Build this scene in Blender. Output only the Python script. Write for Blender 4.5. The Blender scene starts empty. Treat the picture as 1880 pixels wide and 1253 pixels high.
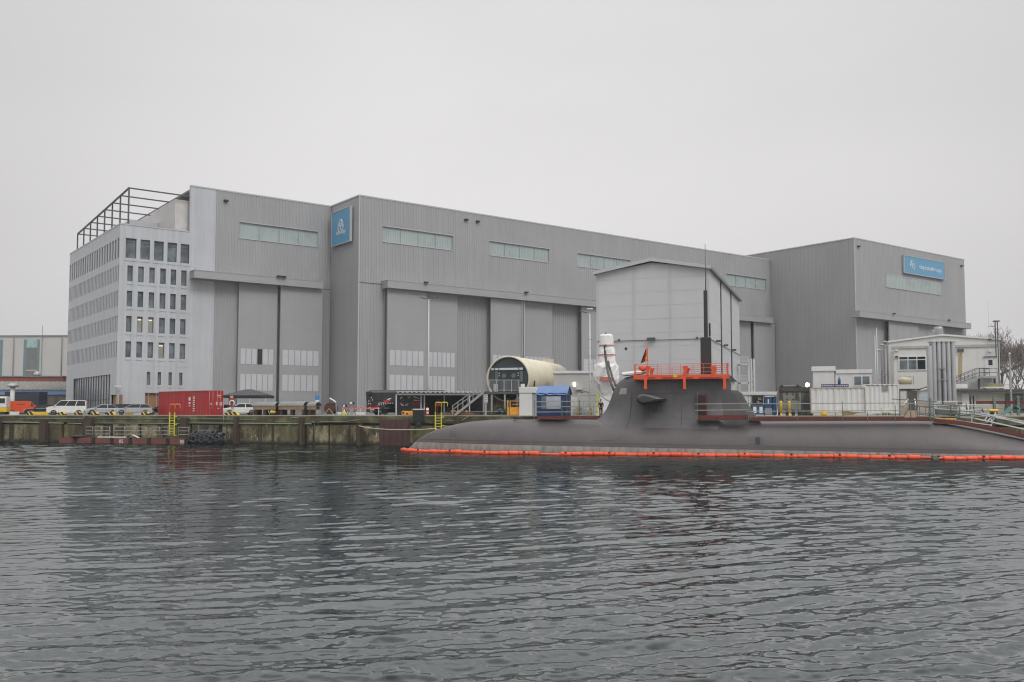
import bpy, math, random
import numpy as np
from mathutils import Vector, Matrix
R = math.radians
rng = random.Random(7)
sc = bpy.context.scene
COL = sc.collection
# ---------------------------------------------------------------- camera model
W, H, F, PITCH, CAMZ = 1880.0, 1253.0, 1700.0, R(3.4), 4.0
PY0 = 757.0 - F * math.tan(PITCH)          # row of the optical axis
GZ = 3.6                                   # level of the quay
cp, sp = math.cos(PITCH), math.sin(PITCH)
FP = F * cp
def ray(px, py):
    x, y = px - 940.0, -(py - PY0)
    return Vector((x, FP * cp - y * sp, FP * sp + y * cp))
def at(px, py, Y):
    d = ray(px, py); k = Y / d.y
    return Vector((d.x * k, Y, CAMZ + d.z * k))
def atz(px, py, z):
    d = ray(px, py); k = (z - CAMZ) / d.z
    return Vector((d.x * k, d.y * k, z))
def gx(px, Y, z=GZ):                       # ground point under column px at depth Y
    return Vector(((px - 940.0) / F * Y, Y, z))
def quay_y(px):
    return 1700.0 / (13.5 + 0.00234 * px)
QA = Vector((-69.7, 126.0, 0)); QS = -0.252; QROT = math.atan(QS)

class Face:                                 # a vertical plane through a with heading rz; q() gives (u, z over the quay)
    def __init__(s, a, rz): s.a, s.d = Vector((a.x, a.y, 0)), Vector((math.cos(rz), math.sin(rz), 0)); s.n = Vector((-s.d.y, s.d.x, 0))
    def q(s, px, py):
        d = ray(px, py); c = Vector((0, 0, CAMZ)); k = (s.a-c).dot(s.n)/d.dot(s.n); p = c+d*k
        return (p-s.a).dot(s.d), p.z-GZ
    def u(s, px, py=740): return s.q(px, py)[0]
# ---------------------------------------------------------------- mesh builder
class MB:
    def __init__(s): s.v = []; s.f = []; s.sm = []; s.mi = []; s.cur = 0
    def face(s, idx, smooth=False): s.f.append(tuple(idx)); s.sm.append(smooth); s.mi.append(s.cur)
    def quad(s, a, b, c, d, smooth=False):
        n = len(s.v); s.v += [tuple(a), tuple(b), tuple(c), tuple(d)]; s.face((n, n+1, n+2, n+3), smooth); return s
    def poly(s, pts):
        n = len(s.v); s.v += [tuple(p) for p in pts]; s.face(range(n, n+len(pts))); return s
    def box(s, x0, x1, y0, y1, z0, z1):
        if x0 > x1: x0, x1 = x1, x0
        if y0 > y1: y0, y1 = y1, y0
        if z0 > z1: z0, z1 = z1, z0
        n = len(s.v)
        s.v += [(x0,y0,z0),(x1,y0,z0),(x1,y1,z0),(x0,y1,z0),(x0,y0,z1),(x1,y0,z1),(x1,y1,z1),(x0,y1,z1)]
        for q in ((0,3,2,1),(4,5,6,7),(0,1,5,4),(1,2,6,5),(2,3,7,6),(3,0,4,7)): s.face([n+i for i in q])
        return s
    def rings(s, rings, closed=True, cap=True, smooth=True):
        m = len(rings[0]); n = len(s.v)
        for r in rings: s.v += [tuple(p) for p in r]
        for i in range(len(rings)-1):
            for j in range(m if closed else m-1):
                k = (j+1) % m
                s.face((n+i*m+j, n+i*m+k, n+(i+1)*m+k, n+(i+1)*m+j), smooth)
        if cap and closed:
            s.face([n+j for j in range(m)][::-1]); s.face([n+(len(rings)-1)*m+j for j in range(m)])
        return s
    def tube(s, pts, r, n=6, smooth=True, cap=True):
        pts = [Vector(p) for p in pts]; rr = r if isinstance(r, (list, tuple)) else [r]*len(pts)
        out = []
        for i, p in enumerate(pts):
            t = (pts[min(i+1, len(pts)-1)] - pts[max(i-1, 0)])
            t = t.normalized() if t.length > 1e-9 else Vector((0,0,1))
            up = Vector((0,0,1)) if abs(t.z) < 0.95 else Vector((0,1,0))
            a = t.cross(up).normalized(); b = t.cross(a).normalized()
            out.append([p + (a*math.cos(2*math.pi*k/n) + b*math.sin(2*math.pi*k/n))*rr[i] for k in range(n)])
        return s.rings(out, True, cap, smooth)
    def bar(s, p, q, w, h=None):           # square section beam
        h = h or w; p, q = Vector(p), Vector(q); t = (q-p).normalized()
        up = Vector((0,0,1)) if abs(t.z) < 0.95 else Vector((0,1,0))
        a = t.cross(up).normalized()*w/2; b = t.cross(a).normalized()*h/2
        return s.rings([[p-a-b, p+a-b, p+a+b, p-a+b], [q-a-b, q+a-b, q+a+b, q-a+b]], True, True, False)
    def cyl(s, x, y, z0, z1, r, n=12, r2=None):
        r2 = r if r2 is None else r2
        f = lambda z, q: [(x+q*math.cos(2*math.pi*k/n), y+q*math.sin(2*math.pi*k/n), z) for k in range(n)]
        n0 = len(s.f); s.rings([f(z0, r), f(z1, r2)]); return s
    def lathe(s, prof, n=16, c=(0,0,0)):
        return s.rings([[(c[0]+r*math.cos(2*math.pi*k/n), c[1]+r*math.sin(2*math.pi*k/n), c[2]+z) for k in range(n)] for r, z in prof])
    def prism(s, poly, y0, y1, smooth=False):     # polygon in (x, z), extruded in y
        return s.rings([[(x, y0, z) for x, z in poly], [(x, y1, z) for x, z in poly]], True, True, smooth)
    def xf(s, M, n0=0):
        for i in range(n0, len(s.v)): s.v[i] = tuple(M @ Vector(s.v[i]))
        return s
    def mesh(s, name, mats):
        me = bpy.data.meshes.new(name); me.from_pydata(s.v, [], s.f)
        for m in (mats if isinstance(mats, (list, tuple)) else [mats]): me.materials.append(m)
        me.polygons.foreach_set('use_smooth', s.sm); me.polygons.foreach_set('material_index', s.mi); me.update()
        return me

def link(name, data, parent=None, loc=None, rz=0.0):
    o = bpy.data.objects.new(name, data); COL.objects.link(o)
    if parent is not None: o.parent = parent
    if loc is not None: o.location = loc
    if rz: o.rotation_euler = (0, 0, rz)
    return o
def tag(o, label=None, cat=None, group=None, kind=None):
    if label: o['label'] = label
    if cat: o['category'] = cat
    if group: o['group'] = group
    if kind: o['kind'] = kind
    return o
def thing(name, label, cat, loc=(0,0,0), rz=0.0, group=None):
    return tag(link(name, None, None, loc, rz), label, cat, group)
def part(name, mb, mats, parent, label=None, bevel=0.0):
    o = link(name, mb.mesh(name, mats), parent)
    if label: o['label'] = label
    if bevel: bev(o, bevel)
    return o
def solo(name, mb, mats, label, cat, loc=(0,0,0), rz=0.0, group=None, bevel=0.0):
    o = tag(link(name, mb.mesh(name, mats), None, loc, rz), label, cat, group)
    if bevel: bev(o, bevel)
    return o
def struct(name, mb, mats, loc=(0,0,0), rz=0.0):
    return tag(link(name, mb.mesh(name, mats), None, loc, rz), None, None, None, 'structure')
def bev(o, w, seg=2):
    m = o.modifiers.new('bevel', 'BEVEL'); m.width = w; m.segments = seg; m.limit_method = 'ANGLE'; m.angle_limit = R(35)
def dup(root, loc, rz=None, label=None, group=None):
    r = root.copy(); COL.objects.link(r); r.location = loc
    if rz is not None: r.rotation_euler = (0, 0, rz)
    if label: r['label'] = label
    if group: r['group'] = group
    for ch in list(root.children):
        c = ch.copy(); COL.objects.link(c); c.parent = r
        for g in ch.children:
            d = g.copy(); COL.objects.link(d); d.parent = c
    return r
def text_mb(s, size, align='CENTER', depth=0.01, sx=1.0):
    """lettering in the local xz-plane facing -y"""
    cu = bpy.data.curves.new('lettering', 'FONT'); cu.body = s; cu.size = size; cu.align_x = align; cu.extrude = depth
    cu.resolution_u = 3
    o = bpy.data.objects.new('lettering', cu); COL.objects.link(o)
    dg = bpy.context.evaluated_depsgraph_get(); me = bpy.data.meshes.new_from_object(o.evaluated_get(dg))
    mb = MB(); mb.v = [(v.co.x*sx, -v.co.z, v.co.y) for v in me.vertices]
    for p in me.polygons: mb.face(list(p.vertices))
    bpy.data.objects.remove(o); bpy.data.curves.remove(cu); bpy.data.meshes.remove(me)
    return mb

# ---------------------------------------------------------------- materials
def srgb(r, g, b):
    f = lambda c: (c/255/12.92) if c/255 <= 0.04045 else ((c/255+0.055)/1.055)**2.4
    return (f(r), f(g), f(b))
def newmat(name):
    m = bpy.data.materials.new(name); m.use_nodes = True; nt = m.node_tree; nt.nodes.clear()
    out = nt.nodes.new('ShaderNodeOutputMaterial'); b = nt.nodes.new('ShaderNodeBsdfPrincipled')
    nt.links.new(b.outputs[0], out.inputs[0]); return m, nt, b
def N(nt, t, **kw):
    n = nt.nodes.new(t)
    for k, v in kw.items():
        if k in ('op', 'operation'): n.operation = v
        elif k == 'blend': n.blend_type = v
        elif k.startswith('i_'): n.inputs[k[2:]].default_value = v
        elif k[0] == '_' : n.inputs[int(k[1:])].default_value = v
        else: setattr(n, k, v)
    return n
def noise(nt, vec, scale, detail=4, rough=.55, stretch=None):
    if stretch is not None:
        mp = N(nt, 'ShaderNodeMapping'); mp.inputs['Scale'].default_value = stretch; nt.links.new(vec, mp.inputs[0]); vec = mp.outputs[0]
    n = N(nt, 'ShaderNodeTexNoise'); n.inputs['Scale'].default_value = scale; n.inputs['Detail'].default_value = detail; n.inputs['Roughness'].default_value = rough
    nt.links.new(vec, n.inputs['Vector']); return n.outputs['Fac']
def ramp(nt, fac, a, b, lo=0.0, hi=1.0):
    m = N(nt, 'ShaderNodeMapRange'); m.inputs[1].default_value = a; m.inputs[2].default_value = b; m.inputs[3].default_value = lo; m.inputs[4].default_value = hi
    nt.links.new(fac, m.inputs[0]); return m.outputs[0]
def math2(nt, op, a, b):
    m = N(nt, 'ShaderNodeMath', op=op)
    for i, x in enumerate((a, b)):
        if isinstance(x, (int, float)): m.inputs[i].default_value = x
        elif x is not None: nt.links.new(x, m.inputs[i])
    return m.outputs[0]
def mixc(nt, fac, a, b, blend='MIX'):
    m = N(nt, 'ShaderNodeMixRGB', blend=blend)
    for i, x in enumerate((fac, a, b)):
        if isinstance(x, (int, float)): m.inputs[i].default_value = x
        elif isinstance(x, tuple): m.inputs[i].default_value = (*x[:3], 1)
        else: nt.links.new(x, m.inputs[i])
    return m.outputs[0]
def objco(nt): return N(nt, 'ShaderNodeTexCoord').outputs['Object']
def sc3(c, k): return tuple(min(1, x*k) for x in c)
MATS = {}; ALB = .80
def pm(name, col, rough=.6, metal=0.0, var=.12, scale=1.5, streak=0.0, dirt=(.10,.09,.075), sscale=1.2, rust=0.0, bump=0.0, rustcol=(.16,.07,.035), panel=None):
    """painted / weathered surface: mottled colour, rain streaks, rust patches"""
    if name in MATS: return MATS[name]
    col, dirt = sc3(col, ALB), sc3(dirt, ALB)
    m, nt, b = newmat(name); v = objco(nt)
    n1 = noise(nt, v, scale, 5)
    c = mixc(nt, ramp(nt, n1, .3, .7), sc3(col, 1-var), sc3(col, 1+var))
    if panel:       # sheets of slightly different batches
        sp = N(nt, 'ShaderNodeSeparateXYZ'); nt.links.new(v, sp.inputs[0]); q = math2(nt, 'ADD', sp.outputs[0], sp.outputs[1]); q = math2(nt, 'FLOOR', math2(nt, 'DIVIDE', q, panel[0]), None)
        if panel[2]: q = math2(nt, 'ADD', q, math2(nt, 'MULTIPLY', math2(nt, 'FLOOR', math2(nt, 'DIVIDE', sp.outputs[2], panel[2]), None), 17.3))
        wn = N(nt, 'ShaderNodeTexWhiteNoise'); wn.noise_dimensions = '1D'; nt.links.new(q, wn.inputs['W']); g_ = ramp(nt, wn.outputs['Value'], 0, 1, 1-panel[1], 1+panel[1]*.6)
        vm = N(nt, 'ShaderNodeVectorMath', operation='SCALE'); nt.links.new(c, vm.inputs[0]); nt.links.new(g_, vm.inputs['Scale']); c = vm.outputs[0]
    if streak:
        s = noise(nt, v, sscale, 4, .6, (2.2, 2.2, .12))
        c = mixc(nt, ramp(nt, s, .48, .8, 0, streak), c, dirt)
    if rust:
        s = noise(nt, v, sscale*1.4, 6, .65, (1, 1, .5))
        c = mixc(nt, ramp(nt, s, .62-.12*rust, .72, 0, min(1, rust)), c, rustcol)
    nt.links.new(c, b.inputs['Base Color']); b.inputs['Metallic'].default_value = metal
    nt.links.new(ramp(nt, n1, .2, .8, max(.05, rough-.1), min(1, rough+.1)), b.inputs['Roughness'])
    if bump:
        bp = N(nt, 'ShaderNodeBump'); bp.inputs['Strength'].default_value = bump; bp.inputs['Distance'].default_value = .05
        nt.links.new(noise(nt, v, scale*4, 5), bp.inputs['Height']); nt.links.new(bp.outputs[0], b.inputs['Normal'])
    MATS[name] = m; return m
def emit(name, col, k):
    m, nt, b = newmat(name); b.inputs['Base Color'].default_value = (*col, 1); b.inputs['Emission Color'].default_value = (*col, 1); b.inputs['Emission Strength'].default_value = k
    MATS[name] = m; return m
def stripes(name, c1, c2, pitch, axis=(1, 0, 1), duty=.5):
    m, nt, b = newmat(name); v = objco(nt); sx = N(nt, 'ShaderNodeSeparateXYZ'); nt.links.new(v, sx.inputs[0])
    t = None
    for i in range(3):
        if axis[i]:
            q = math2(nt, 'MULTIPLY', sx.outputs[i], axis[i]/pitch); t = q if t is None else math2(nt, 'ADD', t, q)
    fr = math2(nt, 'FRACT', t, None); st = math2(nt, 'GREATER_THAN', fr, duty)
    n1 = noise(nt, v, 6); c = mixc(nt, st, c1, c2); c = mixc(nt, ramp(nt, n1, .5, .8, 0, .5), c, (.06, .055, .05))
    nt.links.new(c, b.inputs['Base Color']); b.inputs['Roughness'].default_value = .6; MATS[name] = m; return m

M_cladding = pm('grey_cladding', srgb(161,161,163), .55, .0, .05, .12, .15, srgb(134,135,138), .5, panel=(1.0, .028, 12.0))
M_cladside = M_cladding
M_trim = pm('light_trim', srgb(186,187,189), .5, 0, .05, .6)
M_door = pm('door_panel', srgb(162,162,163), .6, 0, .04, .3, .12, srgb(130,130,130), .5)
M_office = pm('office_panel', srgb(190,192,196), .5, 0, .05, .3, .4, srgb(160,162,166), 1.4, panel=(.42, .075, 0))
M_frost = pm('translucent_pane', srgb(198,198,202), .35, 0, .05, .5)
M_green = pm('green_glass', srgb(170,182,180), .3, 0, .06, .3, .3, srgb(130,150,150), 1.5)
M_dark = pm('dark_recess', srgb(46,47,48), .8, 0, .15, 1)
M_roof = pm('flat_roof', srgb(120,120,120), .8)
M_glass, nt, b = newmat('window_glass'); v = objco(nt)
nt.links.new(mixc(nt, ramp(nt, noise(nt, v, .55, 3), .35, .65), srgb(70,78,82), srgb(112,122,126)), b.inputs['Base Color'])
b.inputs['Roughness'].default_value = .06; b.inputs['IOR'].default_value = 1.5
M_glassdk = pm('dark_glass', srgb(38,42,45), .08, 0, .3, .8)
M_litpane = pm('lit_pane', srgb(150,150,138), .5, 0, .12, .5)  # paler pane colour standing for the lit rooms behind
M_steel = pm('galvanised', srgb(168,170,170), .4, .35, .12, 2, .15)
M_dsteel = pm('dark_steel', srgb(86,88,90), .5, .2, .1, 2)
M_white = pm('white_paint', srgb(222,223,222), .5, 0, .05, .8, .25, srgb(160,156,144), .9)
M_offwhite = pm('offwhite_wall', srgb(214,214,212), .6, 0, .05, .4, .2, srgb(178,176,170), .6)
M_whitesteel = pm('white_steel', srgb(205,207,206), .45, 0, .06, 2)
M_black = pm('black_rubber', srgb(34,35,37), .75, 0, .3, 3, 0, bump=.3)
M_blackp = pm('black_paint', srgb(28,29,32), .25, 0, .2, 2)
M_yellow = pm('yellow_paint', srgb(226,184,40), .5, 0, .1, 3, .25, srgb(120,95,40), 2, rust=.3)
M_ladder = pm('lime_yellow', srgb(222,212,74), .5, 0, .08, 3)
M_orange = pm('orange_paint', srgb(226,84,40), .5, 0, .08, 2)
M_redplank = pm('red_plank', srgb(104,44,40), .7, 0, .2, 2, .3, srgb(80,60,50), 3)
M_rust = pm('rusty_steel', srgb(70,56,46), .8, 0, .25, 2, .4, srgb(50,42,38), 2, bump=.3)
M_rail = pm('scaffold_tube', srgb(160,162,158), .45, .3, .12, 4)
M_railg = pm('scaffold_upright', srgb(104,116,104), .5, .2, .2, 4)
M_wood = pm('timber', srgb(140,118,92), .8, 0, .25, 4, .3, srgb(80,66,50), 3)
M_blue = pm('blue_paint', srgb(48,84,128), .45, 0, .12, 2, .2)
M_letter = pm('white_lettering', srgb(226,230,232), .5, 0, .03, 2)
# ================================================================ the big hall
AZ = R(37.2)
HE = Vector((math.cos(AZ), math.sin(AZ), 0)); HN = Vector((-math.sin(AZ), math.cos(AZ), 0))
p2c = at(660, 360, 148.2)                       # top of the projecting block's front corner
HALL0 = Vector((p2c.x, p2c.y, GZ)); ZR = p2c.z - GZ      # local z of the main roof
def hv(px, py, v):                              # (u, z) on the plane v of the hall's own frame
    d = ray(px, py); c = Vector((0, 0, CAMZ))
    k = (v - (c - HALL0).dot(HN)) / d.dot(HN); p = c + d*k - HALL0
    return p.dot(HE), p.z
def hu(px, py, u):                              # (v, z) on a side plane u
    d = ray(px, py); c = Vector((0, 0, CAMZ))
    k = (u - (c - HALL0).dot(HE)) / d.dot(HE); p = c + d*k - HALL0
    return p.dot(HN), p.z
def ribwall(mb, u0, u1, z0, z1, v, pitch=.5, d=.055, sgn=-1):
    """trapezoidal sheet cladding along u"""
    pts = [(u0, 0)]; k = math.ceil(u0/pitch - 1)
    while k*pitch < u1:
        for f, h in ((0, 0), (.42, 0), (.52, 1), (.90, 1)):
            q = (k+f)*pitch
            if u0 + .01 < q < u1 - .01: pts.append((q, h))
        k += 1
    pts.append((u1, 0)); n = len(mb.v)
    for q, h in pts: mb.v += [(q, v+sgn*d*h, z0), (q, v+sgn*d*h, z1)]
    for i in range(len(pts)-1): mb.face((n+2*i, n+2*i+2, n+2*i+3, n+2*i+1))
def flatwall(mb, u0, u1, z0, z1, v): mb.quad((u0, v, z0), (u1, v, z0), (u1, v, z1), (u0, v, z1))
def holed(mb, u0, u1, z0, z1, v, holes, fn=flatwall, reveal=.3):
    """wall rectangle with rectangular openings (a0,a1,b0,b1) and their reveals"""
    zs = sorted({z0, z1, *[h[2] for h in holes], *[h[3] for h in holes]})
    for a, b in zip(zs, zs[1:]):
        hs = sorted(h for h in holes if h[2] <= a+1e-6 and h[3] >= b-1e-6); x = u0
        for h in hs:
            if h[0] > x + 1e-6: fn(mb, x, h[0], a, b, v)
            x = h[1]
        if x < u1 - 1e-6: fn(mb, x, u1, a, b, v)
    for a0, a1, b0, b1 in holes:
        w = v + reveal
        mb.quad((a0,v,b0),(a1,v,b0),(a1,w,b0),(a0,w,b0)); mb.quad((a0,v,b1),(a0,w,b1),(a1,w,b1),(a1,v,b1))
        mb.quad((a0,v,b0),(a0,w,b0),(a0,w,b1),(a0,v,b1)); mb.quad((a1,v,b0),(a1,v,b1),(a1,w,b1),(a1,w,b0))

hall = thing('submarine_hall', 'long grey ribbed shipyard hall with tall sliding doors behind the quay', 'hall', HALL0, AZ)
VR = hu(608, 381, 0.0)[0]                       # depth of the recessed part
u397 = hv(397, 352, VR)[0]; u350 = hv(350, 346, VR)[0]
UE = hv(1414, 480, 0)[0]                        # where the right block starts
v4, _z4 = hv(1568, 438, 0)[0], 0
# right block corner: on side plane u=UE2
UB = UE - .2
VB, ZB = hu(1568, 438, UB); UB2 = hv(1770, 478, VB)[0]
def winstrip(pxa, pya, pxb, pyb, h, v):
    ua, za = hv(pxa, pya, v); ub, zb = hv(pxb, pyb, v); zt = (za+zb)/2
    return (ua, ub, zt-h, zt)
ws_rec = [winstrip(440, 409, 583, 425, 2.55, VR)]
ws_main = [winstrip(703, 417, 831, 433, 2.4, 0), winstrip(899, 443, 1008, 457, 2.5, 0), winstrip(1061, 465, 1157, 478, 2.6, 0), winstrip(1333, 503, 1406, 513, 2.6, 0)]
zt = sum(w[3] for w in ws_main)/4
ws_main = [(a, b, zt-2.5, zt) for a, b, c, d in ws_main]
w = MB(); holed(w, u397, 0, 0, ZR, VR, ws_rec, ribwall, .25); part('recessed_wall', w, M_cladding, hall)
w = MB(); holed(w, 0, UE, 0, ZR, 0, ws_main, ribwall, .25)
part('front_wall', w, M_cladding, hall)
w = MB(); w.quad((0, VR, 0), (0, 0, 0), (0, 0, ZR), (0, VR, ZR))
for k in range(1, 9): w.box(-.02, .0, .02, VR-.1, k*ZR/9, k*ZR/9+.03)
part('return_wall', w, M_cladside, hall)
w = MB(); w.box(u350+.1, UE+12, .1 if False else VR+.3, 75, ZR-.6, ZR-.3); w.box(.1, UE, .1, VR+.25, ZR-.6, ZR-.31); part('roof', w, M_roof, hall)
w = MB(); w.box(u397, 0, VR-.09, VR+.25, ZR, ZR+.22); w.box(-.1, UE, -.09, .25, ZR, ZR+.22); w.box(-.1, .2, .25, VR-.09, ZR, ZR+.22)
part('roof_edge_trim', w, M_trim, hall)
w = MB(); w.box(-.07, .10, -.09, .07, 0, ZR); part('corner_trim', w, M_trim, hall)
# horizontal joint under the canopy level
zj = hv(680, 521, 0)[1]
w = MB(); w.box(0.12, 4.6, -.075, .0, zj, zj+.1); part('sheet_joint', w, M_dsteel, hall)
w = MB(); w.box(hv(593, 532, VR)[0], -.1, VR-.075, VR, hv(600, 532, VR)[1], hv(600, 532, VR)[1]+.1); part('sheet_joint', w, M_dsteel, hall)
for i, (a, b, c, d) in enumerate(ws_rec + ws_main):
    v = VR if i == 0 else 0
    g = MB(); g.quad((a, v+.2, c), (b, v+.2, c), (b, v+.2, d), (a, v+.2, d))
    n = 40
    for k in range(n): g.box(a+(k+.3)*(b-a)/n, a+(k+.45)*(b-a)/n, v+.17, v+.2, c, d)     # channel glass ribs
    wo = part('strip_window', g, M_green, hall)
    fr = MB(); fr.box(a-.1, b+.1, v-.1, v+.02, d, d+.1); fr.box(a-.1, b+.1, v-.12, v+.02, c-.12, c)
    part('window_frame', fr, M_trim, wo)
    for k in (1, 2, 3):
        mu = MB(); mu.box(a+k*(b-a)/4-.05, a+k*(b-a)/4+.05, v+.12, v+.19, c, d); part('mullion', mu, M_steel, wo)
# canopies
def canopy(px0, py0, px1, py1, v, dep, hgt, parent, ext=0):
    a, za = hv(px0, py0, v-dep); b, zb = hv(px1, py1, v-dep); z = (za+zb)/2
    m = MB(); m.box(a, b+ext, v-dep, v-.06, z-hgt, z); m.box(a-.03, b+ext+.03, v-dep-.04, v-.06, z, z+.09)
    o = part('door_canopy', m, M_door, parent); return a, b, z, o
ca = canopy(357, 497.5, 594, 517, VR, 2.1, 1.15, hall)
cb = canopy(712, 511, 1420, 587, 0, 2.1, 1.2, hall)
def lamp_on(parent, pts, v, z):
    for u in pts:
        m = MB(); m.box(u-.35, u+.35, v-.45, v-.05, z-.12, z+.12); part('wall_light', m, M_dark, parent)
for (cu_, dep) in ((ca, 2.1), (cb, 2.1)):
    pass
lamp_on(hall, [hv(511, 512, VR-2.1)[0], hv(520, 513, VR-2.1)[0]], VR-2.1, ca[2]+.22)
lamp_on(hall, [hv(781, 518, -2.1)[0], hv(965, 538, -2.1)[0]], -2.1, cb[2]+.22)
lamp_on(hall, [hv(855, 404, 0)[0], hv(876, 407, 0)[0]], 0, ZR-1.3); lamp_on(hall, [hv(414, 370, VR)[0]], VR, ZR-1.5)
# sliding door leaves with rows of translucent panes
def leaf(px0, px1, v, ztop, ncol=6, rows=True, missing=None):
    a = hv(px0, 640, v)[0]; b = hv(px1, 640, v)[0]
    m = MB(); m.box(a, b, v, v+.3, 0.1, ztop)
    nz = 18
    for k in range(1, nz): m.box(a+.02, b-.02, v-.012, v, k*ztop/nz, k*ztop/nz+.03)
    o = part('sliding_door', m, M_door, hall)
    if rows:
        for (y0, y1) in ((671, 643.2), (718, 688.6)):
            z0 = hv(715, y0, -.9)[1]; z1 = hv(715, y1, -.9)[1]
            for k in range(ncol):
                p0 = a+.45+k*(b-a-.9)/ncol; p1 = a+.45+(k+1)*(b-a-.9)/ncol-.16
                g = MB(); g.box(p0, p1, v-.035, v, z0, z1)
                part('pane', g, M_dark if missing == (y0, k) else M_frost, o)
    return o
zc = cb[2]-1.2; zca = ca[2]-1.15
leaf(437, 508, VR-.7, zca, 6, True, (671, 3)); leaf(514, 591, VR-1.3, zca)
leaf(711, 783, -1.3, zc); leaf(783, 840, -.75, zc)
leaf(901, 959, -1.3, zc); leaf(961, 1014, -.75, zc); leaf(1068, 1128, -1.3, zc); leaf(1130, 1180, -.75, zc); leaf(1250, 1310, -1.3, zc)
leaf(1335, 1379, -.75, zc, 5, False); leaf(1385, 1423, -1.3, zc, 5, False)
dp = MB()
for px in (958.2, 961.8): dp.box(hv(px, 640, -1.4)[0]-.07, hv(px, 640, -1.4)[0]+.07, -1.5, -1.36, 2, zc)
part('door_guide', dp, M_whitesteel, hall)
# ------------------------------------------------- right block of the hall
blk = hall
rw = MB(); ribwall(rw, UB, UB2, 0, ZB, VB, .5, .045); part('end_block_front', rw, M_cladding, blk)
rw = MB()
rw.quad((UB, 14, 0), (UB, VB, 0), (UB, VB, ZB), (UB, 14, ZB))
k = VB + .35
while k < 13.5: rw.box(UB-.035, UB, k, k+.12, 0, ZB-.05); k += 1.0
rw.quad((UB2, VB, 0), (UB2, 40, 0), (UB2, 40, ZB), (UB2, VB, ZB)); part('end_block_side', rw, M_cladside, blk)
rw = MB(); rw.box(UB+.1, UB2-.1, VB+.1, 40, ZB-.5, ZB-.3); part('end_block_roof', rw, M_roof, blk)
rw = MB(); rw.box(UB-.1, UB2+.1, VB-.09, VB+.25, ZB, ZB+.22); rw.box(UB-.1, UB+.2, VB+.25, 14, ZB, ZB+.22); part('end_block_edge_trim', rw, M_trim, blk)
rw = MB(); rw.box(UB-.08, UB+.12, VB-.08, VB+.08, 0, ZB); part('corner_trim', rw, M_trim, blk)
a, z1 = hv(1626, 504, VB); b, z2 = hv(1726, 521, VB); zz = (z1+z2)/2
g = MB(); g.box(a, b, VB-.1, VB-.02, zz-2.7, zz)
for k in range(40): g.box(a+(k+.3)*(b-a)/40, a+(k+.5)*(b-a)/40, VB-.13, VB-.1, zz-2.7, zz)
wo = part('strip_window', g, M_green, blk); fr = MB(); fr.box(a-.1, b+.1, VB-.16, VB-.02, zz, zz+.12); fr.box(a-.1, b+.1, VB-.16, VB-.02, zz-2.82, zz-2.7); part('window_frame', fr, M_trim, wo)
a, z1 = hv(1578, 572, VB-2.1); b, z2 = hv(1783, 594, VB-2.1); zz = (z1+z2)/2
m = MB(); m.box(a, b, VB-2.1, VB-.06, zz-1.25, zz); m.box(a-.03, b+.03, VB-2.14, VB-.06, zz, zz+.09); part('door_canopy', m, M_door, blk)
lamp_on(blk, [hv(1640, 578, VB-2.1)[0], hv(1741, 590, VB-2.1)[0]], VB-2.1, zz+.22); lamp_on(blk, [hv(1575, 452, VB)[0], hv(1764, 489, VB)[0]], VB, ZB-1.6)
for p0, p1, dv in ((1633, 1687, 1.3), (1687, 1735, .75)):
    a = hv(p0, 620, VB-dv)[0]; b = hv(p1, 620, VB-dv)[0]; m = MB(); m.box(a, b, VB-dv, VB-dv+.3, .1, zz-1.25)
    for px in range(int(p0)+14, int(p1)-4, 13): q = hv(px, 620, VB-dv)[0]; m.box(q, q+.12, VB-dv-.03, VB-dv, .2, zz-1.3)
    part('sliding_door', m, M_door, blk)
# ------------------------------------------------- blue company signs
M_sign = pm('sign_blue', srgb(96,156,192), .4, 0, .03, .5)
def logo(mb, cx, cz, r):
    """three interlaced rings under an arch"""
    t = r*.07
    def ring(x, z, q, a0=0, a1=360, n=30):
        mb.tube([(x+q*math.cos(R(a0+(a1-a0)*k/n)), -.03, z+q*math.sin(R(a0+(a1-a0)*k/n))) for k in range(n+1)], t, 4)
    q = r*.42
    ring(cx, cz+r*.38, q); ring(cx-r*.42, cz-r*.34, q); ring(cx+r*.42, cz-r*.34, q)
    ring(cx, cz-.02*r, r*.30)
    mb.tube([(cx-r*.93, -.03, cz-r*.75), (cx-r*.95, -.03, cz-r*.2), (cx-r*.72, -.03, cz+r*.45), (cx-r*.35, -.03, cz+r*.92), (cx, -.03, cz+r*1.03),
             (cx+r*.35, -.03, cz+r*.92), (cx+r*.72, -.03, cz+r*.45), (cx+r*.95, -.03, cz-r*.2), (cx+r*.93, -.03, cz-r*.75)], t, 4)
    mb.tube([(cx-r*.93, -.03, cz-r*.75), (cx-r*.7, -.03, cz-r*.98), (cx-r*.3, -.03, cz-r*.95)], t, 4); mb.tube([(cx+r*.93, -.03, cz-r*.75), (cx+r*.7, -.03, cz-r*.98), (cx+r*.3, -.03, cz-r*.95)], t, 4)
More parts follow.
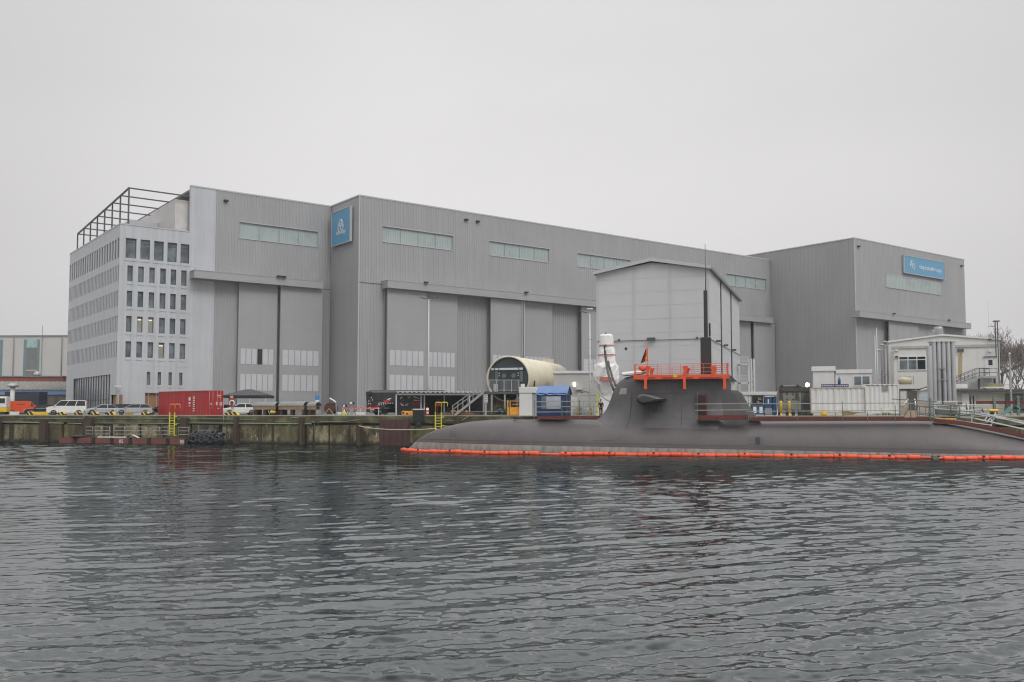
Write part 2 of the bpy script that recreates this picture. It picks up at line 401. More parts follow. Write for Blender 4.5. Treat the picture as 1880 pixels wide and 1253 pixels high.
def sign(loc, rz, w, h, wide, label):
    s = thing('company_sign', label, 'sign', loc, rz, 'blue company signs on the hall')
    m = MB(); m.box(-w/2, w/2, 0, .35, 0, h); part('panel', m, M_sign, s)
    f = MB(); t = .13
    f.box(-w/2-t, w/2+t, -.07, .36, -t, -.002); f.box(-w/2-t, w/2+t, -.07, .36, h+.002, h+t); f.box(-w/2-t, -w/2-.002, -.07, .36, 0, h); f.box(w/2+.002, w/2+t, -.07, .36, 0, h)
    part('frame', f, M_trim, s)
    e = MB()
    if wide: logo(e, -w*.31, h*.52, h*.27)
    else: logo(e, 0, h*.54, w*.15)
    part('emblem', e, M_letter, s)
    tx = text_mb('thyssenkrupp', h*.36 if wide else w*.14, 'CENTER', .02, 1.0); tw_ = max(q[0] for q in tx.v)-min(q[0] for q in tx.v); k_ = (w*.56 if wide else w*.52)/tw_; tx.v = [(x*k_, y, z) for x, y, z in tx.v]
    tx.xf(Matrix.Translation((w*.14, -.025, h*.37) if wide else (0, -.025, h*.29))); part('lettering', tx, M_letter, s)
a, z1 = hv(1655, 467, VB); b, z2 = hv(1730, 483, VB); zl = hv(1655, 500, VB)[1]
o = HALL0 + HE*((a+b)/2) + HN*(VB-.55) + Vector((0, 0, (zl + hv(1730, 514, VB)[1])/2))
sign(o, AZ, b-a-.26, (z1+z2)/2-(zl+hv(1730, 514, VB)[1])/2-.2, True, 'wide blue company sign with emblem left of its lettering, above a strip window')
va, z1 = hu(614.5, 392.5, 0); vb, z2 = hu(649, 378.5, 0); zl = (hu(614.5, 453.5, 0)[1]+hu(649, 441.5, 0)[1])/2
o = HALL0 + HE*(-.55) + HN*((va+vb)/2) + Vector((0, 0, zl))
sign(o, AZ-R(90), abs(va-vb)-.2, (z1+z2)/2-zl-.15, False, 'upright blue company sign with emblem above its lettering, on the return wall')
# ================================================================ office block
UO, ZO = hv(221, 412, VR)
ob = thing('office_building', 'pale grey office block with rows of narrow upright windows and open steel roof frame', 'building', HALL0 + HE*UO + HN*VR, AZ)
def ou(px, py, v=0.0): u, z = hv(px, py, VR+v); return u-UO, z
def ov(px, py, u=0.0): v, z = hu(px, py, UO+u); return v-VR, z
LO = u397-UO; LT = u350-UO; DO = ov(128, 485)[0]
rows_y = [(437, 473.5), (487.5, 516.5), (533.7, 562.8), (580, 609.5), (626.7, 656)]
rz = []
# front rows: zoomed measurement at the first window column x~235
def rowz(px, y0, y1): return ou(px, y1)[1], ou(px, y0)[1]
ROW = [rowz(232, 437, 473.5), rowz(234, 487.5, 516.3), rowz(233.5, 533.7, 562.7), rowz(232, 580.2, 609.2), rowz(230.5, 626.7, 656)]
st = (ROW[1][1]-ROW[4][1])/3
ROW = [ROW[0]] + [(ROW[4][0]+k*st, ROW[4][1]+k*st) for k in (3, 2, 1, 0)]
front = []
for px0, px1 in ((230.8, 250.5), (257.8, 275.5), (283, 300.7), (307.7, 325), (331.7, 348)):
    front.append((ou(px0, 455)[0], ou(px1, 455)[0], ROW[0][0], ROW[0][1]))
cols = [(232.3, 242.3), (252.3, 262.7), (272.8, 282.8), (292.8, 303.5), (312.2, 322.5), (331.6, 341.6)]
for r in ROW[1:]:
    for px0, px1 in cols: front.append((ou(px0, 560)[0], ou(px1, 560)[0], r[0], r[1]))
for px0, px1 in ((269.4, 275.8), (289.3, 295.8), (309.3, 315.5), (328.7, 334.8)):
    z0, z1 = ou(270, 707)[1], ou(270, 683)[1]; front.append((ou(px0, 695)[0], ou(px1, 695)[0], z0, z1))
dz = ou(285, 722)[1]; doorh = [(ou(266, 740)[0], ou(292, 740)[0], 0.0, dz)]
w = MB(); holed(w, 0, LT, 0, ZO, 0, front+doorh, flatwall, .38); holed(w, LT, LO, 0, ZR, 0, [], flatwall)
for h in front:      # pale sills
    w.box(h[0]-.05, h[1]+.05, -.06, .0, h[2]-.42, h[2]-.02)
for zq in [ (ROW[i][0]+ROW[i+1][1])/2 + .1 for i in range(4)] + [ou(235, 672)[1], ou(235, 720.5)[1]]: w.box(.05, LO-1.4, -.012, 0, zq, zq+.05)
k = 0.0
while k < LO: w.box(k, k+.035, -.012, 0, .1, ROW[4][0]-1.6); k += 1.15
part('front_wall', w, M_office, ob)
w = MB(); w.box(LT-.05, LO+.05, -.06, .2, ZR+.002, ZR+.24); part('tower_edge_trim', w, M_trim, ob)
w = MB(); w.box(LT, LO, .01, .5, ZO-.4, ZR); part('tower_wall', w, M_office, ob)
# left face
NT, NL = 21, 36; leftw = []
for k in range(NT): p = DO*(k+.28)/NT; leftw.append((p, p+DO/NT*.52, ROW[0][0], ROW[0][1]))
for r in ROW[1:]:
    for k in range(NL): p = DO*(k+.25)/NL; leftw.append((p, p+DO/NL*.50, r[0], r[1]))
zg1 = ov(212, 685)[1]
def tri(v): return zg1
glz = (ov(202, 720)[0], ov(134, 720)[0], 0.3, ov(200, 688)[1])
entr = (ov(217.4, 745)[0]+.2, ov(203, 745)[0], 0, ov(210, 725)[1])
w = MB()
holed(w, 0, DO, 0, ZO, 0, leftw+[glz, entr], flatwall, .14)
w.xf(Matrix(((0,1,0,0),(1,0,0,0),(0,0,1,0),(0,0,0,1)))); part('side_wall', w, M_office, ob)
w = MB(); w.quad((0, DO, 0), (LO, DO, 0), (LO, DO, ZO), (0, DO, ZO)); w.box(.3, LT-.1, .3, DO-.3, ZO-.9, ZO-.7); part('roof', w, M_roof, ob)
w = MB(); w.box(-.05, LT-.06, -.06, .3, ZO+.002, ZO+.2); w.box(-.05, .3, .3, DO, ZO+.002, ZO+.2); part('parapet_trim', w, M_trim, ob)
M_sideglass = pm('side_glass', srgb(62,64,68), .35, 0, .2, .6)
M_lit = emit('lit_ceiling', (1.0, .82, .55), .3)
for i, (a0, a1, b0, b1) in enumerate(front):
    lit = (5 <= i) and (((i-5)//6, (i-5) % 6) in ((2, 1), (2, 2), (3, 3)))
    fr = MB(); t = .06
    fr.box(a0+.002, a0+t, .26, .34, b0, b1); fr.box(a1-t, a1-.002, .26, .34, b0, b1); fr.box(a0+t, a1-t, .26, .34, b0+.002, b0+t); fr.box(a0+t, a1-t, .26, .34, b1-t, b1-.002)
    if i < 5: fr.box(a0+t, a1-t, .26, .34, b1-.62, b1-.54)
    o = part('window', fr, M_dsteel, ob)
    g = MB(); g.quad((a0, .32, b0), (a1, .32, b0), (a1, .32, b1), (a0, .32, b1)); part('pane', g, M_litpane if lit else M_glass, o)
    if lit:
        g = MB(); g.box(a0+.15, a1-.15, .305, .318, b1-.55, b1-.35); part('ceiling_light', g, M_lit, o)
leftw.sort(key=lambda h: h[0]); near = 0; far_mb = MB()
for a0, a1, b0, b1 in leftw:
    if near < 58:
        m = MB(); m.quad((.12, a0, b0), (.12, a1, b0), (.12, a1, b1), (.12, a0, b1)); part('window', m, M_sideglass, ob); near += 1
    else: far_mb.quad((.12, a0, b0), (.12, a1, b0), (.12, a1, b1), (.12, a0, b1))
tag(part('window', far_mb, M_sideglass, ob), kind='stuff')
g = MB(); g.quad((.28, glz[0], glz[2]), (.28, glz[1], glz[2]), (.28, glz[1], glz[3]), (.28, glz[0], glz[3]))
gf = part('glazed_front', g, pm('front_glass', srgb(134,138,142), .12, 0, .25, .25), ob); mu = MB(); nn = 15  # pale base colour stands in for the reflected sky and hall
for k in range(nn+1): q = glz[0]+(glz[1]-glz[0])*k/nn; mu.box(.2, .27, q-.06, q+.06, glz[2], glz[3])
mu.box(.2, .27, glz[0], glz[1], glz[2]+2.0, glz[2]+2.1); part('mullion', mu, M_dsteel, gf)
M_brown = pm('timber_entrance', srgb(150,112,80), .7, 0, .12, 1.5, .3, srgb(110,84,62), 2)
g = MB(); g.box(.31, .6, entr[0], entr[1], 0, entr[3]); part('door', g, M_brown, ob)
g = MB(); g.box(doorh[0][0], doorh[0][1], .4, .7, 0, dz); part('door', g, M_brown, ob)
# corner flood lamp
q = ou(217, 710); g = MB(); g.box(-.5, .5, -1.0, -.55, q[1]-.12, q[1]+.12); g.box(-.05, .05, -.6, .0, q[1]-.05, q[1]+.05); part('wall_light', g, M_whitesteel, ob)
# roof terrace frame
fv0, fz0 = ov(237, 345.5, 1.2); fv1, fz1 = ov(142.7, 430, 1.2); FZf = lambda v: fz0+(fz1-fz0)*(v-fv0)/(fv1-fv0)
frm = MB(); nb = 8
for k in range(nb):
    v = fv0+(fv1-fv0)*k/(nb-1)
    FZ = FZf(v); frm.bar((1.2, v, ZO-.7), (1.2, v, FZ), .2); frm.bar((1.2, v, FZ), (LT+3.2, v, FZ), .18)
frm.bar((1.2, fv0-.1, fz0), (1.2, fv1, fz1), .22); print('FRAME', fz0, fz1, ZO, ZR)
part('roof_frame', frm, M_dsteel, ob)
a, zt_ = ou(322, 366, fv0+.8); b = ou(351, 366, fv0+.8)[0]
M_sheet = pm('plastic_sheeting', srgb(206,203,200), .5, 0, .08, .7, .25, srgb(170,168,166), 1)
m = MB(); m.box(a, LT+2.5, fv0+.8, fv1+4, ZO-.6, zt_)
part('roof_plant_room', m, M_sheet, ob)
m = MB(); m.box(a-4.5, a-.05, fv0+9, fv1+3, ZO-.6, zt_-2.4); part('roof_plant_room', m, M_office, ob)
# ================================================================ ground, water, quay
gm, nt, b = newmat('concrete_yard'); v = objco(nt)
c = mixc(nt, ramp(nt, noise(nt, v, .15, 6), .35, .65), srgb(104,103,98), srgb(124,123,118)); c = mixc(nt, ramp(nt, noise(nt, v, .6, 5), .55, .75, 0, .6), c, srgb(84,82,76))
nt.links.new(c, b.inputs['Base Color']); b.inputs['Roughness'].default_value = .85
QC, QSN = math.cos(QROT), math.sin(QROT)
g = MB()
def q2w(x, y, z): return (QA.x + x*QC - y*QSN, QA.y + x*QSN + y*QC, z)
g.quad(q2w(-1500, .35, GZ-.004), q2w(1500, .35, GZ-.004), q2w(2500, 4000, GZ-.004), q2w(-2500, 4000, GZ-.004))
struct('quay_ground', g, gm)
# quay wall: local x along the edge, -y towards the water
qm, nt, b = newmat('quay_concrete'); v = objco(nt); sx = N(nt, 'ShaderNodeSeparateXYZ'); nt.links.new(v, sx.inputs[0]); z = sx.outputs[2]
n1 = noise(nt, v, .35, 6, .6); n2 = noise(nt, v, .9, 6, .65, (1.4, 1, .18)); n3 = noise(nt, v, 2.5, 6, .7)
nb_ = noise(nt, v, .55, 7, .68, (1, 1, .55))
c = mixc(nt, ramp(nt, nb_, .43, .57), srgb(62,54,38), srgb(138,129,103))
c = mixc(nt, ramp(nt, noise(nt, v, .3, 6, .65, (1, 1, .8)), .44, .6, 0, .8), c, srgb(84,80,50))
c = mixc(nt, ramp(nt, noise(nt, v, 1.6, 7, .72, (1.2, 1, .5)), .62, .67, 0, .9), c, srgb(190,184,166))
c = mixc(nt, ramp(nt, noise(nt, v, .42, 5, .6, (1.6, 1, .06)), .54, .60, 0, .92), c, srgb(38,33,25))
c = mixc(nt, ramp(nt, n3, .56, .68, 0, .6), c, srgb(58,52,38))
top = math2(nt, 'MULTIPLY', ramp(nt, z, 1.9, 3.2), ramp(nt, n1, .35, .6)); c = mixc(nt, math2(nt, 'MULTIPLY', top, .7), c, srgb(88,92,52))
low = math2(nt, 'ADD', z, math2(nt, 'MULTIPLY', n2, .9)); c = mixc(nt, ramp(nt, low, 1.0, .65), c, srgb(44,44,36))
c = mixc(nt, ramp(nt, low, .62, .45), c, srgb(24,25,22))
nt.links.new(c, b.inputs['Base Color']); b.inputs['Roughness'].default_value = .85
bp = N(nt, 'ShaderNodeBump'); bp.inputs['Strength'].default_value = .8; bp.inputs['Distance'].default_value = .15; nt.links.new(n3, bp.inputs['Height']); nt.links.new(bp.outputs[0], b.inputs['Normal'])
def qx(px, py=780, y=0.0):      # local x on the quay face under column px
    d = ray(px, py); n = Vector((-QSN, QC, 0)); t = Vector((QC, QSN, 0)); o = Vector((0, 0, CAMZ)); base = Vector((QA.x, QA.y, 0)) + n*y
    k = (base - o).dot(n)/d.dot(n); p = o + d*k; return (p - base).dot(t), p.z
qw = thing('quay_wall', 'stained olive brown concrete quay wall with rusty fender piles and pipes', 'quay wall', (QA.x, QA.y, 0), QROT)
m = MB(); rr = random.Random(3); x = -420.0
joints = [qx(p)[0] for p in (-40, 5, 84, 120, 160, 206, 258, 305, 352, 405, 448, 498, 560, 605, 660, 698, 752, 800, 880)]
m.box(-420, 420, 0, 2.5, -3, GZ-1.2)
xs = [-420] + joints + [420]
for a, bb in zip(xs, xs[1:]): g0 = .02+rr.random()*.5*(rr.random() < .6); m.box(a+g0, bb-.02-rr.random()*.4*(rr.random() < .5), -.10-rr.random()*.35, 0, -3, GZ-1.15-rr.random()*.12)
part('wall_face', m, qm, qw)
cm, nt, b = newmat('quay_coping'); v = objco(nt); n1 = noise(nt, v, .8, 6); sx = N(nt, 'ShaderNodeSeparateXYZ'); nt.links.new(v, sx.inputs[0])
c = mixc(nt, ramp(nt, n1, .4, .6), srgb(100,97,73), srgb(62,62,37)); c = mixc(nt, ramp(nt, noise(nt, v, .25, 6, .65), .45, .6, 0, .75), c, srgb(54,48,34)); c = mixc(nt, ramp(nt, noise(nt, v, 2.2, 6, .7, (1,1,.4)), .55, .72, 0, .8), c, srgb(62,56,42)); c = mixc(nt, ramp(nt, sx.outputs[2], GZ-.13, GZ-.03), c, srgb(158,155,137))
nt.links.new(c, b.inputs['Base Color']); b.inputs['Roughness'].default_value = .85
m = MB(); m.box(-420, 420, -.32, 1.2, GZ-.95, GZ); part('coping', m, cm, qw)
m = MB(); m.box(-420, 420, -.02, .3, -3, GZ-.95); part('wall_core', m, pm('shaded_gap', srgb(46,42,34), .8, 0, .3, 1), qw)  # core coloured dark to give the shade in the panel gaps
for px, wpx, ztop in ((3, 9, 3.3), (86, 15, 3.0), (168, 18, 3.3), (343, 15, 3.3), (438, 9, 3.35), (558, 9, 3.4), (663, 10, 2.6), (842, 12, 3.3), (-60, 12, 3.3), (1000, 12, 3.3), (1130, 12, 3.3), (1820, 10, 3.3)):
    a = qx(px-wpx/2)[0]; bb = qx(px+wpx/2)[0]; m = MB(); m.box(a, bb, -.65, -.18, -3, ztop); m.box(a+.15, bb-.15, -.85, -.65, -3, ztop-.1)
    part('fender_pile', m, M_rust, qw)
a, bb = qx(699)[0], qx(749)[0]; m = MB()
k = a
while k < bb-.3: m.box(k, k+.5, -.42, -.2, -3, 3.1); m.box(k+.5, k+.78, -.34, -.2, -3, 3.1); k += .78
part('sheet_piling', m, pm('sheet_pile', srgb(82,56,52), .8, 0, .12, .5, .3, srgb(60,42,38), 1.5), qw)
M_pipe = pm('green_pipe', srgb(128,140,118), .6, 0, .15, 1.5, .3)
def wpipe(pts, r, mat=M_pipe, y=-.42):
    m = MB(); m.tube([(qx(p, q)[0], y, qx(p, q)[1]) for p, q in pts], r, 6); part('pipe', m, mat, qw)
wpipe([(-20, 775), (60, 776), (121, 777.5)], .09); wpipe([(128, 777.5), (155, 778)], .09); wpipe([(176, 777), (340, 778)], .08); wpipe([(345, 777), (440, 777.6), (575, 778.6)], .08)
wpipe([(40, 768.5), (158, 769)], .04); wpipe([(184, 768.3), (312, 768.6), (440, 770.2), (475, 770.2)], .04); wpipe([(329, 778), (330, 772), (336, 769), (420, 769.5)], .03)
wpipe([(575, 774), (578, 775), (581, 782), (581, 808), (584, 811)], .035); wpipe([(590, 811), (587, 800), (587, 777), (592, 774.5), (640, 774), (662, 770.5)], .035)
wpipe([(158, 763), (158, 800)], .05); wpipe([(414, 764), (414, 777)], .05); wpipe([(422, 764), (422, 777)], .05); wpipe([(508, 775), (535, 775), (537, 767), (556, 766.5)], .04)
wpipe([(820, 773), (850, 772.6), (858, 768), (862, 764)], .05)
# ---------------------------------------------------------------- moored ropes / small fittings
M_rope = pm('pale_rope', srgb(196,190,170), .8, 0, .15, 6)
def rope(pxs, Y, r, mat, label, cat, name='mooring_rope', group=None):
    m = MB(); m.tube([at(x, y, Y if not callable(Y) else Y(x)) for x, y in pxs], r, 5); solo(name, m, mat, label, cat, group=group)
qf = lambda off: (lambda px: at(px, 780, 1).x*0 + quay_y(px) - off)
rope([(659, 782), (668, 784.5), (690, 787.5), (715, 789), (745, 789.3), (775, 789), (802, 787)], qf(1.2), .05, M_rope, 'pale mooring rope sagging along the rusty sheet piling to the second yellow ladder', 'rope')
# black rubber fender hanging on the quay edge
a, z0 = qx(763, 783); bb, z1 = qx(783, 751)
m = MB(); ww = bb-a; m.box(0, ww, -1.1, -.5, z0+.5, z1-.12); m.cyl(ww/2, -.8, z0, z0+.5, ww*.32, 14)
fo = thing('rubber_fender', 'black block fender with pale cap hanging over the quay edge beside the yellow box', 'fender', Vector(q2w(a, 0, 0)), QROT)
part('block', m, M_black, fo, bevel=.1); m = MB(); m.box(.02, ww-.02, -1.08, -.52, z1-.12, z1); part('cap', m, M_white, fo)
# ladders
def ladder(px0, px1, ptop, pbot, label, hooks):
    a, zt = qx(px0, ptop, -.55); bb, _ = qx(px1, ptop, -.55); _, zb = qx(px0, pbot, -.55)
    l = thing('quay_ladder', label, 'ladder', Vector(q2w(a, -.55, 0)), QROT, 'yellow ladders on the quay wall'); wl = bb-a
    for x in (0, wl):
        m = MB(); m.bar((x, 0, zb), (x, 0, GZ+.35), .11); part('rail', m, M_ladder, l)
        h = MB(); h.tube([(x, 0, GZ+.3), (x, 0, zt-.1), (x, .08, zt), (x, .5, zt), (x, .58, zt-.1), (x, .58, GZ+.75)] if not hooks else
                         [(x, 0, GZ+.3), (x, 0, zt-.08), (x+.1, 0, zt), (x+.62, .1, zt), (x+.72, .1, zt-.1), (x+.72, .1, zt-.55)], .055, 6)
        part('handrail', h, pm('hoop_orange', srgb(240,150,60), .5) if hooks == 2 else M_ladder, l)
    z = zb+.2
    while z < GZ-.1:
        m = MB(); m.bar((0, 0, z), (wl, 0, z), .07); part('rung', m, M_ladder, l); z += .34
    for z in (GZ-.2, GZ-1.2, GZ-2.6):
        m = MB(); m.bar((wl, 0, z), (wl+.35, 0, z), .09); part('bracket', m, M_ladder, l)
ladder(312, 321, 742.5, 800, 'yellow quay ladder with orange hoops in front of the red container', 2)
ladder(799.5, 810.5, 739, 792, 'all yellow quay ladder beside the black block fender', 1)
# ---------------------------------------------------------------- pontoon with gates
M_pont = pm('pontoon_red', srgb(112,66,58), .75, 0, .18, 1.5, .3, srgb(70,48,42), 2)
a, _ = qx(116, 806, -2.2); bb, _ = qx(352, 806, -2.2); PL = bb-a; zp = atz(116, 803.5, .62)
pt = thing('pontoon', 'low rust red work pontoon moored along the quay wall', 'pontoon', Vector(q2w(a, -2.2, 0)), QROT)
ns = 7
for k in range(ns):
    m = MB(); m.box(k*PL/ns+.12, (k+1)*PL/ns-.35, -.9, .9, -.4, .68); part('float', m, M_pont, pt, bevel=.06)
    m = MB(); m.box((k+1)*PL/ns-.33, (k+1)*PL/ns+.1, -.95, .85, -.3, .58); part('coupling', m, M_black, pt)
m = MB(); m.box(0, PL, -.88, .88, .68, .74); part('deck', m, M_rust, pt)
for s, px in (('05', 231), ('05', 342)):
    tx = text_mb(s, .62, 'CENTER', .006); tx.xf(Matrix.Translation((qx(px, 808, -2.2)[0]-a, -.91, .1))); part('number', tx, M_letter, pt)
M_gate = pm('gate_grey', srgb(168,169,166), .5, .1, .1, 3)
def gate(px0, px1, i, label):
    x0 = qx(px0, 790, -1.9)[0]; x1 = qx(px1, 790, -1.9)[0]; h = 1.35; w = x1-x0
    t = thing('safety_gate', label, 'gate', Vector(q2w(x0, -2.6, .74)), QROT, 'grey tube gates along the pontoon')
    m = MB(); m.tube([(0,0,0), (0,0,h), (w,0,h), (w,0,0)], .05, 6); part('frame', m, M_gate, t)
    for z in (.45, .9): m = MB(); m.bar((0,0,z), (w,0,z), .065); part('crossbar', m, M_gate, t)
gp = [(164.5, 177), (179.5, 192.8), (194.8, 207.8), (216.8, 235), (236, 254.5), (257.5, 275), (285.3, 299), (301.5, 318), (333.5, 352.5)]
gl = ['leftmost grey tube gate on the pontoon', 'second grey tube gate from the pontoon left end', 'third grey tube gate from the pontoon left end', 'grey tube gate left of centre, just right of the first gap', 'middle grey tube gate above the painted number on the pontoon',
      'sixth grey tube gate, left of the second gap on the pontoon', 'narrow grey tube gate just left of the yellow ladder gate', 'grey tube gate partly behind the yellow ladder', 'rightmost grey tube gate on the pontoon beside the tyre fender']
for i, (p, l) in enumerate(zip(gp, gl)): gate(*p, i, l)
# white planks and small things on the pontoon
m = MB(); m.box(0, 4.2, 0, .35, 0, .12); solo('plank', m, M_white, 'long pale plank lying on the pontoon under the gates', 'plank', Vector(q2w(qx(180, 800, -2.9)[0], -3.0, .74)), QROT)
m = MB(); m.rings([[(x, y*.8, z) for x, z in ((0,0),(.3,.25),(.8,.38),(1.3,.2),(1.7,0))] for y in (0, .3, .6)], False, False); solo('tarpaulin', m, M_white, 'crumpled white sheet lying on the pontoon deck', 'tarpaulin', Vector(q2w(qx(232, 800, -2.9)[0], -3.0, .745)), QROT)
m = MB(); m.lathe([(.9,0),(.95,.12),(.6,.3),(.1,.34)], 12); solo('rope_coil', m, M_black, 'flat black rope coil on the left end of the pontoon', 'rope', Vector(q2w(qx(144, 800, -2.6)[0], -2.5, .745)), QROT)
# big tyre-net fender
x0 = qx(352, 805, -2.0)[0]; x1 = qx(412, 805, -2.0)[0]; ln = x1-x0
yf = thing('floating_fender', 'big black floating fender wrapped in tyres beside the pontoon', 'fender', Vector(q2w(x0, -2.1, 0)), QROT)
m = MB(); prof = [(0,.15),(.25,.7),(.9,1.1),(1.8,1.25),(ln-1.8,1.25),(ln-.9,1.05),(ln-.25,.6),(ln,.1)]
m.rings([[(x, r*math.cos(2*math.pi*k/14), .45+r*math.sin(2*math.pi*k/14)) for k in range(14)] for x, r in prof]); part('body', m, M_black, yf)
M_tyre = pm('tyre', srgb(44,46,50), .7, 0, .25, 5, bump=.2)
for k in range(7):
    for ang in (18, 62, 106):
        x = .55 + k*(ln-1.1)/6; r = 1.22 if 0 < k < 6 else .85; A = R(180-ang+ (9 if k % 2 else 0))
        c = Vector((x, r*math.cos(A), .45+r*math.sin(A))); nrm = Vector((0, math.cos(A), math.sin(A))); t1 = Vector((1,0,0)); t2 = nrm.cross(t1)
        m = MB(); pts = [c + (t1*math.cos(2*math.pi*q/12) + t2*math.sin(2*math.pi*q/12))*.38 for q in range(13)]; m.tube(pts, .14, 6, True, False); part('tyre', m, M_tyre, yf)
        if ang == 62 and k % 2 == 0: m = MB(); m.tube([c-t1*.3+nrm*.1, c+nrm*.16, c+t1*.3+nrm*.1], .03, 4); part('chain', m, M_rail, yf)
# ================================================================ submarine
SAX = -0.245; SROT = math.atan(SAX); SC, SS = math.cos(SROT), math.sin(SROT)
def sub_axis(px):
    r = (px-940)/F; Y = 91.9/(1+.245*r); return r*Y, Y
bx, by = sub_axis(747); SUB0 = Vector((bx, by, 0))
def sp_(px, py, off=0.0):     # local (t, z) on the plane y=off of the boat frame
    d = ray(px, py); n = Vector((-SS, SC, 0)); t = Vector((SC, SS, 0)); o = Vector((0, 0, CAMZ)); base = SUB0 + n*off
    k = (base-o).dot(n)/d.dot(n); p = o+d*k; return (p-base).dot(t), p.z
sub = thing('submarine', 'dark grey brown submarine moored in front with pale waterline band', 'submarine', SUB0, SROT)
hull_px = [(749,825),(752,822),(760,814),(772,804),(788,795),(803,788.8),(824,782.3),(845,777.6),(865,774.2),(903,770.9),(938,770.2),(985,770.4),(1040,770.6),(1100,771),(1180,772),(1260,773),(1374,774),(1500,773.6),(1620,773.2),(1690,773.2),(1712,773.8),(1735,775.7),(1778,783),(1820,791.7),(1880,804.5),(1930,815.5),(1985,828),(2030,836)]
st_ = []
for px, py in hull_px: st_.append(sp_(px, py))
T0 = st_[0][0]; HWM = 3.55
def hull_top(t):
    for (a, za), (b_, zb) in zip(st_, st_[1:]):
        if a <= t <= b_: return za + (zb-za)*(t-a)/(b_-a)
    return st_[-1][1] if t > 0 else 0
def hull_hw(t):
    f = min(1, max(0.0, (t-T0)/15.5)); w = HWM*(1-(1-f)**1.75)
    zt_ = hull_top(t); t_s = sp_(1700, 773)[0]
    if t > t_s: w = HWM*max(.12, min(1, (zt_+1.6)/(3.2+1.6)))**.9
    return max(.06, w)
ts = [T0 + (i/10.0)**2*3.2 for i in range(0, 11)]; k = ts[-1]
while k < st_[-1][0]: k += .55; ts.append(min(k, st_[-1][0]))
rg = []
NA = 40
for t in ts:
    zt_ = hull_top(t); hw = hull_hw(t); ring = []
    for j in range(NA):
        A = 2*math.pi*j/NA; ca_, sa_ = math.cos(A), math.sin(A)
        y = hw*math.copysign(abs(ca_)**.95, ca_)
        z = (zt_-(-.2))*math.copysign(abs(sa_)**.92, sa_) - .2 if sa_ >= 0 else -.2 + 3.0*min(1, hw/HWM)*sa_
        ring.append((t, y, z))
    rg.append(ring)
hm, nt, b = newmat('hull_coating'); v = objco(nt); sx = N(nt, 'ShaderNodeSeparateXYZ'); nt.links.new(v, sx.inputs[0])
n1 = noise(nt, v, .35, 5); n2 = noise(nt, v, 1.6, 5, .6, (1, 1, .15))
c = mixc(nt, ramp(nt, n1, .35, .65), srgb(67,61,62), srgb(77,70,70)); c = mixc(nt, ramp(nt, n2, .5, .75, 0, .35), c, srgb(57,52,53))
mp = N(nt, 'ShaderNodeTexBrick'); mp.inputs['Scale'].default_value = 1.0; mp.inputs['Mortar Size'].default_value = .012; mp.inputs['Brick Width'].default_value = 3.1; mp.inputs['Row Height'].default_value = 2.6; mp.inputs['Color1'].default_value = (1,1,1,1); mp.inputs['Color2'].default_value = (.95,.95,.95,1); mp.inputs['Mortar'].default_value = (.72,.72,.72,1)
cmb = N(nt, 'ShaderNodeCombineXYZ'); nt.links.new(sx.outputs[0], cmb.inputs[0]); nt.links.new(sx.outputs[2], cmb.inputs[1]); nt.links.new(cmb.outputs[0], mp.inputs['Vector'])
c = mixc(nt, 1.0, c, mp.outputs['Color'], 'MULTIPLY')
line = math2(nt, 'SUBTRACT', sx.outputs[2], math2(nt, 'SUBTRACT', 1.0, math2(nt, 'MULTIPLY', sx.outputs[0], .0108)))
n4 = noise(nt, v, 2.2, 6, .65, (1, 1, .25))
band = mixc(nt, ramp(nt, n4, .4, .7), srgb(136,130,124), srgb(98,92,88))
edge = ramp(nt, line, 0.0, .03); c2 = mixc(nt, edge, band, c)
dl = math2(nt, 'COMPARE', line, .30); dl.node.inputs[2].default_value = .055
dl2 = math2(nt, 'COMPARE', line, .02); dl2.node.inputs[2].default_value = .03
c2 = mixc(nt, math2(nt, 'MULTIPLY', dl, .75), c2, srgb(50,46,47)); c2 = mixc(nt, dl2, c2, srgb(60,56,56))
nt.links.new(c2, b.inputs['Base Color']); b.inputs['Roughness'].default_value = .52
m = MB(); m.rings(rg); part('hull', m, hm, sub)
# sail ---------------------------------------------------------------
sm_, nt, b = newmat('sail_coating'); v = objco(nt); sx = N(nt, 'ShaderNodeSeparateXYZ'); nt.links.new(v, sx.inputs[0])
n1 = noise(nt, v, .5, 5); c = mixc(nt, ramp(nt, n1, .35, .65), srgb(70,68,68), srgb(80,77,77)); c = mixc(nt, ramp(nt, noise(nt, v, 1.5, 5, .6, (1,1,.15)), .5, .75, 0, .4), c, srgb(58,56,56))
mp = N(nt, 'ShaderNodeTexBrick'); mp.inputs['Scale'].default_value = 1.0; mp.inputs['Mortar Size'].default_value = .012; mp.inputs['Brick Width'].default_value = 3.6; mp.inputs['Row Height'].default_value = 1.7; mp.inputs['Color1'].default_value = (1,1,1,1); mp.inputs['Color2'].default_value = (.96,.96,.96,1); mp.inputs['Mortar'].default_value = (.62,.62,.62,1)
cmb = N(nt, 'ShaderNodeCombineXYZ'); nt.links.new(sx.outputs[0], cmb.inputs[0]); nt.links.new(sx.outputs[2], cmb.inputs[1]); nt.links.new(cmb.outputs[0], mp.inputs['Vector'])
c = mixc(nt, 1.0, c, mp.outputs['Color'], 'MULTIPLY'); nt.links.new(c, b.inputs['Base Color']); b.inputs['Roughness'].default_value = .55
fr_px = [(1096,771),(1104,764.5),(1111,756.6),(1116,746),(1120.4,736),(1124,725),(1127.2,715.7),(1133,705.5),(1141.7,697),(1152,692)]
frt = [sp_(*p) for p in fr_px]
ztop = sp_(1250, 688.6)[1]; taft = sp_(1342, 720)[0]
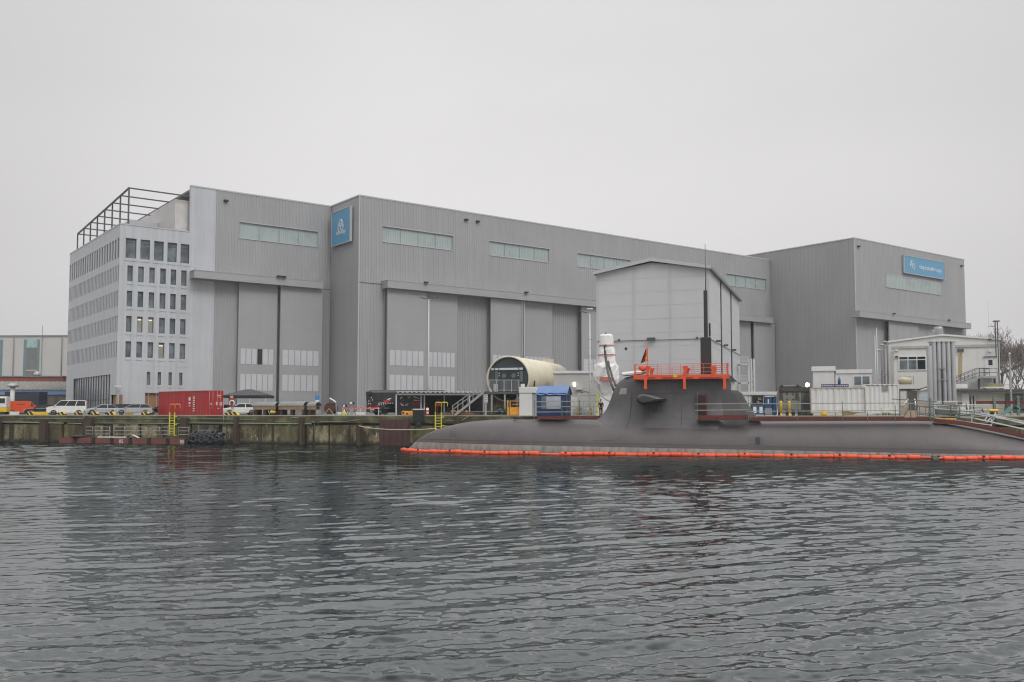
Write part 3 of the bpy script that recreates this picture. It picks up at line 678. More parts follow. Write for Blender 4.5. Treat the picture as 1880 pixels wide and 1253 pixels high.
def sail_front(z):
    if z <= frt[0][1]: return frt[0][0] - (frt[0][1]-z)*2.0
    for (a, za), (b_, zb) in zip(frt, frt[1:]):
        if za <= z <= zb: return a + (b_-a)*(z-za)/(zb-za)
    return frt[-1][0] + (z-frt[-1][1])*4
def sail_ring(z, tf, ta, wm, n=18):
    near, L = [], ta-tf
    for k in range(n+1):
        f = k/n; t = tf + L*f**1.6
        x = min(1, (t-tf)/3.2); w_ = wm*math.sqrt(max(0, 1-(1-x)**2)) if x < 1 else wm
        xr = (ta-t)/.5
        if xr < 1: w_ *= math.sqrt(max(0.0, 1-(1-max(0, xr))**2))*.35+.65 if k < n else .62
        near.append((t, max(.02, w_)))
    return [(t, -w_, z) for t, w_ in near] + [(t, w_, z) for t, w_ in near[::-1]]
def sail_hw(z):
    w_ = 1.30 + 1.05*(max(0, 5.4-z)/3.0)**2
    if z < 2.45: w_ = min(w_, HWM*math.sqrt(max(.05, 1-((z+.2)/3.4)**2.17))-.06)
    return w_
lv = [1.2, 1.6, 2.0, 2.4, 2.8, 3.1, 3.4, 3.8, 4.3, 4.9, 5.5, 6.2, 6.8, ztop-.45, ztop-.2, ztop-.05, ztop]
rg = []
for z in lv:
    sh = 0 if z < ztop-.3 else (.10 if z < ztop-.1 else (.35 if z < ztop-.02 else .8))
    rg.append(sail_ring(z, sail_front(min(z, frt[-1][1]))+(0 if z < frt[-1][1] else sh*1.5), taft-sh*.2, sail_hw(z)-sh*.45))
m = MB(); m.rings(rg); part('sail', m, sm_, sub)
ta1, za1 = sp_(1360, 717.5); ta2, _ = sp_(1374, 741); zb = 2.8
m = MB(); f0 = sp_(1305, 717)[0]
def aft_ring(z, t1): wv = 1.27 + max(0, 4.4-z)*.2; return [(f0, -wv, z), (t1-.8, -wv, z), (t1-.12, -wv*.93, z), (t1, -wv*.8, z), (t1, wv*.8, z), (t1-.12, wv*.93, z), (t1-.8, wv, z), (f0, wv, z)]
m.rings([aft_ring(2.6, ta2+1.4), aft_ring(3.6, ta2+.7), aft_ring(4.7, ta2), aft_ring(za1-.25, ta1+.1), aft_ring(za1, ta1-.25)], smooth=False); part('sail_fairing', m, sm_, sub)
# bow plane on the sail (both sides)
fm = pm('plane_coating', srgb(62,62,63), .4, 0, .12, 1)
t0, z0 = sp_(1169, 733.5, -2.2); t1, _ = sp_(1223, 735, -2.2)
for sg in (-1, 1):
    m = MB(); rgs = []
    for y, k in ((1.1, 1.0), (2.0, 1.0), (2.9, .97), (3.35, .85), (3.5, .55)):
        L = (t1-t0)*k; c0 = t0 + (t1-t0)*(1-k)*.3
        pr = [(0,0),(.04,.5),(.12,.85),(.3,1),(.6,.7),(1,.06),(1,-.06),(.6,-.7),(.3,-1),(.12,-.85),(.04,-.5)]
        rgs.append([(c0+a*L, sg*y, z0 + b_*.50*min(1, k+.05)) for a, b_ in pr])
    m.rings(rgs); part('hydroplane', m, fm, sub)
# pennant number, dark on dark
tn, zn = sp_(1202, 758, -1.8)
tx = text_mb('182', 1.15, 'CENTER', .01, .95); tx.xf(Matrix.Translation((0, 0, 0)))
tx.v = [(x+tn, -(sail_hw(z+zn)+.025)+y, z+zn) for x, y, z in tx.v]; part('hull_number', tx, pm('number_grey', srgb(66,64,64), .5), sub)
def onsail(px, py, d=.015): t, z = sp_(px, py, -1.6); return t, -(sail_hw(z)+d), z
# windscreen patch, panel seams
q = [onsail(1135, 725), onsail(1151, 725), onsail(1152, 711), onsail(1137.5, 711)]
def sailpatch(pxs, name, mat, d=.02):
    m = MB(); pts = [onsail(x, y, d) for x, y in pxs]
    m.poly(pts); part(name, m, mat, sub)
seam = pm('seam', srgb(52,49,50), .6)
def seamline(pxs, r=.022):
    m = MB(); pts = []
    for (xa, ya), (xb, yb) in zip(pxs, pxs[1:]):
        for k in range(5): pts.append(onsail(xa+(xb-xa)*k/5, ya+(yb-ya)*k/5, .0))
    m.tube(pts, r, 4); part('panel_seam', m, seam, sub)
seamline([(1159, 722), (1158.5, 740), (1157, 762), (1155, 775), (1150, 788)]); seamline([(1184, 723), (1280, 723)], .015); seamline([(1186, 766), (1262, 766)], .015)
seamline([(1184, 723), (1182.5, 795)], .014); seamline([(1252, 723), (1251, 795)], .014)
M_screen = pm('bridge_screen', srgb(150,148,146), .3, 0, .2, 2)
t, yv, z = onsail(1144, 718); m = MB()
wsx = 1.3
for xx in (0,): 
    pts = []
    for px, py in ((1136.5, 724.5), (1151, 724.5), (1151.5, 713), (1139, 713)):
        tt, zz = sp_(px, py, -.9); x = max(.0, min(1, (tt-sail_front(zz))/3.2)); w_ = sail_hw(zz)*math.sqrt(max(0, 1-(1-x)**2)); pts.append((tt, -w_-.04, zz))
    m.poly(pts)
part('bridge_screen', m, M_screen, sub)
# door opening, with red inner edge
a = onsail(1280, 762, .04); b1 = onsail(1295.5, 726.5, .04)
m = MB(); m.box(a[0], b1[0], a[1]-.02, a[1]+.5, a[2], b1[2]); part('sail_door', m, pm('door_red', srgb(44,22,22), .7, 0, .2), sub)
m = MB(); m.box(b1[0], b1[0]+.12, a[1]-.035, a[1]+.4, a[2], b1[2]+.1); m.box(a[0], b1[0], a[1]-.035, a[1]+.4, b1[2], b1[2]+.1); part('door_frame', m, M_redplank, sub)
# hull hatch patch and dark square
M_patch = pm('hull_patch', srgb(68,65,68), .55, 0, .06, 1)
def onhull(px, py, d=.03):
    lo, hi = -3.7, -.2
    for _ in range(40):
        y = (lo+hi)/2; t, z = sp_(px, py, y); hw = hull_hw(t); zt_ = hull_top(t); sa_ = max(0, min(1, (z+.2)/(zt_+.2)))**(1/.92); yy = -hw*max(0, 1-sa_**2)**.5
        if y < yy: lo = y
        else: hi = y
    t, z = sp_(px, py, y-d); return (t, y-d, z)
def hullpatch(x0, y0, x1, y1, name, mat, n=4, d=.025):
    m = MB(); 
    for i in range(n):
        ya, yb = y0+(y1-y0)*i/n, y0+(y1-y0)*(i+1)/n
        m.quad(onhull(x0, yb, d), onhull(x1, yb, d), onhull(x1, ya, d), onhull(x0, ya, d))
    part(name, m, mat, sub)
hullpatch(1374, 794, 1402, 821, 'access_panel', M_patch); hullpatch(1386.5, 803, 1395.5, 816, 'hull_opening', M_dark, 3, .05)
hullpatch(826, 792, 838, 803, 'access_panel', M_patch, 3); 
def hullline(pxs, r=.02, name='panel_seam'):
    m = MB(); pts = []
    for (xa, ya), (xb, yb) in zip(pxs, pxs[1:]):
        n = max(2, int(abs(xb-xa)/12)+2)
        for k in range(n): pts.append(onhull(xa+(xb-xa)*k/n, ya+(yb-ya)*k/n, .0))
    pts.append(onhull(*pxs[-1], .0)); m.tube(pts, r, 4); part(name, m, seam, sub)
hullline([(801, 791), (799, 795), (788, 800), (784, 802), (790, 796)], .025)
for x in (895, 994, 1060, 1374, 1443, 1667, 1800): hullline([(x+1, 776.5 if x < 1750 else 790), (x, 790 if x < 1750 else 800), (x-1.5, 808 if x < 1100 else 818)], .016)
hullline([(1150, 789), (1146, 796), (1140, 803), (1130, 808), (1110, 810), (1090, 810)], .028)
for q in ((1190,1205,794,806),(1224,1243,795,808),(1100,1120,781,786),(1436,1438,782,800),(1205,1216,812,816)): hullline([(q[0],q[2]),(q[1],q[2]),(q[1],q[3]),(q[0],q[3]),(q[0],q[2])], .012)
for x in range(960, 1860, 13):
    if x % 39 == 0: hullline([(x, 819 if x < 1300 else 824), (x-.5, 824 if x < 1300 else 829)], .02, 'drain_slot')
# dark plate standing in for the shaded notch behind the sail fairing
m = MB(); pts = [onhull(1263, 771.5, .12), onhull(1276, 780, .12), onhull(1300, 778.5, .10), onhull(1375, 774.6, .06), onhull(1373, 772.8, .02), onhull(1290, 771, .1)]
m.poly(pts); part('notch_shade', m, M_dark, sub)
# masts
def mastbox(px0, px1, ptop, pbot, hw, name, mat):
    a, zt_ = sp_(px0, ptop); bb, zb_ = sp_(px1, pbot); m = MB(); m.box(a, bb, -hw, hw, zb_, zt_); part(name, m, mat, sub, bevel=.08)
M_mast = pm('mast_brown', srgb(50,46,44), .6, 0, .06, 1)
mastbox(1286, 1306.5, 620, 692, .45, 'snorkel_mast', M_mast); mastbox(1291.5, 1299.7, 533.5, 620.3, .22, 'periscope_mast', M_mast); mastbox(1301, 1305, 593.5, 618.5, .1, 'antenna_mast', M_mast)
a, z0 = sp_(1295.5, 533); _, z1 = sp_(1295.5, 448); m = MB(); m.tube([(a, 0, z0), (a, 0, z1)], [.045, .03], 5); part('whip_antenna', m, M_dsteel, sub)
a, z0 = sp_(1348, 700); m = MB(); m.prism([(a-.6, z0+.5), (a-.3, z0+.5), (a+.25, z0-.05), (a-.6, z0-.05)], -.5, .5); part('stern_light_hood', m, sm_, sub)
m = MB(); a, z0 = sp_(1343.5, 717); _, z1 = sp_(1345, 699); m.box(a, a+.25, -.3, .3, z0, z1); part('stern_light', m, M_white, sub)
# ---------------------------------------------------------------- orange oil boom round the boat
boom_px = [(738.5,825.6),(744,827.2),(753,828),(803,829.6),(865,831.4),(927,832.8),(986,833.6),(1004,834),(1012,834),(1020,834),(1110,834.4),(1200,835.2),(1303,836.4),(1400,837.2),(1490,838.2),(1600,839.6),(1693,841),(1709,841.8),(1716,842),(1722,842),(1800,841.6),(1880,841.8),(1960,842),(2010,841.5)]
bp_ = [atz(x, y, .1) for x, y in boom_px]
Lb = [0]
for a, b_ in zip(bp_, bp_[1:]): Lb.append(Lb[-1]+(b_-a).length)
def bat(s):
    for i in range(len(Lb)-1):
        if s <= Lb[i+1]: f = (s-Lb[i])/(Lb[i+1]-Lb[i]); return bp_[i].lerp(bp_[i+1], f)
    return bp_[-1]
M_boom = pm('boom_orange', srgb(232,84,42), .55, 0, .14, 2, .35, srgb(150,60,36), 3)
boom = thing('oil_boom', 'bright orange floating boom laid along the submarine waterline', 'boom', (0, 0, 0))
nseg = 66; pinch = [Lb[8], Lb[18]]
for k in range(nseg):
    s0, s1 = Lb[-1]*k/nseg, Lb[-1]*(k+1)/nseg; mid = (s0+s1)/2; rad = .21 + .025*math.sin(k*2.3)
    for p in pinch:
        if abs(mid-p) < 1.0: rad = .10
    pts = []; rs = []
    for f, q in ((.0, .55), (.05, .92), (.25, 1), (.5, .9 if k % 3 else 1), (.75, 1), (.95, .92), (1, .55)):
        p = bat(s0+(s1-s0)*f); pts.append(p+Vector((0, .05*math.sin(k*1.7), .03*math.sin(k*.9)))); rs.append(rad*q)
    m = MB(); m.tube(pts, rs, 8); o = part('float', m, M_boom, boom)
for s in (Lb[18],):
    p = bat(s); m = MB(); m.box(p.x-.22, p.x+.22, p.y-.25, p.y+.2, -.15, .32); part('coupling', m, M_railg, boom)
m = MB()
for k in range(0, nseg, 4):
    p = bat(Lb[-1]*(k+.5)/nseg); m.box(p.x-.08, p.x+.08, p.y-.25, p.y-.1, .2, .34)
tag(part('tie', m, M_black, boom))
# ---------------------------------------------------------------- orange work platform on the sail
wp = thing('work_platform', 'orange railed work platform clamped round the top of the submarine sail', 'platform', SUB0, SROT)
tA, zA = sp_(1164.5, 696, -1.9); tB, zB = sp_(1337, 697, -1.9); zF = (zA+zB)/2
_, zR = sp_(1250, 668.5, -1.9)
for sg in (-1, 1):
    y = sg*1.95; m = MB(); m.box(tA, tB, y-.09, y+.09, zF, zF+.40); part('beam', m, M_orange, wp)
    for z in (zR, zR-.38, zR-.75):
        m = MB(); m.bar((tA+.05, y, z), (tB-.05, y, z), .042); part('rail', m, M_orange, wp)
    for k in range(9):
        t = tA+.08+(tB-tA-.16)*k/8; m = MB(); m.bar((t, y, zF+.4), (t, y, zR), .12 if k in (0, 8) else .036); part('post', m, M_orange, wp)
    for px in (1185.5, 1257, 1330.5):
        t = sp_(px, 705, -1.9)[0]; _, zl = sp_(px, 715, -1.9); m = MB(); m.bar((t, y+sg*.1, zl), (t, y+sg*.1, zF), .26); part('leg', m, M_orange, wp)
    for px in (1188.5, 1257, 1308):
        t = sp_(px, 690, -1.9)[0]; m = MB(); m.bar((t-.12*0, y, zF+.4), (t+.12, y, zF+1.15), .26); m.box(t-.15, t+.3, y-.2*sg, y+.1*sg, zF+.95, zF+1.2); part('clamp', m, M_orange, wp)
for t in (tA, tB):
    m = MB(); m.box(t-.09, t+.09, -1.86, 1.86, zF+.02, zF+.38); part('beam', m, M_orange, wp)
    for z in (zR, zR-.75): m = MB(); m.bar((t, -1.9, z), (t, 1.9, z), .05); part('rail', m, M_orange, wp)
m = MB(); m.box(tA+.1, tB-.1, -1.85, -1.25, zF+.2, zF+.26); m.box(tA+.1, tB-.1, 1.25, 1.85, zF+.2, zF+.26); part('deck', m, pm('grating', srgb(120,112,106), .7), wp)
t0, z0 = sp_(1235.5, 693.2, -2.05); t1, z1 = sp_(1243.5, 687.6, -2.05); m = MB(); m.box(t0, t1, -2.09, -2.05, z0, z1); part('warning_plate', m, M_yellow, wp)
mm = MB()
for px in (1196, 1222, 1228, 1266, 1290, 1303, 1318): t, z = sp_(px, 694, -2.05); mm.box(t-.35, t+.35, -2.052, -2.045, z-.07, z+.07)
part('stencil_marks', mm, pm('stencil', srgb(160,52,34), .6), wp)
m = MB(); t, z = sp_(1180, 677, -1.8); m.lathe([(.05, -.3), (.28, -.3), (.28, .3), (.05, .3)], 12, (0, 0, 0)); m.xf(Matrix.Translation((t, -1.8, z)) @ Matrix.Rotation(R(90), 4, 'X')); part('lifebuoy', m, M_orange, wp)
# white sheet folded at the sail front, hood
t, z = sp_(1150, 690.5); m = MB(); m.rings([[(t-.3, -.9, z), (t+1.5, -.9, z+.15), (t+2.2, -.8, z+.45), (t+2.2, .8, z+.45), (t+1.5, .9, z+.15), (t-.3, .9, z)], [(t-.3, -.9, z+.15), (t+1.5, -.9, z+.32), (t+2.2, -.8, z+.62), (t+2.2, .8, z+.62), (t+1.5, .9, z+.32), (t-.5, .9, z+.4)]], True, True, False)
solo('cover_sheet', m, M_sheet, 'small white cover sheet folded over the front of the sail top', 'cover', SUB0, SROT)
# flag
fl = thing('national_flag', 'limp black red and gold flag on a thin staff above the sail', 'flag', SUB0, SROT)
t, z0 = sp_(1189.5, 690, -1.2); _, z1 = sp_(1189.5, 634, -1.2)
m = MB(); m.tube([(t, -1.2, z0), (t, -1.2, z1)], .03, 5); part('staff', m, M_orange, fl)
MF = [pm('flag_black', (.01,.01,.012), .8), pm('flag_red', srgb(150,20,24), .8), pm('flag_gold', srgb(226,160,50), .8)]
m = MB(); zt_ = sp_(1189, 637.5, -1.2)[1]; zb_ = sp_(1184, 663, -1.2)[1]; n = 10
for i in range(3):
    m.cur = i
    for k in range(n):
        f0, f1 = k/n, (k+1)/n
        def pt(f, c):   # c: across the cloth 0..1 from the fly to the hoist
            zz = zt_+(zb_-zt_)*f; x = t-.03-(.12+.30*f)*(1-c)*1.6; return (x, -1.2+.10*math.sin(9*f+5*c), zz-.25*(1-c))
        c0, c1 = i/3, (i+1)/3
        m.quad(pt(f0, c0), pt(f1, c0), pt(f1, c1), pt(f0, c1), True)
part('cloth', m, MF, fl)
# ---------------------------------------------------------------- scaffold railings on the boat
def rail_thing(label, pts, posts, z_off, plank, y, nrail=2, wk=1.0, up=1.15, mat=M_rail, txt=None, kind='scaffold railing'):
    """pts: pixel polyline of the toe board (top edge)"""
    loc = [sp_(px, py, y) for px, py in pts]
    s = thing('scaffold_railing', label, 'railing', SUB0, SROT, 'scaffold railings on the submarine deck')
    for (a, za), (c, zc_) in zip(loc, loc[1:]):
        if plank:
            m = MB(); m.rings([[(a, y-.03, za-plank), (a, y+.03, za-plank), (a, y+.03, za), (a, y-.03, za)], [(c, y-.03, zc_-plank), (c, y+.03, zc_-plank), (c, y+.03, zc_), (c, y-.03, zc_)]], True, True, False); part('toe_board', m, M_redplank, s)
            m = MB() if wk else None
            if wk: m.rings([[(a, y+.04, za-plank-.06), (a, y+wk, za-plank-.06), (a, y+wk, za-plank), (a, y+.04, za-plank)], [(c, y+.04, zc_-plank-.06), (c, y+wk, zc_-plank-.06), (c, y+wk, zc_-plank), (c, y+.04, zc_-plank)]], True, True, False); part('walkway', m, M_wood, s)
        for k in range(nrail):
            h = up*(k+1)/nrail; m = MB(); m.bar((a-.15, y-.06, za+h-.1), (c+.15, y-.06, zc_+h-.1), .075); part('rail', m, mat, s)
    for px, ptop, pbot in posts:
        a, z1 = sp_(px, ptop, y); _, z0 = sp_(px, pbot, y); m = MB(); m.bar((a, y-.1, z0), (a, y-.1, z1), .06); part('post', m, M_railg, s)
    if txt:
        for px, py in txt: q = sp_(px, py, y); tx = text_mb('BLOHM', .17, 'CENTER', .004); tx.xf(Matrix.Translation((q[0], y-.04, q[1]))); part('stencil', tx, M_letter, s)
    return s
rail_thing('scaffold railing round the blue tent on the foredeck', [(986, 764.5), (1099, 764)], [(936, 737, 771), (981.5, 735, 770), (1032, 735, 770), (1064, 735, 768)], 0, .27, -1.6, 3, 0, 1.5)
rail_thing('scaffold railing with red toe board at the sail doorway', [(1279.5, 763.2), (1373, 762.2)], [(1280, 719, 772), (1373.5, 727, 772)], 0, .38, -2.6, 2, .7, 1.15)
rail_thing('long scaffold railing on the afterdeck before the white containers', [(1375, 767), (1510, 766.6), (1640, 766.5), (1712, 767.5)], [(1378, 740, 773), (1464, 737, 774), (1546, 737, 775), (1592, 756, 775), (1643, 744, 775), (1707, 731, 776)], 0, .24, -1.9, 2, .6, 1.35)
rail_thing('scaffold railing sloping down over the tapering stern', [(1714, 768.5), (1770, 774), (1815, 782), (1880, 797), (1930, 808)], [(1788, 752, 772)], 0, .30, -1.7, 0, .6, 1.3)
# aluminium gangway beams descending past the stern
gw = thing('gangway', 'white aluminium truss gangway sloping down past the stern', 'gangway', (0, 0, 0))
def wb(p, q, w=.10, name='beam', mat=M_whitesteel, th=gw, Y=88.0):
    a, c = at(p[0], p[1], Y), at(q[0], q[1], Y+ (0 if len(q) < 3 else q[2])); m = MB(); m.bar(a, c, w); part(name, m, mat, th)
wb((1700, 749.5), (1790, 755.5)); wb((1790, 755.5), (1895, 782)); wb((1760, 757), (1790, 763)); wb((1786, 759.5), (1895, 779), .09); wb((1760, 751), (1895, 776.5), .08)
wb((1785, 767.5), (1895, 791.5), .12); wb((1700, 760), (1785, 768), .1); wb((1700, 764.5), (1820, 781), .08); wb((1784, 760), (1784, 776), .08)
for a, c in (((1808, 772), (1816, 759)), ((1816, 759), (1822, 779)), ((1820, 779), (1829, 760)), ((1811, 776), (1824, 762)), ((1828, 757), (1818, 785)), ((1818, 785), (1818, 789))): wb(a, c, .09, 'brace')
# dark scaffold tubes at the boarding place
ls = thing('boarding_scaffold', 'dark green scaffold poles standing at the boarding steps', 'scaffold', (0, 0, 0))
for p, q in (((1637, 733), (1720, 738)), ((1652, 714), (1652, 764)), ((1707, 731), (1706, 772)), ((1684, 744), (1684, 770)), ((1686, 758.5), (1760, 765)), ((1686, 761), (1716, 764)), ((1684, 746), (1716, 750)), ((1686, 741), (1775, 746)), ((1716, 752), (1800, 757.5)), ((1745, 744), (1745, 766)), ((1762, 748), (1762, 767)), ((1700, 755), (1790, 762)), ((1672, 738), (1672, 768))): wb(p, q, .08, 'pole', M_railg, ls, 87.5)
# netted boarding steps
bs = thing('boarding_steps', 'timber boarding steps with pale net sides rising from the deck to the yard', 'steps', (0, 0, 0))
a0, a1 = at(1660, 768, 87.5), at(1682, 768, 87.5); b0, b1 = at(1668, 755, 97.5), at(1680, 755, 97.5)
for k in range(10):
    f0, f1 = k/10, (k+.8)/10; m = MB(); m.rings([[a0.lerp(b0, f0), a1.lerp(b1, f0), a1.lerp(b1, f1), a0.lerp(b0, f1)], [p+Vector((0,0,.07)) for p in (a0.lerp(b0, f0), a1.lerp(b1, f0), a1.lerp(b1, f1), a0.lerp(b0, f1))]], True, True, False); part('tread', m, M_wood, bs)
M_net = pm('net', srgb(168,156,140), .9, 0, .2, 8)
for sgn, (p0, p1) in ((-1, (a0, b0)), (1, (a1, b1))):
    m = MB(); n = 14
    for k in range(n+1):
        q = p0.lerp(p1, k/n); m.bar(q, q+Vector((0, 0, 1.2)), .025)
        if k < n:
            q2 = p0.lerp(p1, (k+1)/n)
            m.bar(q, q2+Vector((0,0,1.2)), .02); m.bar(q+Vector((0,0,1.2)), q2, .02)
    part('side_net', m, M_net, bs); m = MB(); m.bar(p0+Vector((0,0,1.25)), p1+Vector((0,0,1.25)), .08); part('handrail', m, M_whitesteel, bs)
# yellow rope coil and hose on the casing
def coil(c, r, n, tr, mat, name, label, cat, squash=1.0):
    m = MB(); pts = [Vector(c)+Vector((r*(1-.04*(k % 17)/17)*math.cos(k*.55)*squash, r*.5*math.sin(k*.55), .02*k/n+.05*math.sin(k*.21))) for k in range(n)]; m.tube(pts, tr, 5); return solo(name, m, mat, label, cat)
c = at(1735, 770.5, 87.0); coil(c, 1.0, 70, .05, pm('rope_yellow', srgb(196,150,74), .8, 0, .2, 6), 'rope_coil', 'loose heap of yellow rope on the stern casing', 'rope', 1.0)
t, z = sp_(968, 770.5); m = MB(); m.tube([(t+1.3*math.cos(k*.4)*(1-.1*k/40), -.6+.6*math.sin(k*.4), z+.12+.15*(k % 5)/5) for k in range(42)], .045, 5); solo('hose_coil', m, M_black, 'black hose looped on the foredeck beside the blue tent', 'hose', SUB0, SROT)
# ---------------------------------------------------------------- blue tent on the foredeck
t0, zb_ = sp_(986, 764, -1.2); t1, _ = sp_(1040, 764, -1.2); _, ze = sp_(1010, 722, -1.2); _, zr = sp_(1010, 709.5, 0)
tw = t1-t0; zb_ -= .1
tent = thing('work_tent', 'small blue work tent with clear window panels on the foredeck', 'tent', SUB0 + Vector((SC*t0, SS*t0, 0)), SROT)
M_tarp = pm('blue_tarpaulin', srgb(36,54,98), .5, 0, .18, 1.5, .2, srgb(34,50,88), 1.5, bump=.25); M_tarp2 = pm('blue_roof_sheet', srgb(76,110,160), .45, 0, .15, 1.2, .25, srgb(56,84,130), 1.5, bump=.3)
yd = 1.25; ov_ = .12
m = MB(); m.quad((0,-yd,zb_),(tw,-yd,zb_),(tw,-yd,ze),(0,-yd,ze)); m.quad((tw,-yd,zb_),(tw,yd,zb_),(tw,yd,ze),(tw,-yd,ze)); m.quad((0,yd,zb_),(0,-yd,zb_),(0,-yd,ze),(0,yd,ze)); m.quad((tw,yd,zb_),(0,yd,zb_),(0,yd,ze),(tw,yd,ze))
m.poly([(tw,-yd,ze),(tw,yd,ze),(tw,0,zr)]); m.poly([(0,yd,ze),(0,-yd,ze),(0,0,zr)]); part('wall', m, M_tarp, tent)
m = MB(); nx = 12; ny = 4
for sg in (-1, 1):
    rows = []
    for j in range(ny+1):
        f = j/ny; rows.append([(-ov_+(tw+2*ov_)*i/nx, sg*(yd+ov_)*(1-f), ze-.1+(zr+.05-ze+.1)*f + .035*math.sin(i*2.1+j)*(1-f) - (.10*abs(math.sin(i*.8)) if j == 0 else 0)) for i in range(nx+1)])
    m.rings(rows, False, False)
part('roof', m, M_tarp2, tent)
q0 = sp_(1003, 751, -1.26); q1 = sp_(1029.5, 728, -1.26)
m = MB(); m.box(q0[0]-t0, q1[0]-t0, -yd-.02, -yd-.002, q0[1], q1[1]); part('window', m, pm('clear_film', srgb(176,182,188), .2, 0, .12, 2), tent)
q0 = sp_(994, 751, -1.26); q1 = sp_(1002.5, 728, -1.26); m = MB(); m.box(q0[0]-t0, q1[0]-t0, -yd-.02, -yd-.002, q0[1], q1[1]); part('window', m, pm('dull_film', srgb(104,114,130), .3, 0, .2, 2), tent)
m = MB(); m.box(tw-.02, tw+.02, -.6, .5, zb_, ze-.2); part('doorway', m, M_dark, tent)
for x in (0, tw):
    m = MB(); m.bar((x, -yd-.01, zb_), (x, -yd-.01, ze), .05); part('pole', m, M_dsteel, tent)
# ================================================================ vehicles
CARC = {}
def paint(name, col, rough=.3): return pm('paint_'+name, col, rough, 0, .06, .8, .15, sc3(col, .7), 1)
M_lamp = pm('lamp_glass', srgb(220,222,222), .12); M_tail = pm('tail_red', srgb(170,30,26), .25); M_rim = pm('rim', srgb(150,152,154), .35, .6); M_plate = pm('plate', srgb(216,216,210), .5); M_trimblk = pm('black_trim', srgb(30,31,33), .5)
def car(name, label, cat, px, Y, rz, L, Wd, Ht, mat, kind='hatch', group=None):
    c = gx(px, Y); t = thing(name, label, cat, c, R(rz), group)
    h = L/2; r = .33; wb = L*.29; van = kind.startswith('van')
    belt = Ht*(.60 if van else .63); hood = Ht*(.56 if van else .57)
    if van: cab = (-h+.10, h-1.05, -h+.16, h-1.75); nose = (h-.95, belt)
    elif kind == 'estate': cab = (-h+.12, h-1.35, -h+.62, h-2.2); nose = (h-1.2, hood+.09)
    elif kind == 'suv': cab = (-h+.15, h-1.2, -h+.62, h-2.05); nose = (h-1.05, hood+.08)
    else: cab = (-h+.35, h-1.3, -h+1.15, h-2.15); nose = (h-1.15, hood+.1)
    def arch(xc): return [(xc + (r+.07)*math.cos(R(a)), .30 + (r+.07)*math.sin(R(a))) for a in (0, 30, 60, 90, 120, 150, 180)]
    lo = .24
    poly = [(-h+.05, lo), (-h, .42), (-h+.02, .8 if not van else 1.0), (cab[0]-.02, belt), (cab[1]+.12, belt), (nose[0], nose[1]), (h-.30, hood), (h-.05, hood-.17), (h, .50), (h-.04, lo)]
    poly = poly + [q for q in arch(h-.90)] + [q for q in arch(-h+.95)]
    m = MB(); m.prism(poly, -Wd/2, Wd/2); part('body', m, mat, t, bevel=.05)
    y0, y1 = Wd/2-.05, Wd/2-(.14 if van else .17)
    bot = [(cab[0], -y0, belt), (cab[1]+.1, -y0, belt), (cab[1]+.1, y0, belt), (cab[0], y0, belt)]; topz = Ht-.05
    top = [(cab[2], -y1, topz), (cab[3], -y1, topz), (cab[3], y1, topz), (cab[2], y1, topz)]
    m = MB(); m.rings([bot, top], True, True, False); part('windows', m, M_glassdk if kind != 'vanx' else mat, t)
    m = MB(); m.rings([[(x*1.0, y*1.02, topz-.03) for x, y, _ in top], [(cab[2]+.05, -y1*.96, Ht), (cab[3]-.05, -y1*.96, Ht), (cab[3]-.05, y1*.96, Ht), (cab[2]+.05, y1*.96, Ht)]], True, True, False); part('roof', m, mat, t, bevel=.03)
    pil = MB()
    for sg in (-1, 1):
        for f in ((0, .45, 1) if not van else (0, .33, .66, 1)):
            p = Vector((cab[0]+(cab[1]+.1-cab[0])*f, sg*(y0+.005), belt)); q = Vector((cab[2]+(cab[3]-cab[2])*f, sg*(y1+.005), topz)); pil.bar(p, q, .09, .05)
        if kind in ('vanx',): pass
        pil.bar((cab[0], sg*y0, belt), (cab[1]+.1, sg*y0, belt), .06); pil.bar((cab[2], sg*y1, topz), (cab[3], sg*y1, topz), .07)
    part('pillars', pil, mat, t)
    for sx_ in (h-.90, -h+.95):
        for sg in (-1, 1):
            m = MB(); yy = sg*(Wd/2-.11); m.rings([[(sx_+q*math.cos(2*math.pi*k/16), yy+d, .33+q*math.sin(2*math.pi*k/16)) for k in range(16)] for q, d in ((r-.05, -.10), (r, -.07), (r, .07), (r-.05, .10))]); w_ = part('wheel', m, M_tyre, t)
            m = MB(); m.rings([[(sx_+q*math.cos(2*math.pi*k/12), yy+sg*d, .33+q*math.sin(2*math.pi*k/12)) for k in range(12)] for q, d in ((.22, .02), (.22, .105), (.05, .09))]); part('rim', m, M_rim, w_)
    for sg in (-1, 1):
        m = MB(); m.box(h-.20, h+.012, sg*(Wd/2-.08), sg*(Wd/2-.48), hood-.25, hood-.10); part('headlight', m, M_lamp, t)
        m = MB(); m.box(-h-.012, -h+.14, sg*(Wd/2-.02), sg*(Wd/2-.24), .78, 1.05 if van else .95); part('tail_light', m, M_tail, t)
        m = MB(); m.box(cab[1]-.15, cab[1]+.05, sg*(Wd/2), sg*(Wd/2+.16), belt, belt+.14); part('mirror', m, mat, t)
    m = MB(); m.box(h-.03, h+.015, -Wd*.30, Wd*.30, .42, hood-.27); part('grille', m, M_trimblk, t)
    m = MB(); m.box(h+.016, h+.03, -.26, .26, .40, .51); part('number_plate', m, M_plate, t)
    m = MB(); m.box(-h-.03, -h-.01, -.26, .26, .55, .66); part('number_plate', m, M_plate, t)
    return t
P_white = paint('white', srgb(220,220,216)); P_silver = paint('silver', srgb(166,170,174), .25); P_black = paint('black', srgb(34,36,40), .2); P_orange = paint('orange', srgb(222,84,38), .35); P_grey = paint('grey', srgb(110,114,118), .25)
G_ = 'vehicles parked on the quay'
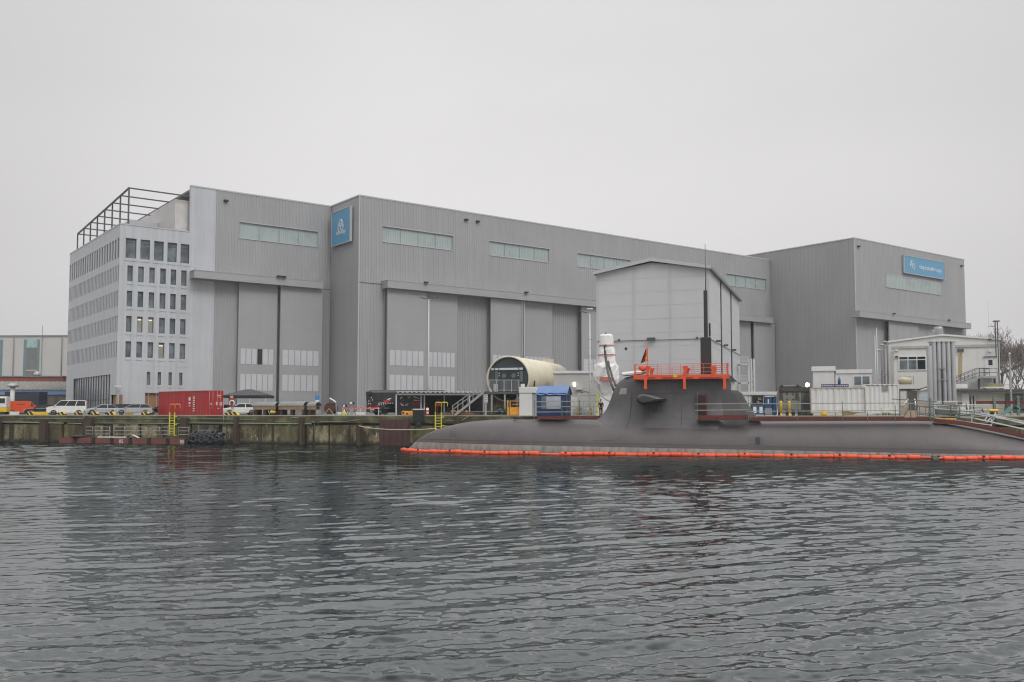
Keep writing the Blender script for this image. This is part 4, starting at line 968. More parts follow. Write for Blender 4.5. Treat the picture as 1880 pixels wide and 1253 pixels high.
vo = car('parked_van', 'orange panel van parked by the dark container', 'van', 45, 138, 22, 4.95, 1.95, 2.0, P_orange, 'van', G_)
m = MB(); m.box(-2.3, .9, -.985, -.965, 1.15, 1.93); m.box(-2.44, -2.40, -.8, .8, 1.15, 1.9); part('side_panel', m, P_orange, vo)
m = MB(); m.box(-.9, 0.1, -.995, -.985, 1.5, 1.58); part('lettering_strip', m, M_trimblk, vo)
car('parked_car', 'black car between the orange van and the white van', 'car', 76, 131, 208, 4.4, 1.8, 1.45, P_black, 'hatch', G_)
car('parked_van', 'white passenger van with dark windows parked facing left', 'van', 123, 127, 201, 4.95, 1.95, 2.0, P_white, 'van', G_)
car('parked_car', 'silver car right beside the white van', 'car', 187, 128, 214, 4.6, 1.82, 1.45, P_silver, 'hatch', G_)
car('parked_car', 'black car between two silver cars', 'car', 219, 130, 214, 4.7, 1.86, 1.5, P_black, 'suv', G_)
car('parked_car', 'silver estate car nearest the red container', 'car', 245, 124.5, 202, 4.75, 1.84, 1.5, P_silver, 'estate', G_)
car('parked_car', 'dark car half hidden behind the left end of the red container', 'car', 298, 133, 205, 4.5, 1.82, 1.48, P_black, 'hatch', G_)
car('parked_car', 'white car under the edge of the black canopy', 'car', 440, 124, 207, 4.75, 1.9, 1.55, P_white, 'hatch', G_)
car('parked_car', 'grey car behind the red lifebuoy board', 'car', 412, 137, 205, 4.5, 1.8, 1.5, P_grey, 'suv', G_)
car('parked_car', 'black car in front of the black coach', 'car', 714, 122.5, 203, 4.7, 1.85, 1.5, P_black, 'suv', G_)
# truck tail at the left edge
c = gx(-2, 133); t = thing('parked_truck', 'white truck with yellow lower body cut by the left picture edge', 'truck', c, R(195), G_)
m = MB(); m.box(-1.2, 1.0, -1.1, 1.1, 1.0, 2.6); part('cab', m, P_white, t, bevel=.1); m = MB(); m.box(-1.25, 1.05, -1.12, 1.12, .4, 1.0); part('bumper', m, M_yellow, t, bevel=.05)
m = MB(); m.box(-1.0, .6, -1.13, 1.13, 1.65, 2.35); part('windows', m, M_glassdk, t)
for x in (-.6,):
    for sg in (-1, 1): m = MB(); m.rings([[(x+.45*math.cos(2*math.pi*k/14), sg*.95+d, .45+.45*math.sin(2*math.pi*k/14)) for k in range(14)] for d in (-.13, .13)]); part('wheel', m, M_tyre, t)
m = MB(); m.box(1.05, 5.5, -1.2, 1.2, 1.0, 3.0); part('load_box', m, P_white, t)
# black coach
c = gx(722, 131); t = thing('coach', 'black tour coach with painted emblem and white lettering behind the black hoarding', 'bus', gx(672.5, 130.0), R(7), None)
P_coach = paint('coach', srgb(40,41,43), .3); BL, BW, BH = 11.5, 2.55, 3.5
m = MB(); m.prism([(0.02,.35),(0,1.2),(.03,2.6),(.12,3.2),(.5,BH),(BL-.5,BH),(BL,3.0),(BL,.35)], 0, BW); part('body', m, P_coach, t, bevel=.12)
m = MB(); m.prism([(1.4,1.2),(1.9,2.9),(BL-.4,2.9),(BL-.4,1.5),(5.2,1.5)], -.02, .0); part('side_window', m, M_glassdk, t)
m = MB(); m.box(-.03, .0, .25, BW-.25, 1.9, 3.0); part('rear_window', m, M_glassdk, t)
m = MB(); m.prism([(.2,3.12),(.6,3.42),(BL-1,3.42),(BL-1,3.18),(1.6,3.12)], -.025, -.003); part('roof_stripe', m, P_grey, t)
m = MB(); m.box(.12, 1.9, -.03, -.005, .95, 1.12); m.prism([(1.2,1.1),(1.75,1.55),(1.9,1.5),(1.6,1.1)], -.03, -.005); part('tail_light', m, M_tail, t)
for x in (.35, 1.25): m = MB(); m.box(x, x+.32, -.045, -.03, .93, 1.02); part('reflector', m, M_lamp, t)
m = MB(); m.box(-.08, .75, -.2, -.02, 2.75, 3.28); part('mirror', m, M_trimblk, t, bevel=.08)
tx = text_mb('STTSON', .52, 'LEFT', .004, 1.05); tx.xf(Matrix.Translation((1.65, -.035, 1.35))); part('lettering', tx, M_letter, t)
m = MB(); m.prism([(2.3,2.0),(2.9,2.15),(3.5,2.1),(3.1,1.85),(2.7,1.75)], -.035, -.022); part('emblem', m, pm('emblem_red', srgb(196,36,28), .5), t)
m = MB(); m.prism([(2.8,2.18),(3.3,2.35),(3.5,2.3),(3.1,2.12)], -.036, -.023); part('emblem', m, M_letter, t)
mk = MB()
for x, z in ((.25, 1.85), (.6, 2.3), (.75, 2.0), (.2, 1.45), (.45, 1.45), (.3, 2.95)): mk.prism([(x, z), (x+.2, z+.05), (x+.14, z+.22), (x+.03, z+.16)], -.03, -.01)
part('side_graphics', mk, pm('graphic_grey', srgb(170,170,168), .6), t)
for x in (2.6, 8.9): m = MB(); m.rings([[(x+.5*math.cos(2*math.pi*k/16), yy, .5+.5*math.sin(2*math.pi*k/16)) for k in range(16)] for yy in (-.03, .25)]); part('wheel', m, M_tyre, t)
# ================================================================ left yard things
HZ = stripes('hazard_stripes', srgb(206,170,62), srgb(30,29,26), .62, (1, 0, .85), .38)
def block(px0, px1, ptop, label, mat=HZ, off=.75):
    Y = quay_y(px0)+off; a = gx(px0, Y); w_ = (px1-px0)*Y/F; h = at(px0, ptop, Y).z-GZ; t = None
    m = MB(); m.prism([(0, 0), (w_, 0), (w_*.86, h), (w_*.2, h)], -.28, .28); return solo('wheel_stop', m, mat, label, 'wheel stop', a, QROT, 'yellow and black wheel stops along the quay edge', bevel=.03)
bl = [(50,65.5,756.3,'striped wheel stop in front of the black car nose by the orange van'), (107,123,756.6,'striped wheel stop below the front wheel of the white van'), (137,152,756.6,'striped wheel stop below the rear wheel of the white van'), (167,183,756.6,'striped wheel stop below the silver car beside the white van'),
      (197,214,756.4,'striped wheel stop between the silver car and the silver estate'), (231,244.5,757,'dull brownish wheel stop under the silver estate'), (260,276,756.4,'striped wheel stop left of the red container'), (414,442,756.4,'broad striped wheel stop in front of the white car')]
for i, b_ in enumerate(bl): block(*b_, mat=HZ if i != 5 else pm('dull_ochre', srgb(150,124,66), .7, 0, .2, 3))
Y = quay_y(80)+.8; m = MB(); m.box(0, 2.1, -.2, .2, 0, .42); solo('barrier_beam', m, M_yellow, 'low yellow beam beside the striped block near the orange van', 'barrier', gx(63, Y), QROT, bevel=.04)
Y = quay_y(28)+.7; m = MB(); m.box(0, 1.15, -.25, .25, 0, .45); m.box(.2, .36, -.262, -.24, .12, .3); m.box(.78, .94, -.262, -.24, .12, .3); solo('concrete_block', m, M_offwhite, 'pale concrete block with two holes below the orange van', 'block', gx(20, Y), QROT, bevel=.03)
# dark navy container far left
def corrug(mb, x0, x1, z0, z1, y, pitch=.28, d=.04, sgn=1):
    n = max(3, int((x1-x0)/pitch)); p = (x1-x0)/n
    for k in range(n):
        a = x0+k*p
        for q0, h0, q1, h1 in ((0,0,.3,0),(.3,0,.5,1),(.5,1,.8,1),(.8,1,1,0)):
            mb.quad((a+q0*p, y+sgn*d*h0, z0), (a+q1*p, y+sgn*d*h1, z0), (a+q1*p, y+sgn*d*h1, z1), (a+q0*p, y+sgn*d*h0, z1))
def container(label, loc, rz, L, Wd, Ht, mat, group=None, pitch=.28, name='shipping_container', lift=0.0, doors=1, rails=None):
    t = thing(name, label, 'container', loc+Vector((0,0,lift)), rz, group); e = .09; fr = rails or mat
    for y in (0, Wd):
        m = MB(); corrug(m, e, L-e, .15, Ht-.12, y+(.03 if y == 0 else -.03), pitch, .05, 1 if y == 0 else -1); part('side_panel', m, mat, t)
    m = MB(); corrug(m, e, Wd-e, .15, Ht-.12, 0, pitch); m.xf(Matrix(((0,-1,0,.05),(1,0,0,0),(0,0,1,0),(0,0,0,1)))); part('end_panel', m, mat, t)
    m = MB(); m.box(.02, L-.02, .02, Wd-.02, Ht-.1, Ht-.06); part('roof', m, mat, t)
    m = MB()
    for x in (0, L-e):
        for y in (0, Wd-e): m.box(x, x+e, y, y+e, 0, Ht)
    for y in (0, Wd-e): m.box(e, L-e, y, y+e, 0, .15); m.box(e, L-e, y, y+e, Ht-.12, Ht)
    for x in (0, L-e): m.box(x, x+e, e, Wd-e, 0, .15); m.box(x, x+e, e, Wd-e, Ht-.12, Ht)
    part('frame', m, fr, t)
    if doors:
        for k in (0, 1):
            y0, y1 = (e, Wd/2-.01) if k == 0 else (Wd/2+.01, Wd-e); m = MB(); m.box(L-.07, L-.03, y0, y1, .15, Ht-.12)
            for z in (.5, 1.1, 1.7, 2.3): m.box(L-.03, L-.015, y0+.05, y1-.05, z, z+.35)
            d = part('door', m, mat, t)
            for f in (.28, .72): m = MB(); m.tube([(L+.01, y0+(y1-y0)*f, .1), (L+.01, y0+(y1-y0)*f, Ht-.08)], .025, 5); part('lock_rod', m, M_rail, d)
    return t
M_navy = pm('navy_paint', srgb(54,60,72), .5, 0, .1, 1, .25, srgb(40,44,52), 1)
Y = 150; a = gx(8, Y); hgt = at(8, 720.5, Y).z-GZ; m = MB(); wd_ = 65*Y/F
t = thing('storage_container', 'long dark navy storage container behind the orange van', 'container', a, R(-3))
for k in range(7): m.box(0, wd_, -.03 if k % 2 else 0, 2.4, k*hgt/7, (k+1)*hgt/7-.02)
part('body', m, M_navy, t); m = MB(); m.box(-.03, wd_+.03, -.05, 2.45, hgt-.02, hgt+.06); part('roof', m, M_navy, t)
# mushroom vent
Y = 147; c = at(22, 720, Y); m = MB(); z0 = c.z-GZ; m.lathe([(.33, 0), (.33, z0+1.0)], 12); t = thing('vent_pipe', 'pale mushroom capped vent pipe above the dark navy container', 'vent', gx(22, Y-.0)); part('pipe', m, M_white, t)
zc_ = at(22, 704, Y).z-GZ; zl = at(22, 710, Y).z-GZ; m = MB(); m.lathe([(.3, zl-.25), (.5, zl-.05), (.92, zl), (.8, zl+.25), (.45, zc_-.05), (.05, zc_)], 16); part('cap', m, M_steel, t)
# blue fronted low sheds
M_bluefascia = pm('blue_fascia', srgb(116,146,186), .6, 0, .08, .5, .2, srgb(90,118,156), 1); M_fibre = pm('fibre_cement', srgb(136,133,128), .8, 0, .15, .8, .5, srgb(98,96,92), .8)
Y = 178; a = gx(-60, Y); b_ = gx(124, Y); L_ = b_.x-a.x
t = thing('low_shed', 'low grey roofed shed with blue fascia left of the office block', 'shed', a, 0)
zf0 = at(60, 725, Y).z-GZ; zf1 = at(60, 716, Y).z-GZ; zr1 = at(60, 701, Y+9).z-GZ
m = MB(); m.box(0, L_, 0, 18, 0, zf0); part('wall', m, pm('brown_boards', srgb(112,106,98), .8, 0, .12, .8, .3, srgb(84,80,74), 1), t)
m = MB(); m.box(-.1, L_+.1, -.25, .1, zf0, zf1); part('fascia', m, M_bluefascia, t)
m = MB(); n = int(L_/.9)
for k in range(n):
    x = k*L_/n; m.quad((x, -.5, zf1+.02), (x+L_/n*.7, -.5, zf1+.02), (x+L_/n*.7, 9, zr1), (x, 9, zr1)); m.quad((x+L_/n*.7, -.5, zf1+.02), (x+L_/n*.85, -.5, zf1+.16), (x+L_/n*.85, 9, zr1+.12), (x+L_/n*.7, 9, zr1)); m.quad((x+L_/n*.85, -.5, zf1+.16), (x+L_/n, -.5, zf1+.02), (x+L_/n, 9, zr1), (x+L_/n*.85, 9, zr1+.12))
part('roof', m, M_fibre, t)
for px in (83, 100): m = MB(); x = gx(px, Y).x-a.x; m.box(x, x+.5, -.05, .02, 0, zf0); part('door_post', m, M_dsteel, t)
Y = 192; a = gx(-60, Y); L_ = gx(115, Y).x-a.x; z0 = at(60, 701, Y).z-GZ; z1 = at(60, 690.5, Y).z-GZ
M_brick = pm('red_brick', srgb(146,86,78), .85, 0, .12, .8, .3, srgb(110,66,60), .8)
t = thing('brick_building', 'long red brick building with flat roof behind the low shed', 'building', a, R(-1)); m = MB(); m.box(0, L_, 0, 12, 0, z1-.25); part('wall', m, M_brick, t); m = MB(); m.box(-.1, L_+.1, -.15, 12.1, z1-.25, z1); part('roof_edge', m, M_fibre, t)
Y = 197; m = MB(); m.lathe([(.7, 0), (.75, .3), (.5, .8), (.1, 1)], 12); solo('roof_dome', m, M_steel, 'small white skylight dome on the red brick roof', 'skylight', Vector((gx(66, Y).x, Y, at(66, 690.5, Y).z)))
# pale hall with teal window bands far left
Y = 250; a = gx(-80, Y); L_ = gx(170, Y).x-a.x; z1 = at(60, 619, Y).z-GZ
t = thing('pale_hall', 'pale far hall with teal window band behind the brick building', 'hall', a, R(-3)); M_pale = pm('pale_cladding', srgb(194,193,190), .6, 0, .03, .2, .15, srgb(176,172,168), .5)
m = MB(); m.box(0, L_, 0, 50, 0, z1); part('wall', m, M_pale, t); m = MB(); m.box(-.2, L_+.2, -.2, 50, z1, z1+.4); part('roof_edge', m, pm('grey_edge', srgb(140,146,148), .6), t)
M_teal = pm('teal_band', srgb(112,138,141), .5, 0, .05, .4); M_dband = pm('grey_band', srgb(120,122,122), .5, 0, .08, .4)
for p0, p1, mat, z0_ in ((44, 49.5, M_teal, 0), (70, 73.5, M_teal, 0), (49.5, 70, M_dband, 0), (-4, 3.5, M_teal, 0)):
    x0 = gx(p0, Y).x-a.x; x1 = gx(p1, Y).x-a.x; m = MB(); m.box(x0, x1, -.15, 0, 0, z1-.8); part('window_band', m, mat, t)
x0 = gx(49.7, Y).x-a.x; x1 = gx(69.8, Y).x-a.x; m = MB(); m.box(x0, x1, -.2, -.15, z1-3.0, z1-.7); part('top_light', m, pm('pale_teal', srgb(160,188,188), .3), t)
for z in (4, 6.5, 9, 11.5): m = MB(); m.box(x0, x1, -.19, -.15, z, z+.25); part('transom', m, M_pale, t)
for px in (25, 116): m = MB(); x = gx(px, Y).x-a.x; m.tube([(x, -.2, 3 if px < 50 else 8), (x, -.2, z1-.3)], .14, 6); part('downpipe', m, M_fibre, t)
x = gx(79, Y).x-a.x; m = MB(); m.tube([(x, -.3, 0), (x, -.3, z1+3)], .08, 5); part('mast', m, M_fibre, t)
# red container
th_ = R(-60); Y1 = quay_y(395)+1.2
near = gx(379, Y1); d_ = Vector((math.cos(R(141)), math.sin(R(141)), 0)); L40 = 11.5; W40 = 2.45
loc = near + d_*L40
M_red = pm('container_red', srgb(168,40,42), .5, 0, .08, .6, .25, srgb(120,30,32), .8)
hgt = at(379, 717.2, Y1).z-GZ
cont = container('long red shipping container standing at the quay edge, door end to the right', loc, R(-39), L40, W40, hgt, M_red, None, .62)
tx = MB()
for z in (.5, .8, 1.1, 1.35, 1.6, 1.85, 2.1, 2.3): tx.box(L40-3.1, L40-2.7, -.035, -.02, z, z+.12)
for z, h_ in ((1.15, .12), (1.45, .25), (1.9, .45)): tx.box(L40-4.1, L40-3.7, -.035, -.02, z, z+h_)
part('side_lettering', tx, M_letter, cont)
tx = MB()
for y, z, w_, h_ in ((1.5, 2.5, .6, .12), (1.7, 2.3, .25, .1), (1.35, 1.3, .28, .4), (1.9, 1.25, .4, .45), (.55, 1.35, .2, .2), (1.6, .8, .3, .08)): tx = MB(); tx.box(L40+.0, L40+.012, y, y+w_, z, z+h_); part('door_marking', tx, pm('faded_white', srgb(206,170,168), .6), cont)
# black canopy
Y = 131; a = gx(408, Y); W_ = 80*Y/F; z0 = at(450, 731, Y).z-GZ; z1 = at(450, 726, Y).z-GZ; z2 = at(450, 714.5, Y).z-GZ
t = thing('canopy_tent', 'dark grey pop up canopy on thin white legs beside the red container', 'canopy', a)
M_canopy = pm('canopy_grey', srgb(74,75,78), .7, 0, .1, 1, bump=.2)
m = MB(); D_ = 4.5; n = 8
e = [(0,0),(W_*.5,0),(W_,0),(W_,D_),(W_*.5,D_),(0,D_)]; c1, c2 = (W_*.42, D_/2, z2), (W_*.58, D_/2, z2)
m.quad((0,0,z1),(W_,0,z1),c2,c1); m.quad((W_,D_,z1),(0,D_,z1),c1,c2); m.poly([(0,D_,z1),(0,0,z1),c1]); m.poly([(W_,0,z1),(W_,D_,z1),c2]); part('roof', m, M_canopy, t)
m = MB(); m.quad((0,0,z0),(W_,0,z0),(W_,0,z1),(0,0,z1)); m.quad((0,D_,z0),(0,0,z0),(0,0,z1),(0,D_,z1)); m.quad((W_,0,z0),(W_,D_,z0),(W_,D_,z1),(W_,0,z1)); m.quad((W_,D_,z0),(0,D_,z0),(0,D_,z1),(W_,D_,z1)); part('valance', m, pm('valance_dark', srgb(42,43,46), .8), t)
for x, y in ((.1, .1), (W_*.62, .1), (W_-.1, .1), (.1, D_-.1), (W_-.1, D_-.1)): m = MB(); m.bar((x, y, 0), (x, y, z0+.05), .09); part('leg', m, M_whitesteel, t)
# lifebuoy board
Y = quay_y(425)+.5; a = gx(425, Y); t = thing('lifebuoy_stand', 'red rescue board with white lifebuoy on a post at the quay edge', 'lifebuoy stand', a, QROT)
zb_ = at(425, 748, Y).z-GZ; zt_ = at(425, 731.5, Y).z-GZ; m = MB(); m.bar((0, .06, 0), (0, .06, zt_+.25), .08); part('post', m, M_rail, t)
m = MB(); m.box(-.42, .42, -.02, .04, zb_, zt_); part('board', m, pm('rescue_red', srgb(150,62,56), .6, 0, .1, 2), t)
m = MB(); zc_ = (zb_+zt_)/2-.05; m.tube([(.10+.33*math.cos(R(k*24-60)), -.1, zc_+.33*math.sin(R(k*24-60))) for k in range(13)], .075, 8); part('lifebuoy', m, M_letter, t)
m = MB(); m.box(-.22, .2, -.03, .03, zt_+.02, zt_+.32); part('sign_plate', m, pm('sign_pink', srgb(206,160,150), .6), t)
# covered cylinders on timber cradles
M_cover = pm('cover_grey', srgb(126,128,126), .55, 0, .15, 1.2, .3, srgb(92,94,90), 1.5, bump=.2)
lab = ['leftmost grey covered cylinder on a dark timber cradle', 'middle grey covered cylinder, longest on its timber cradle', 'short right grey covered cylinder on a pale timber cradle']
for (p0, p1, pt_), lb in zip(((463, 509, 738), (510, 561.5, 737), (562.5, 580.5, 737.5)), lab):
    Y = quay_y(p0)+2.5; a = gx(p0, Y); W_ = (p1-p0)*Y/F; t = thing('covered_cylinder', lb, 'cylinder', a, QROT, 'covered cylinders on timber cradles at the quay edge')
    zt_ = at(p0, pt_, Y).z-GZ; zm = at(p0, 746, Y).z-GZ; zl = at(p0, 752.5, Y).z-GZ
    m = MB(); rr_ = (zt_-zm)*.62
    m.rings([[(x, .9+.85*math.cos(R(180-k*12)), zm+(zt_-zm)*q*math.sin(R(k*12))) for k in range(16)] for x, q in ((0, .82), (.25, 1), (W_*.5, .97), (W_-.3, 1), (W_-.02, .85))], False, False); m.box(.1, W_-.1, .15, 1.65, zm-.02, zm+.05); part('cover', m, M_cover, t)
    m = MB(); m.box(.05, W_-.05, .1, .35, zl, zm); m.box(.05, W_-.05, 1.4, 1.65, zl, zm); part('timber', m, M_wood, t)
    for k in range(int(W_/1.4)+1): x = .15+k*(W_-.6)/max(1, int(W_/1.4)); m = MB(); m.box(x, x+.35, .2, 1.6, 0, zl); part('support', m, M_rust, t)
Y = quay_y(500)+.9; a = gx(495, Y); t = thing('pallet_truck', 'small yellow and black floor machine in front of the covered cylinders', 'machine', a, QROT); m = MB(); m.box(0, .65, 0, .4, .28, .55); part('body', m, M_yellow, t, bevel=.08); m = MB(); m.box(.05, .6, .02, .38, 0, .26); part('base', m, M_black, t); m = MB(); m.bar((-.1, .2, .1), (-.3, .2, .6), .05); part('handle', m, M_whitesteel, t)
Y = quay_y(547)+.9; m = MB(); m.box(0, .72, 0, .5, .05, .66); m.box(-.03, .75, -.03, .53, .66, .7); solo('cabinet', m, pm('grey_box', srgb(122,122,120), .6), 'plain grey cabinet under the middle covered cylinder', 'cabinet', gx(542, Y), QROT)
# blue sign on its post
Y = 140; t = thing('blue_sign', 'blue assembly sign with white arrow shape and white plate on a post', 'sign', gx(582.3, Y)); z0 = at(582, 738, Y).z-GZ; zm = at(582, 734.6, Y).z-GZ; z1 = at(582, 726.5, Y).z-GZ
m = MB(); m.bar((0, .06, 0), (0, .06, z1), .08); part('post', m, M_rail, t); m = MB(); m.box(-.32, .32, -.02, .02, zm, z1); part('panel', m, pm('road_blue', srgb(40,128,200), .4), t); h_ = z1-zm
m = MB(); m.bar((-.19, -.035, zm+.1), (0, -.035, z1-.1), .07, .012); m.bar((.19, -.035, zm+.1), (0, -.035, z1-.1), .07, .012); part('symbol', m, M_letter, t); m = MB(); m.box(-.28, .28, -.02, .02, z0, zm-.02); part('plate', m, M_letter, t)
# cable drum
Y = quay_y(607)+2.0; r_ = .70; a = gx(607.5, Y); M_drum = pm('drum_brown', srgb(84,46,36), .8, 0, .25, 3, .3, srgb(50,30,26), 3); t = thing('cable_drum', 'rust brown cable drum on a low stand', 'cable drum', a, QROT)
m = MB(); zc_ = at(607, 750.5, Y).z-GZ
for y0, y1 in ((-.5, -.42), (.42, .5)): m.rings([[(r_*math.cos(2*math.pi*k/24), y, zc_+r_*math.sin(2*math.pi*k/24)) for k in range(24)] for y in (y0, y1)], smooth=False)
part('flange', m, M_drum, t); m = MB(); m.rings([[(r_*.7*math.cos(2*math.pi*k/18), y, zc_+r_*.7*math.sin(2*math.pi*k/18)) for k in range(18)] for y in (-.42, .42)]); part('cable', m, M_rust, t)
m = MB()
for sg in (-1, 1):
    m.bar((-.7, sg*.55, 0), (0, sg*.55, zc_), .08); m.bar((.7, sg*.55, 0), (0, sg*.55, zc_), .08)
part('stand', m, M_rail, t)
m = MB(); pts = [at(605, 731.5, Y), at(611, 735, Y), at(616, 738.2, Y), at(616.5, 742, Y)]; m.tube(pts, [.1, .1, .1, .08], 8); m.tube([at(616.5, 742, Y), at(616.8, 743.5, Y), gx(617.5, Y)], .04, 6); solo('vent_hose', m, M_white, 'white bent pipe arm standing over the rust brown cable drum', 'pipe')
# tripod lamps
def tripod(px, ptop, s, label):
    Y = quay_y(px)+3; a = gx(px, Y); zt_ = at(px, ptop, Y).z-GZ; t = thing('tripod_lamp', label, 'work lamp', a, 0, 'work lamps on tripods behind the barrier tape')
    for k in range(3): A = R(90+120*k+15); m = MB(); m.bar((0, 0, zt_*.62), (.55*s*math.cos(A), .55*s*math.sin(A), 0), .07); part('leg', m, M_dsteel, t)
    m = MB(); m.bar((0, 0, zt_*.5), (0, 0, zt_-.2), .10); part('pole', m, M_steel, t)
    m = MB(); m.box(-.3*s, .3*s, -.2, .2, zt_-.3, zt_+.05); part('lamp_head', m, M_black, t, bevel=.05); m = MB(); m.box(-.2*s, .1*s, -.22, -.2, zt_-.25, zt_); part('lens', m, M_lamp, t)
tripod(645.5, 738.5, 1.1, 'taller black work lamp on a tripod behind the barrier tape'); tripod(632.5, 743.5, .9, 'shorter black work lamp on a tripod by the white tape post')
Y = quay_y(645)+2.7; m = MB(); m.box(-.22, .22, -.15, .15, 0, .95); solo('cabinet', m, M_steel, 'narrow grey cabinet between the legs of the work lamps', 'cabinet', gx(645.5, Y))
m = MB(); m.lathe([(.28, 0), (.02, .75)], 10); 
for k in range(3): m.bar((.3*math.cos(k*2.1), .3*math.sin(k*2.1), 0), (0, 0, .6), .05)
solo('warning_stand', m, M_ladder, 'small yellow folding stand under the shorter work lamp', 'stand', gx(632, quay_y(632)+1.6))
# barrier tape
M_tape = stripes('red_white_tape', srgb(196,40,44), srgb(206,120,116), .4, (1, 0, 0), .45); t = thing('barrier_tape', 'red and white barrier tape on thin white posts', 'barrier', (0,0,0))
tp = [(629.5, quay_y(629)+1.4), (662, quay_y(662)+1.4), (695, quay_y(695)+1.4)]
for px, Y in tp: a = gx(px, Y); m = MB(); m.bar(a, a+Vector((0, 0, 1.0)), .06); part('post', m, M_whitesteel, t)
m = MB()
for (p0, Y0), (p1, Y1_) in zip(tp, tp[1:]):
    a, c = gx(p0, Y0), gx(p1, Y1_); pr = None
    for k in range(7): f = k/6; q = a.lerp(c, f)+Vector((0, -.04, .86-.10*math.sin(math.pi*f)));  (m.quad(pr, q, q+Vector((0,0,.13)), pr+Vector((0,0,.13))) if pr is not None else None); pr = q
part('tape', m, M_tape, t)
m = MB(); Y = 127; m.box(0, 53*Y/F, 0, .4, 0, .36); solo('low_wall', m, M_offwhite, 'low pale concrete barrier at the foot of the dark return wall', 'wall', gx(618, Y), R(-3), bevel=.03)
# ================================================================ centre: landing, tunnel, shed
def hz(px, py, Y): return at(px, py, Y).z-GZ
def wdt(p0, p1, Y): return (p1-p0)*Y/F
def lx(px, Y, a): return gx(px, Y).x-a.x
# black hoarding with painted marks under the roof edge
Y = 117.0; a = gx(727.5, Y); W_ = wdt(727.5, 781, Y); H_ = hz(750, 724, Y)
t = thing('hoarding', 'black painted hoarding with white claw marks and red lettering beside the coach', 'hoarding', a)
m = MB(); m.box(0, W_, 0, .12, 0, H_); part('board', m, pm('hoarding_black', srgb(52,54,55), .6, 0, .1, 1), t)
def hq(px, py): return lx(px, Y, a), hz(px, py, Y)
m = MB()
for p0, p1, w_ in (((735, 733), (736.5, 728), .12), ((737.5, 732.5), (738.5, 729), .1), ((741, 731), (742.5, 727), .13), ((740, 736), (741.5, 734), .12), ((747, 731), (748.5, 727.3), .14), ((750, 732), (751, 728), .12), ((752.5, 731.5), (754, 727.5), .14), ((754, 733), (755.5, 728.5), .1)):
    (x0, z0), (x1, z1) = hq(*p0), hq(*p1); m.bar((x0, -.015, z0), (x1, -.015, z1), w_, .02)
for pts in (((735, 740), (741, 743.5), (741.5, 745.6), (736.5, 745)), ((743.5, 744), (749.5, 740.5), (749.8, 742), (747, 745), (743.5, 745.6)), ((758.6, 727.3), (771, 732.2), (771, 733), (759, 730)), ((758.8, 734.2), (770.6, 735.2), (770.6, 736), (758.8, 736))):
    q = [hq(*p) for p in pts]; m.prism(q, -.03, -.003)
part('white_marks', m, pm('mark_white', srgb(190,188,184), .6), t)
m = MB()
for px in (757.5, 760.5, 763.5, 766.5, 769.3): x0, z0 = hq(px, 745.5); x1, z1 = hq(px+1.7, 737.5); m.box(x0, x1, -.025, -.003, z0, z1)
part('red_lettering', m, pm('mark_red', srgb(160,36,34), .6), t)
# corrugated roof on posts in front of it
Yr = 115.2; a = gx(722, Yr); zR_ = hz(800, 722, Yr); LR = wdt(722, 884, Yr)
t = thing('canopy_roof', 'long low corrugated canopy roof on slim grey posts left of the cream tunnel', 'canopy', a)
m = MB(); n = int(LR/.55)
for k in range(n):
    x = k*LR/n; p = LR/n; prof = [(x, 0), (x+.25*p, 0), (x+.4*p, .13), (x+.75*p, .13), (x+.9*p, 0), (x+p, 0)]
    for (q0, h0), (q1, h1) in zip(prof, prof[1:]): m.quad((q0, -.4, zR_+h0), (q1, -.4, zR_+h1), (q1, 6, zR_+.25+h1), (q0, 6, zR_+.25+h0))
part('roof', m, M_rail, t)
m = MB(); m.box(.3, LR, -.2, -.05, zR_-.27, zR_-.06); part('edge_beam', m, M_rail, t); m = MB(); m.box(.3, LR, 5.6, 5.75, zR_-.2, zR_+.1); part('edge_beam', m, M_dsteel, t)
for px, y in ((727.3, -.1), (773, 1.0), (779, 1.0), (815.5, 1.0), (862, -.1)):
    x = lx(px, Yr+y, a); m = MB(); m.box(x-.07, x+.07, y-.07, y+.07, 0, zR_-.27); part('post', m, M_whitesteel if px != 815.5 else M_rail, t)
# dim back wall and stored things below the roof
Yb = 119.5; m = MB(); x0 = gx(781, Yb); m.box(0, wdt(781, 905, Yb), 0, .15, 0, hz(830, 723, Yb)); solo('back_wall', m, pm('dim_wall', srgb(82,84,85), .8, 0, .2, .6), 'dim grey board wall below the corrugated canopy roof', 'wall', x0)
Y = 116.5; m = MB(); m.box(0, wdt(801, 812, Y), 0, .6, hz(805, 746, Y), hz(805, 739, Y)); m.bar((.1, .3, 0), (.1, .3, 1.0), .06); m.bar((.6, .3, 0), (.6, .3, 1.0), .06); solo('red_box', m, pm('red_box', srgb(190,58,44), .5), 'red box on legs behind the hoops of the second yellow ladder', 'box', gx(801, Y))
Y = 117.5; m = MB(); m.box(0, .8, 0, .6, .25, .8); m.rings([[(.2+.25*math.cos(k*.5), -.02, .25+.25*math.sin(k*.5)) for k in range(12)], [(.2+.25*math.cos(k*.5), .6, .25+.25*math.sin(k*.5)) for k in range(12)]]); m.bar((.7, .3, .8), (1.0, .3, 1.3), .05); solo('hand_cart', m, pm('cart_blue', srgb(40,56,92), .5), 'dark blue hand cart below the stair foot', 'cart', gx(818, Y))
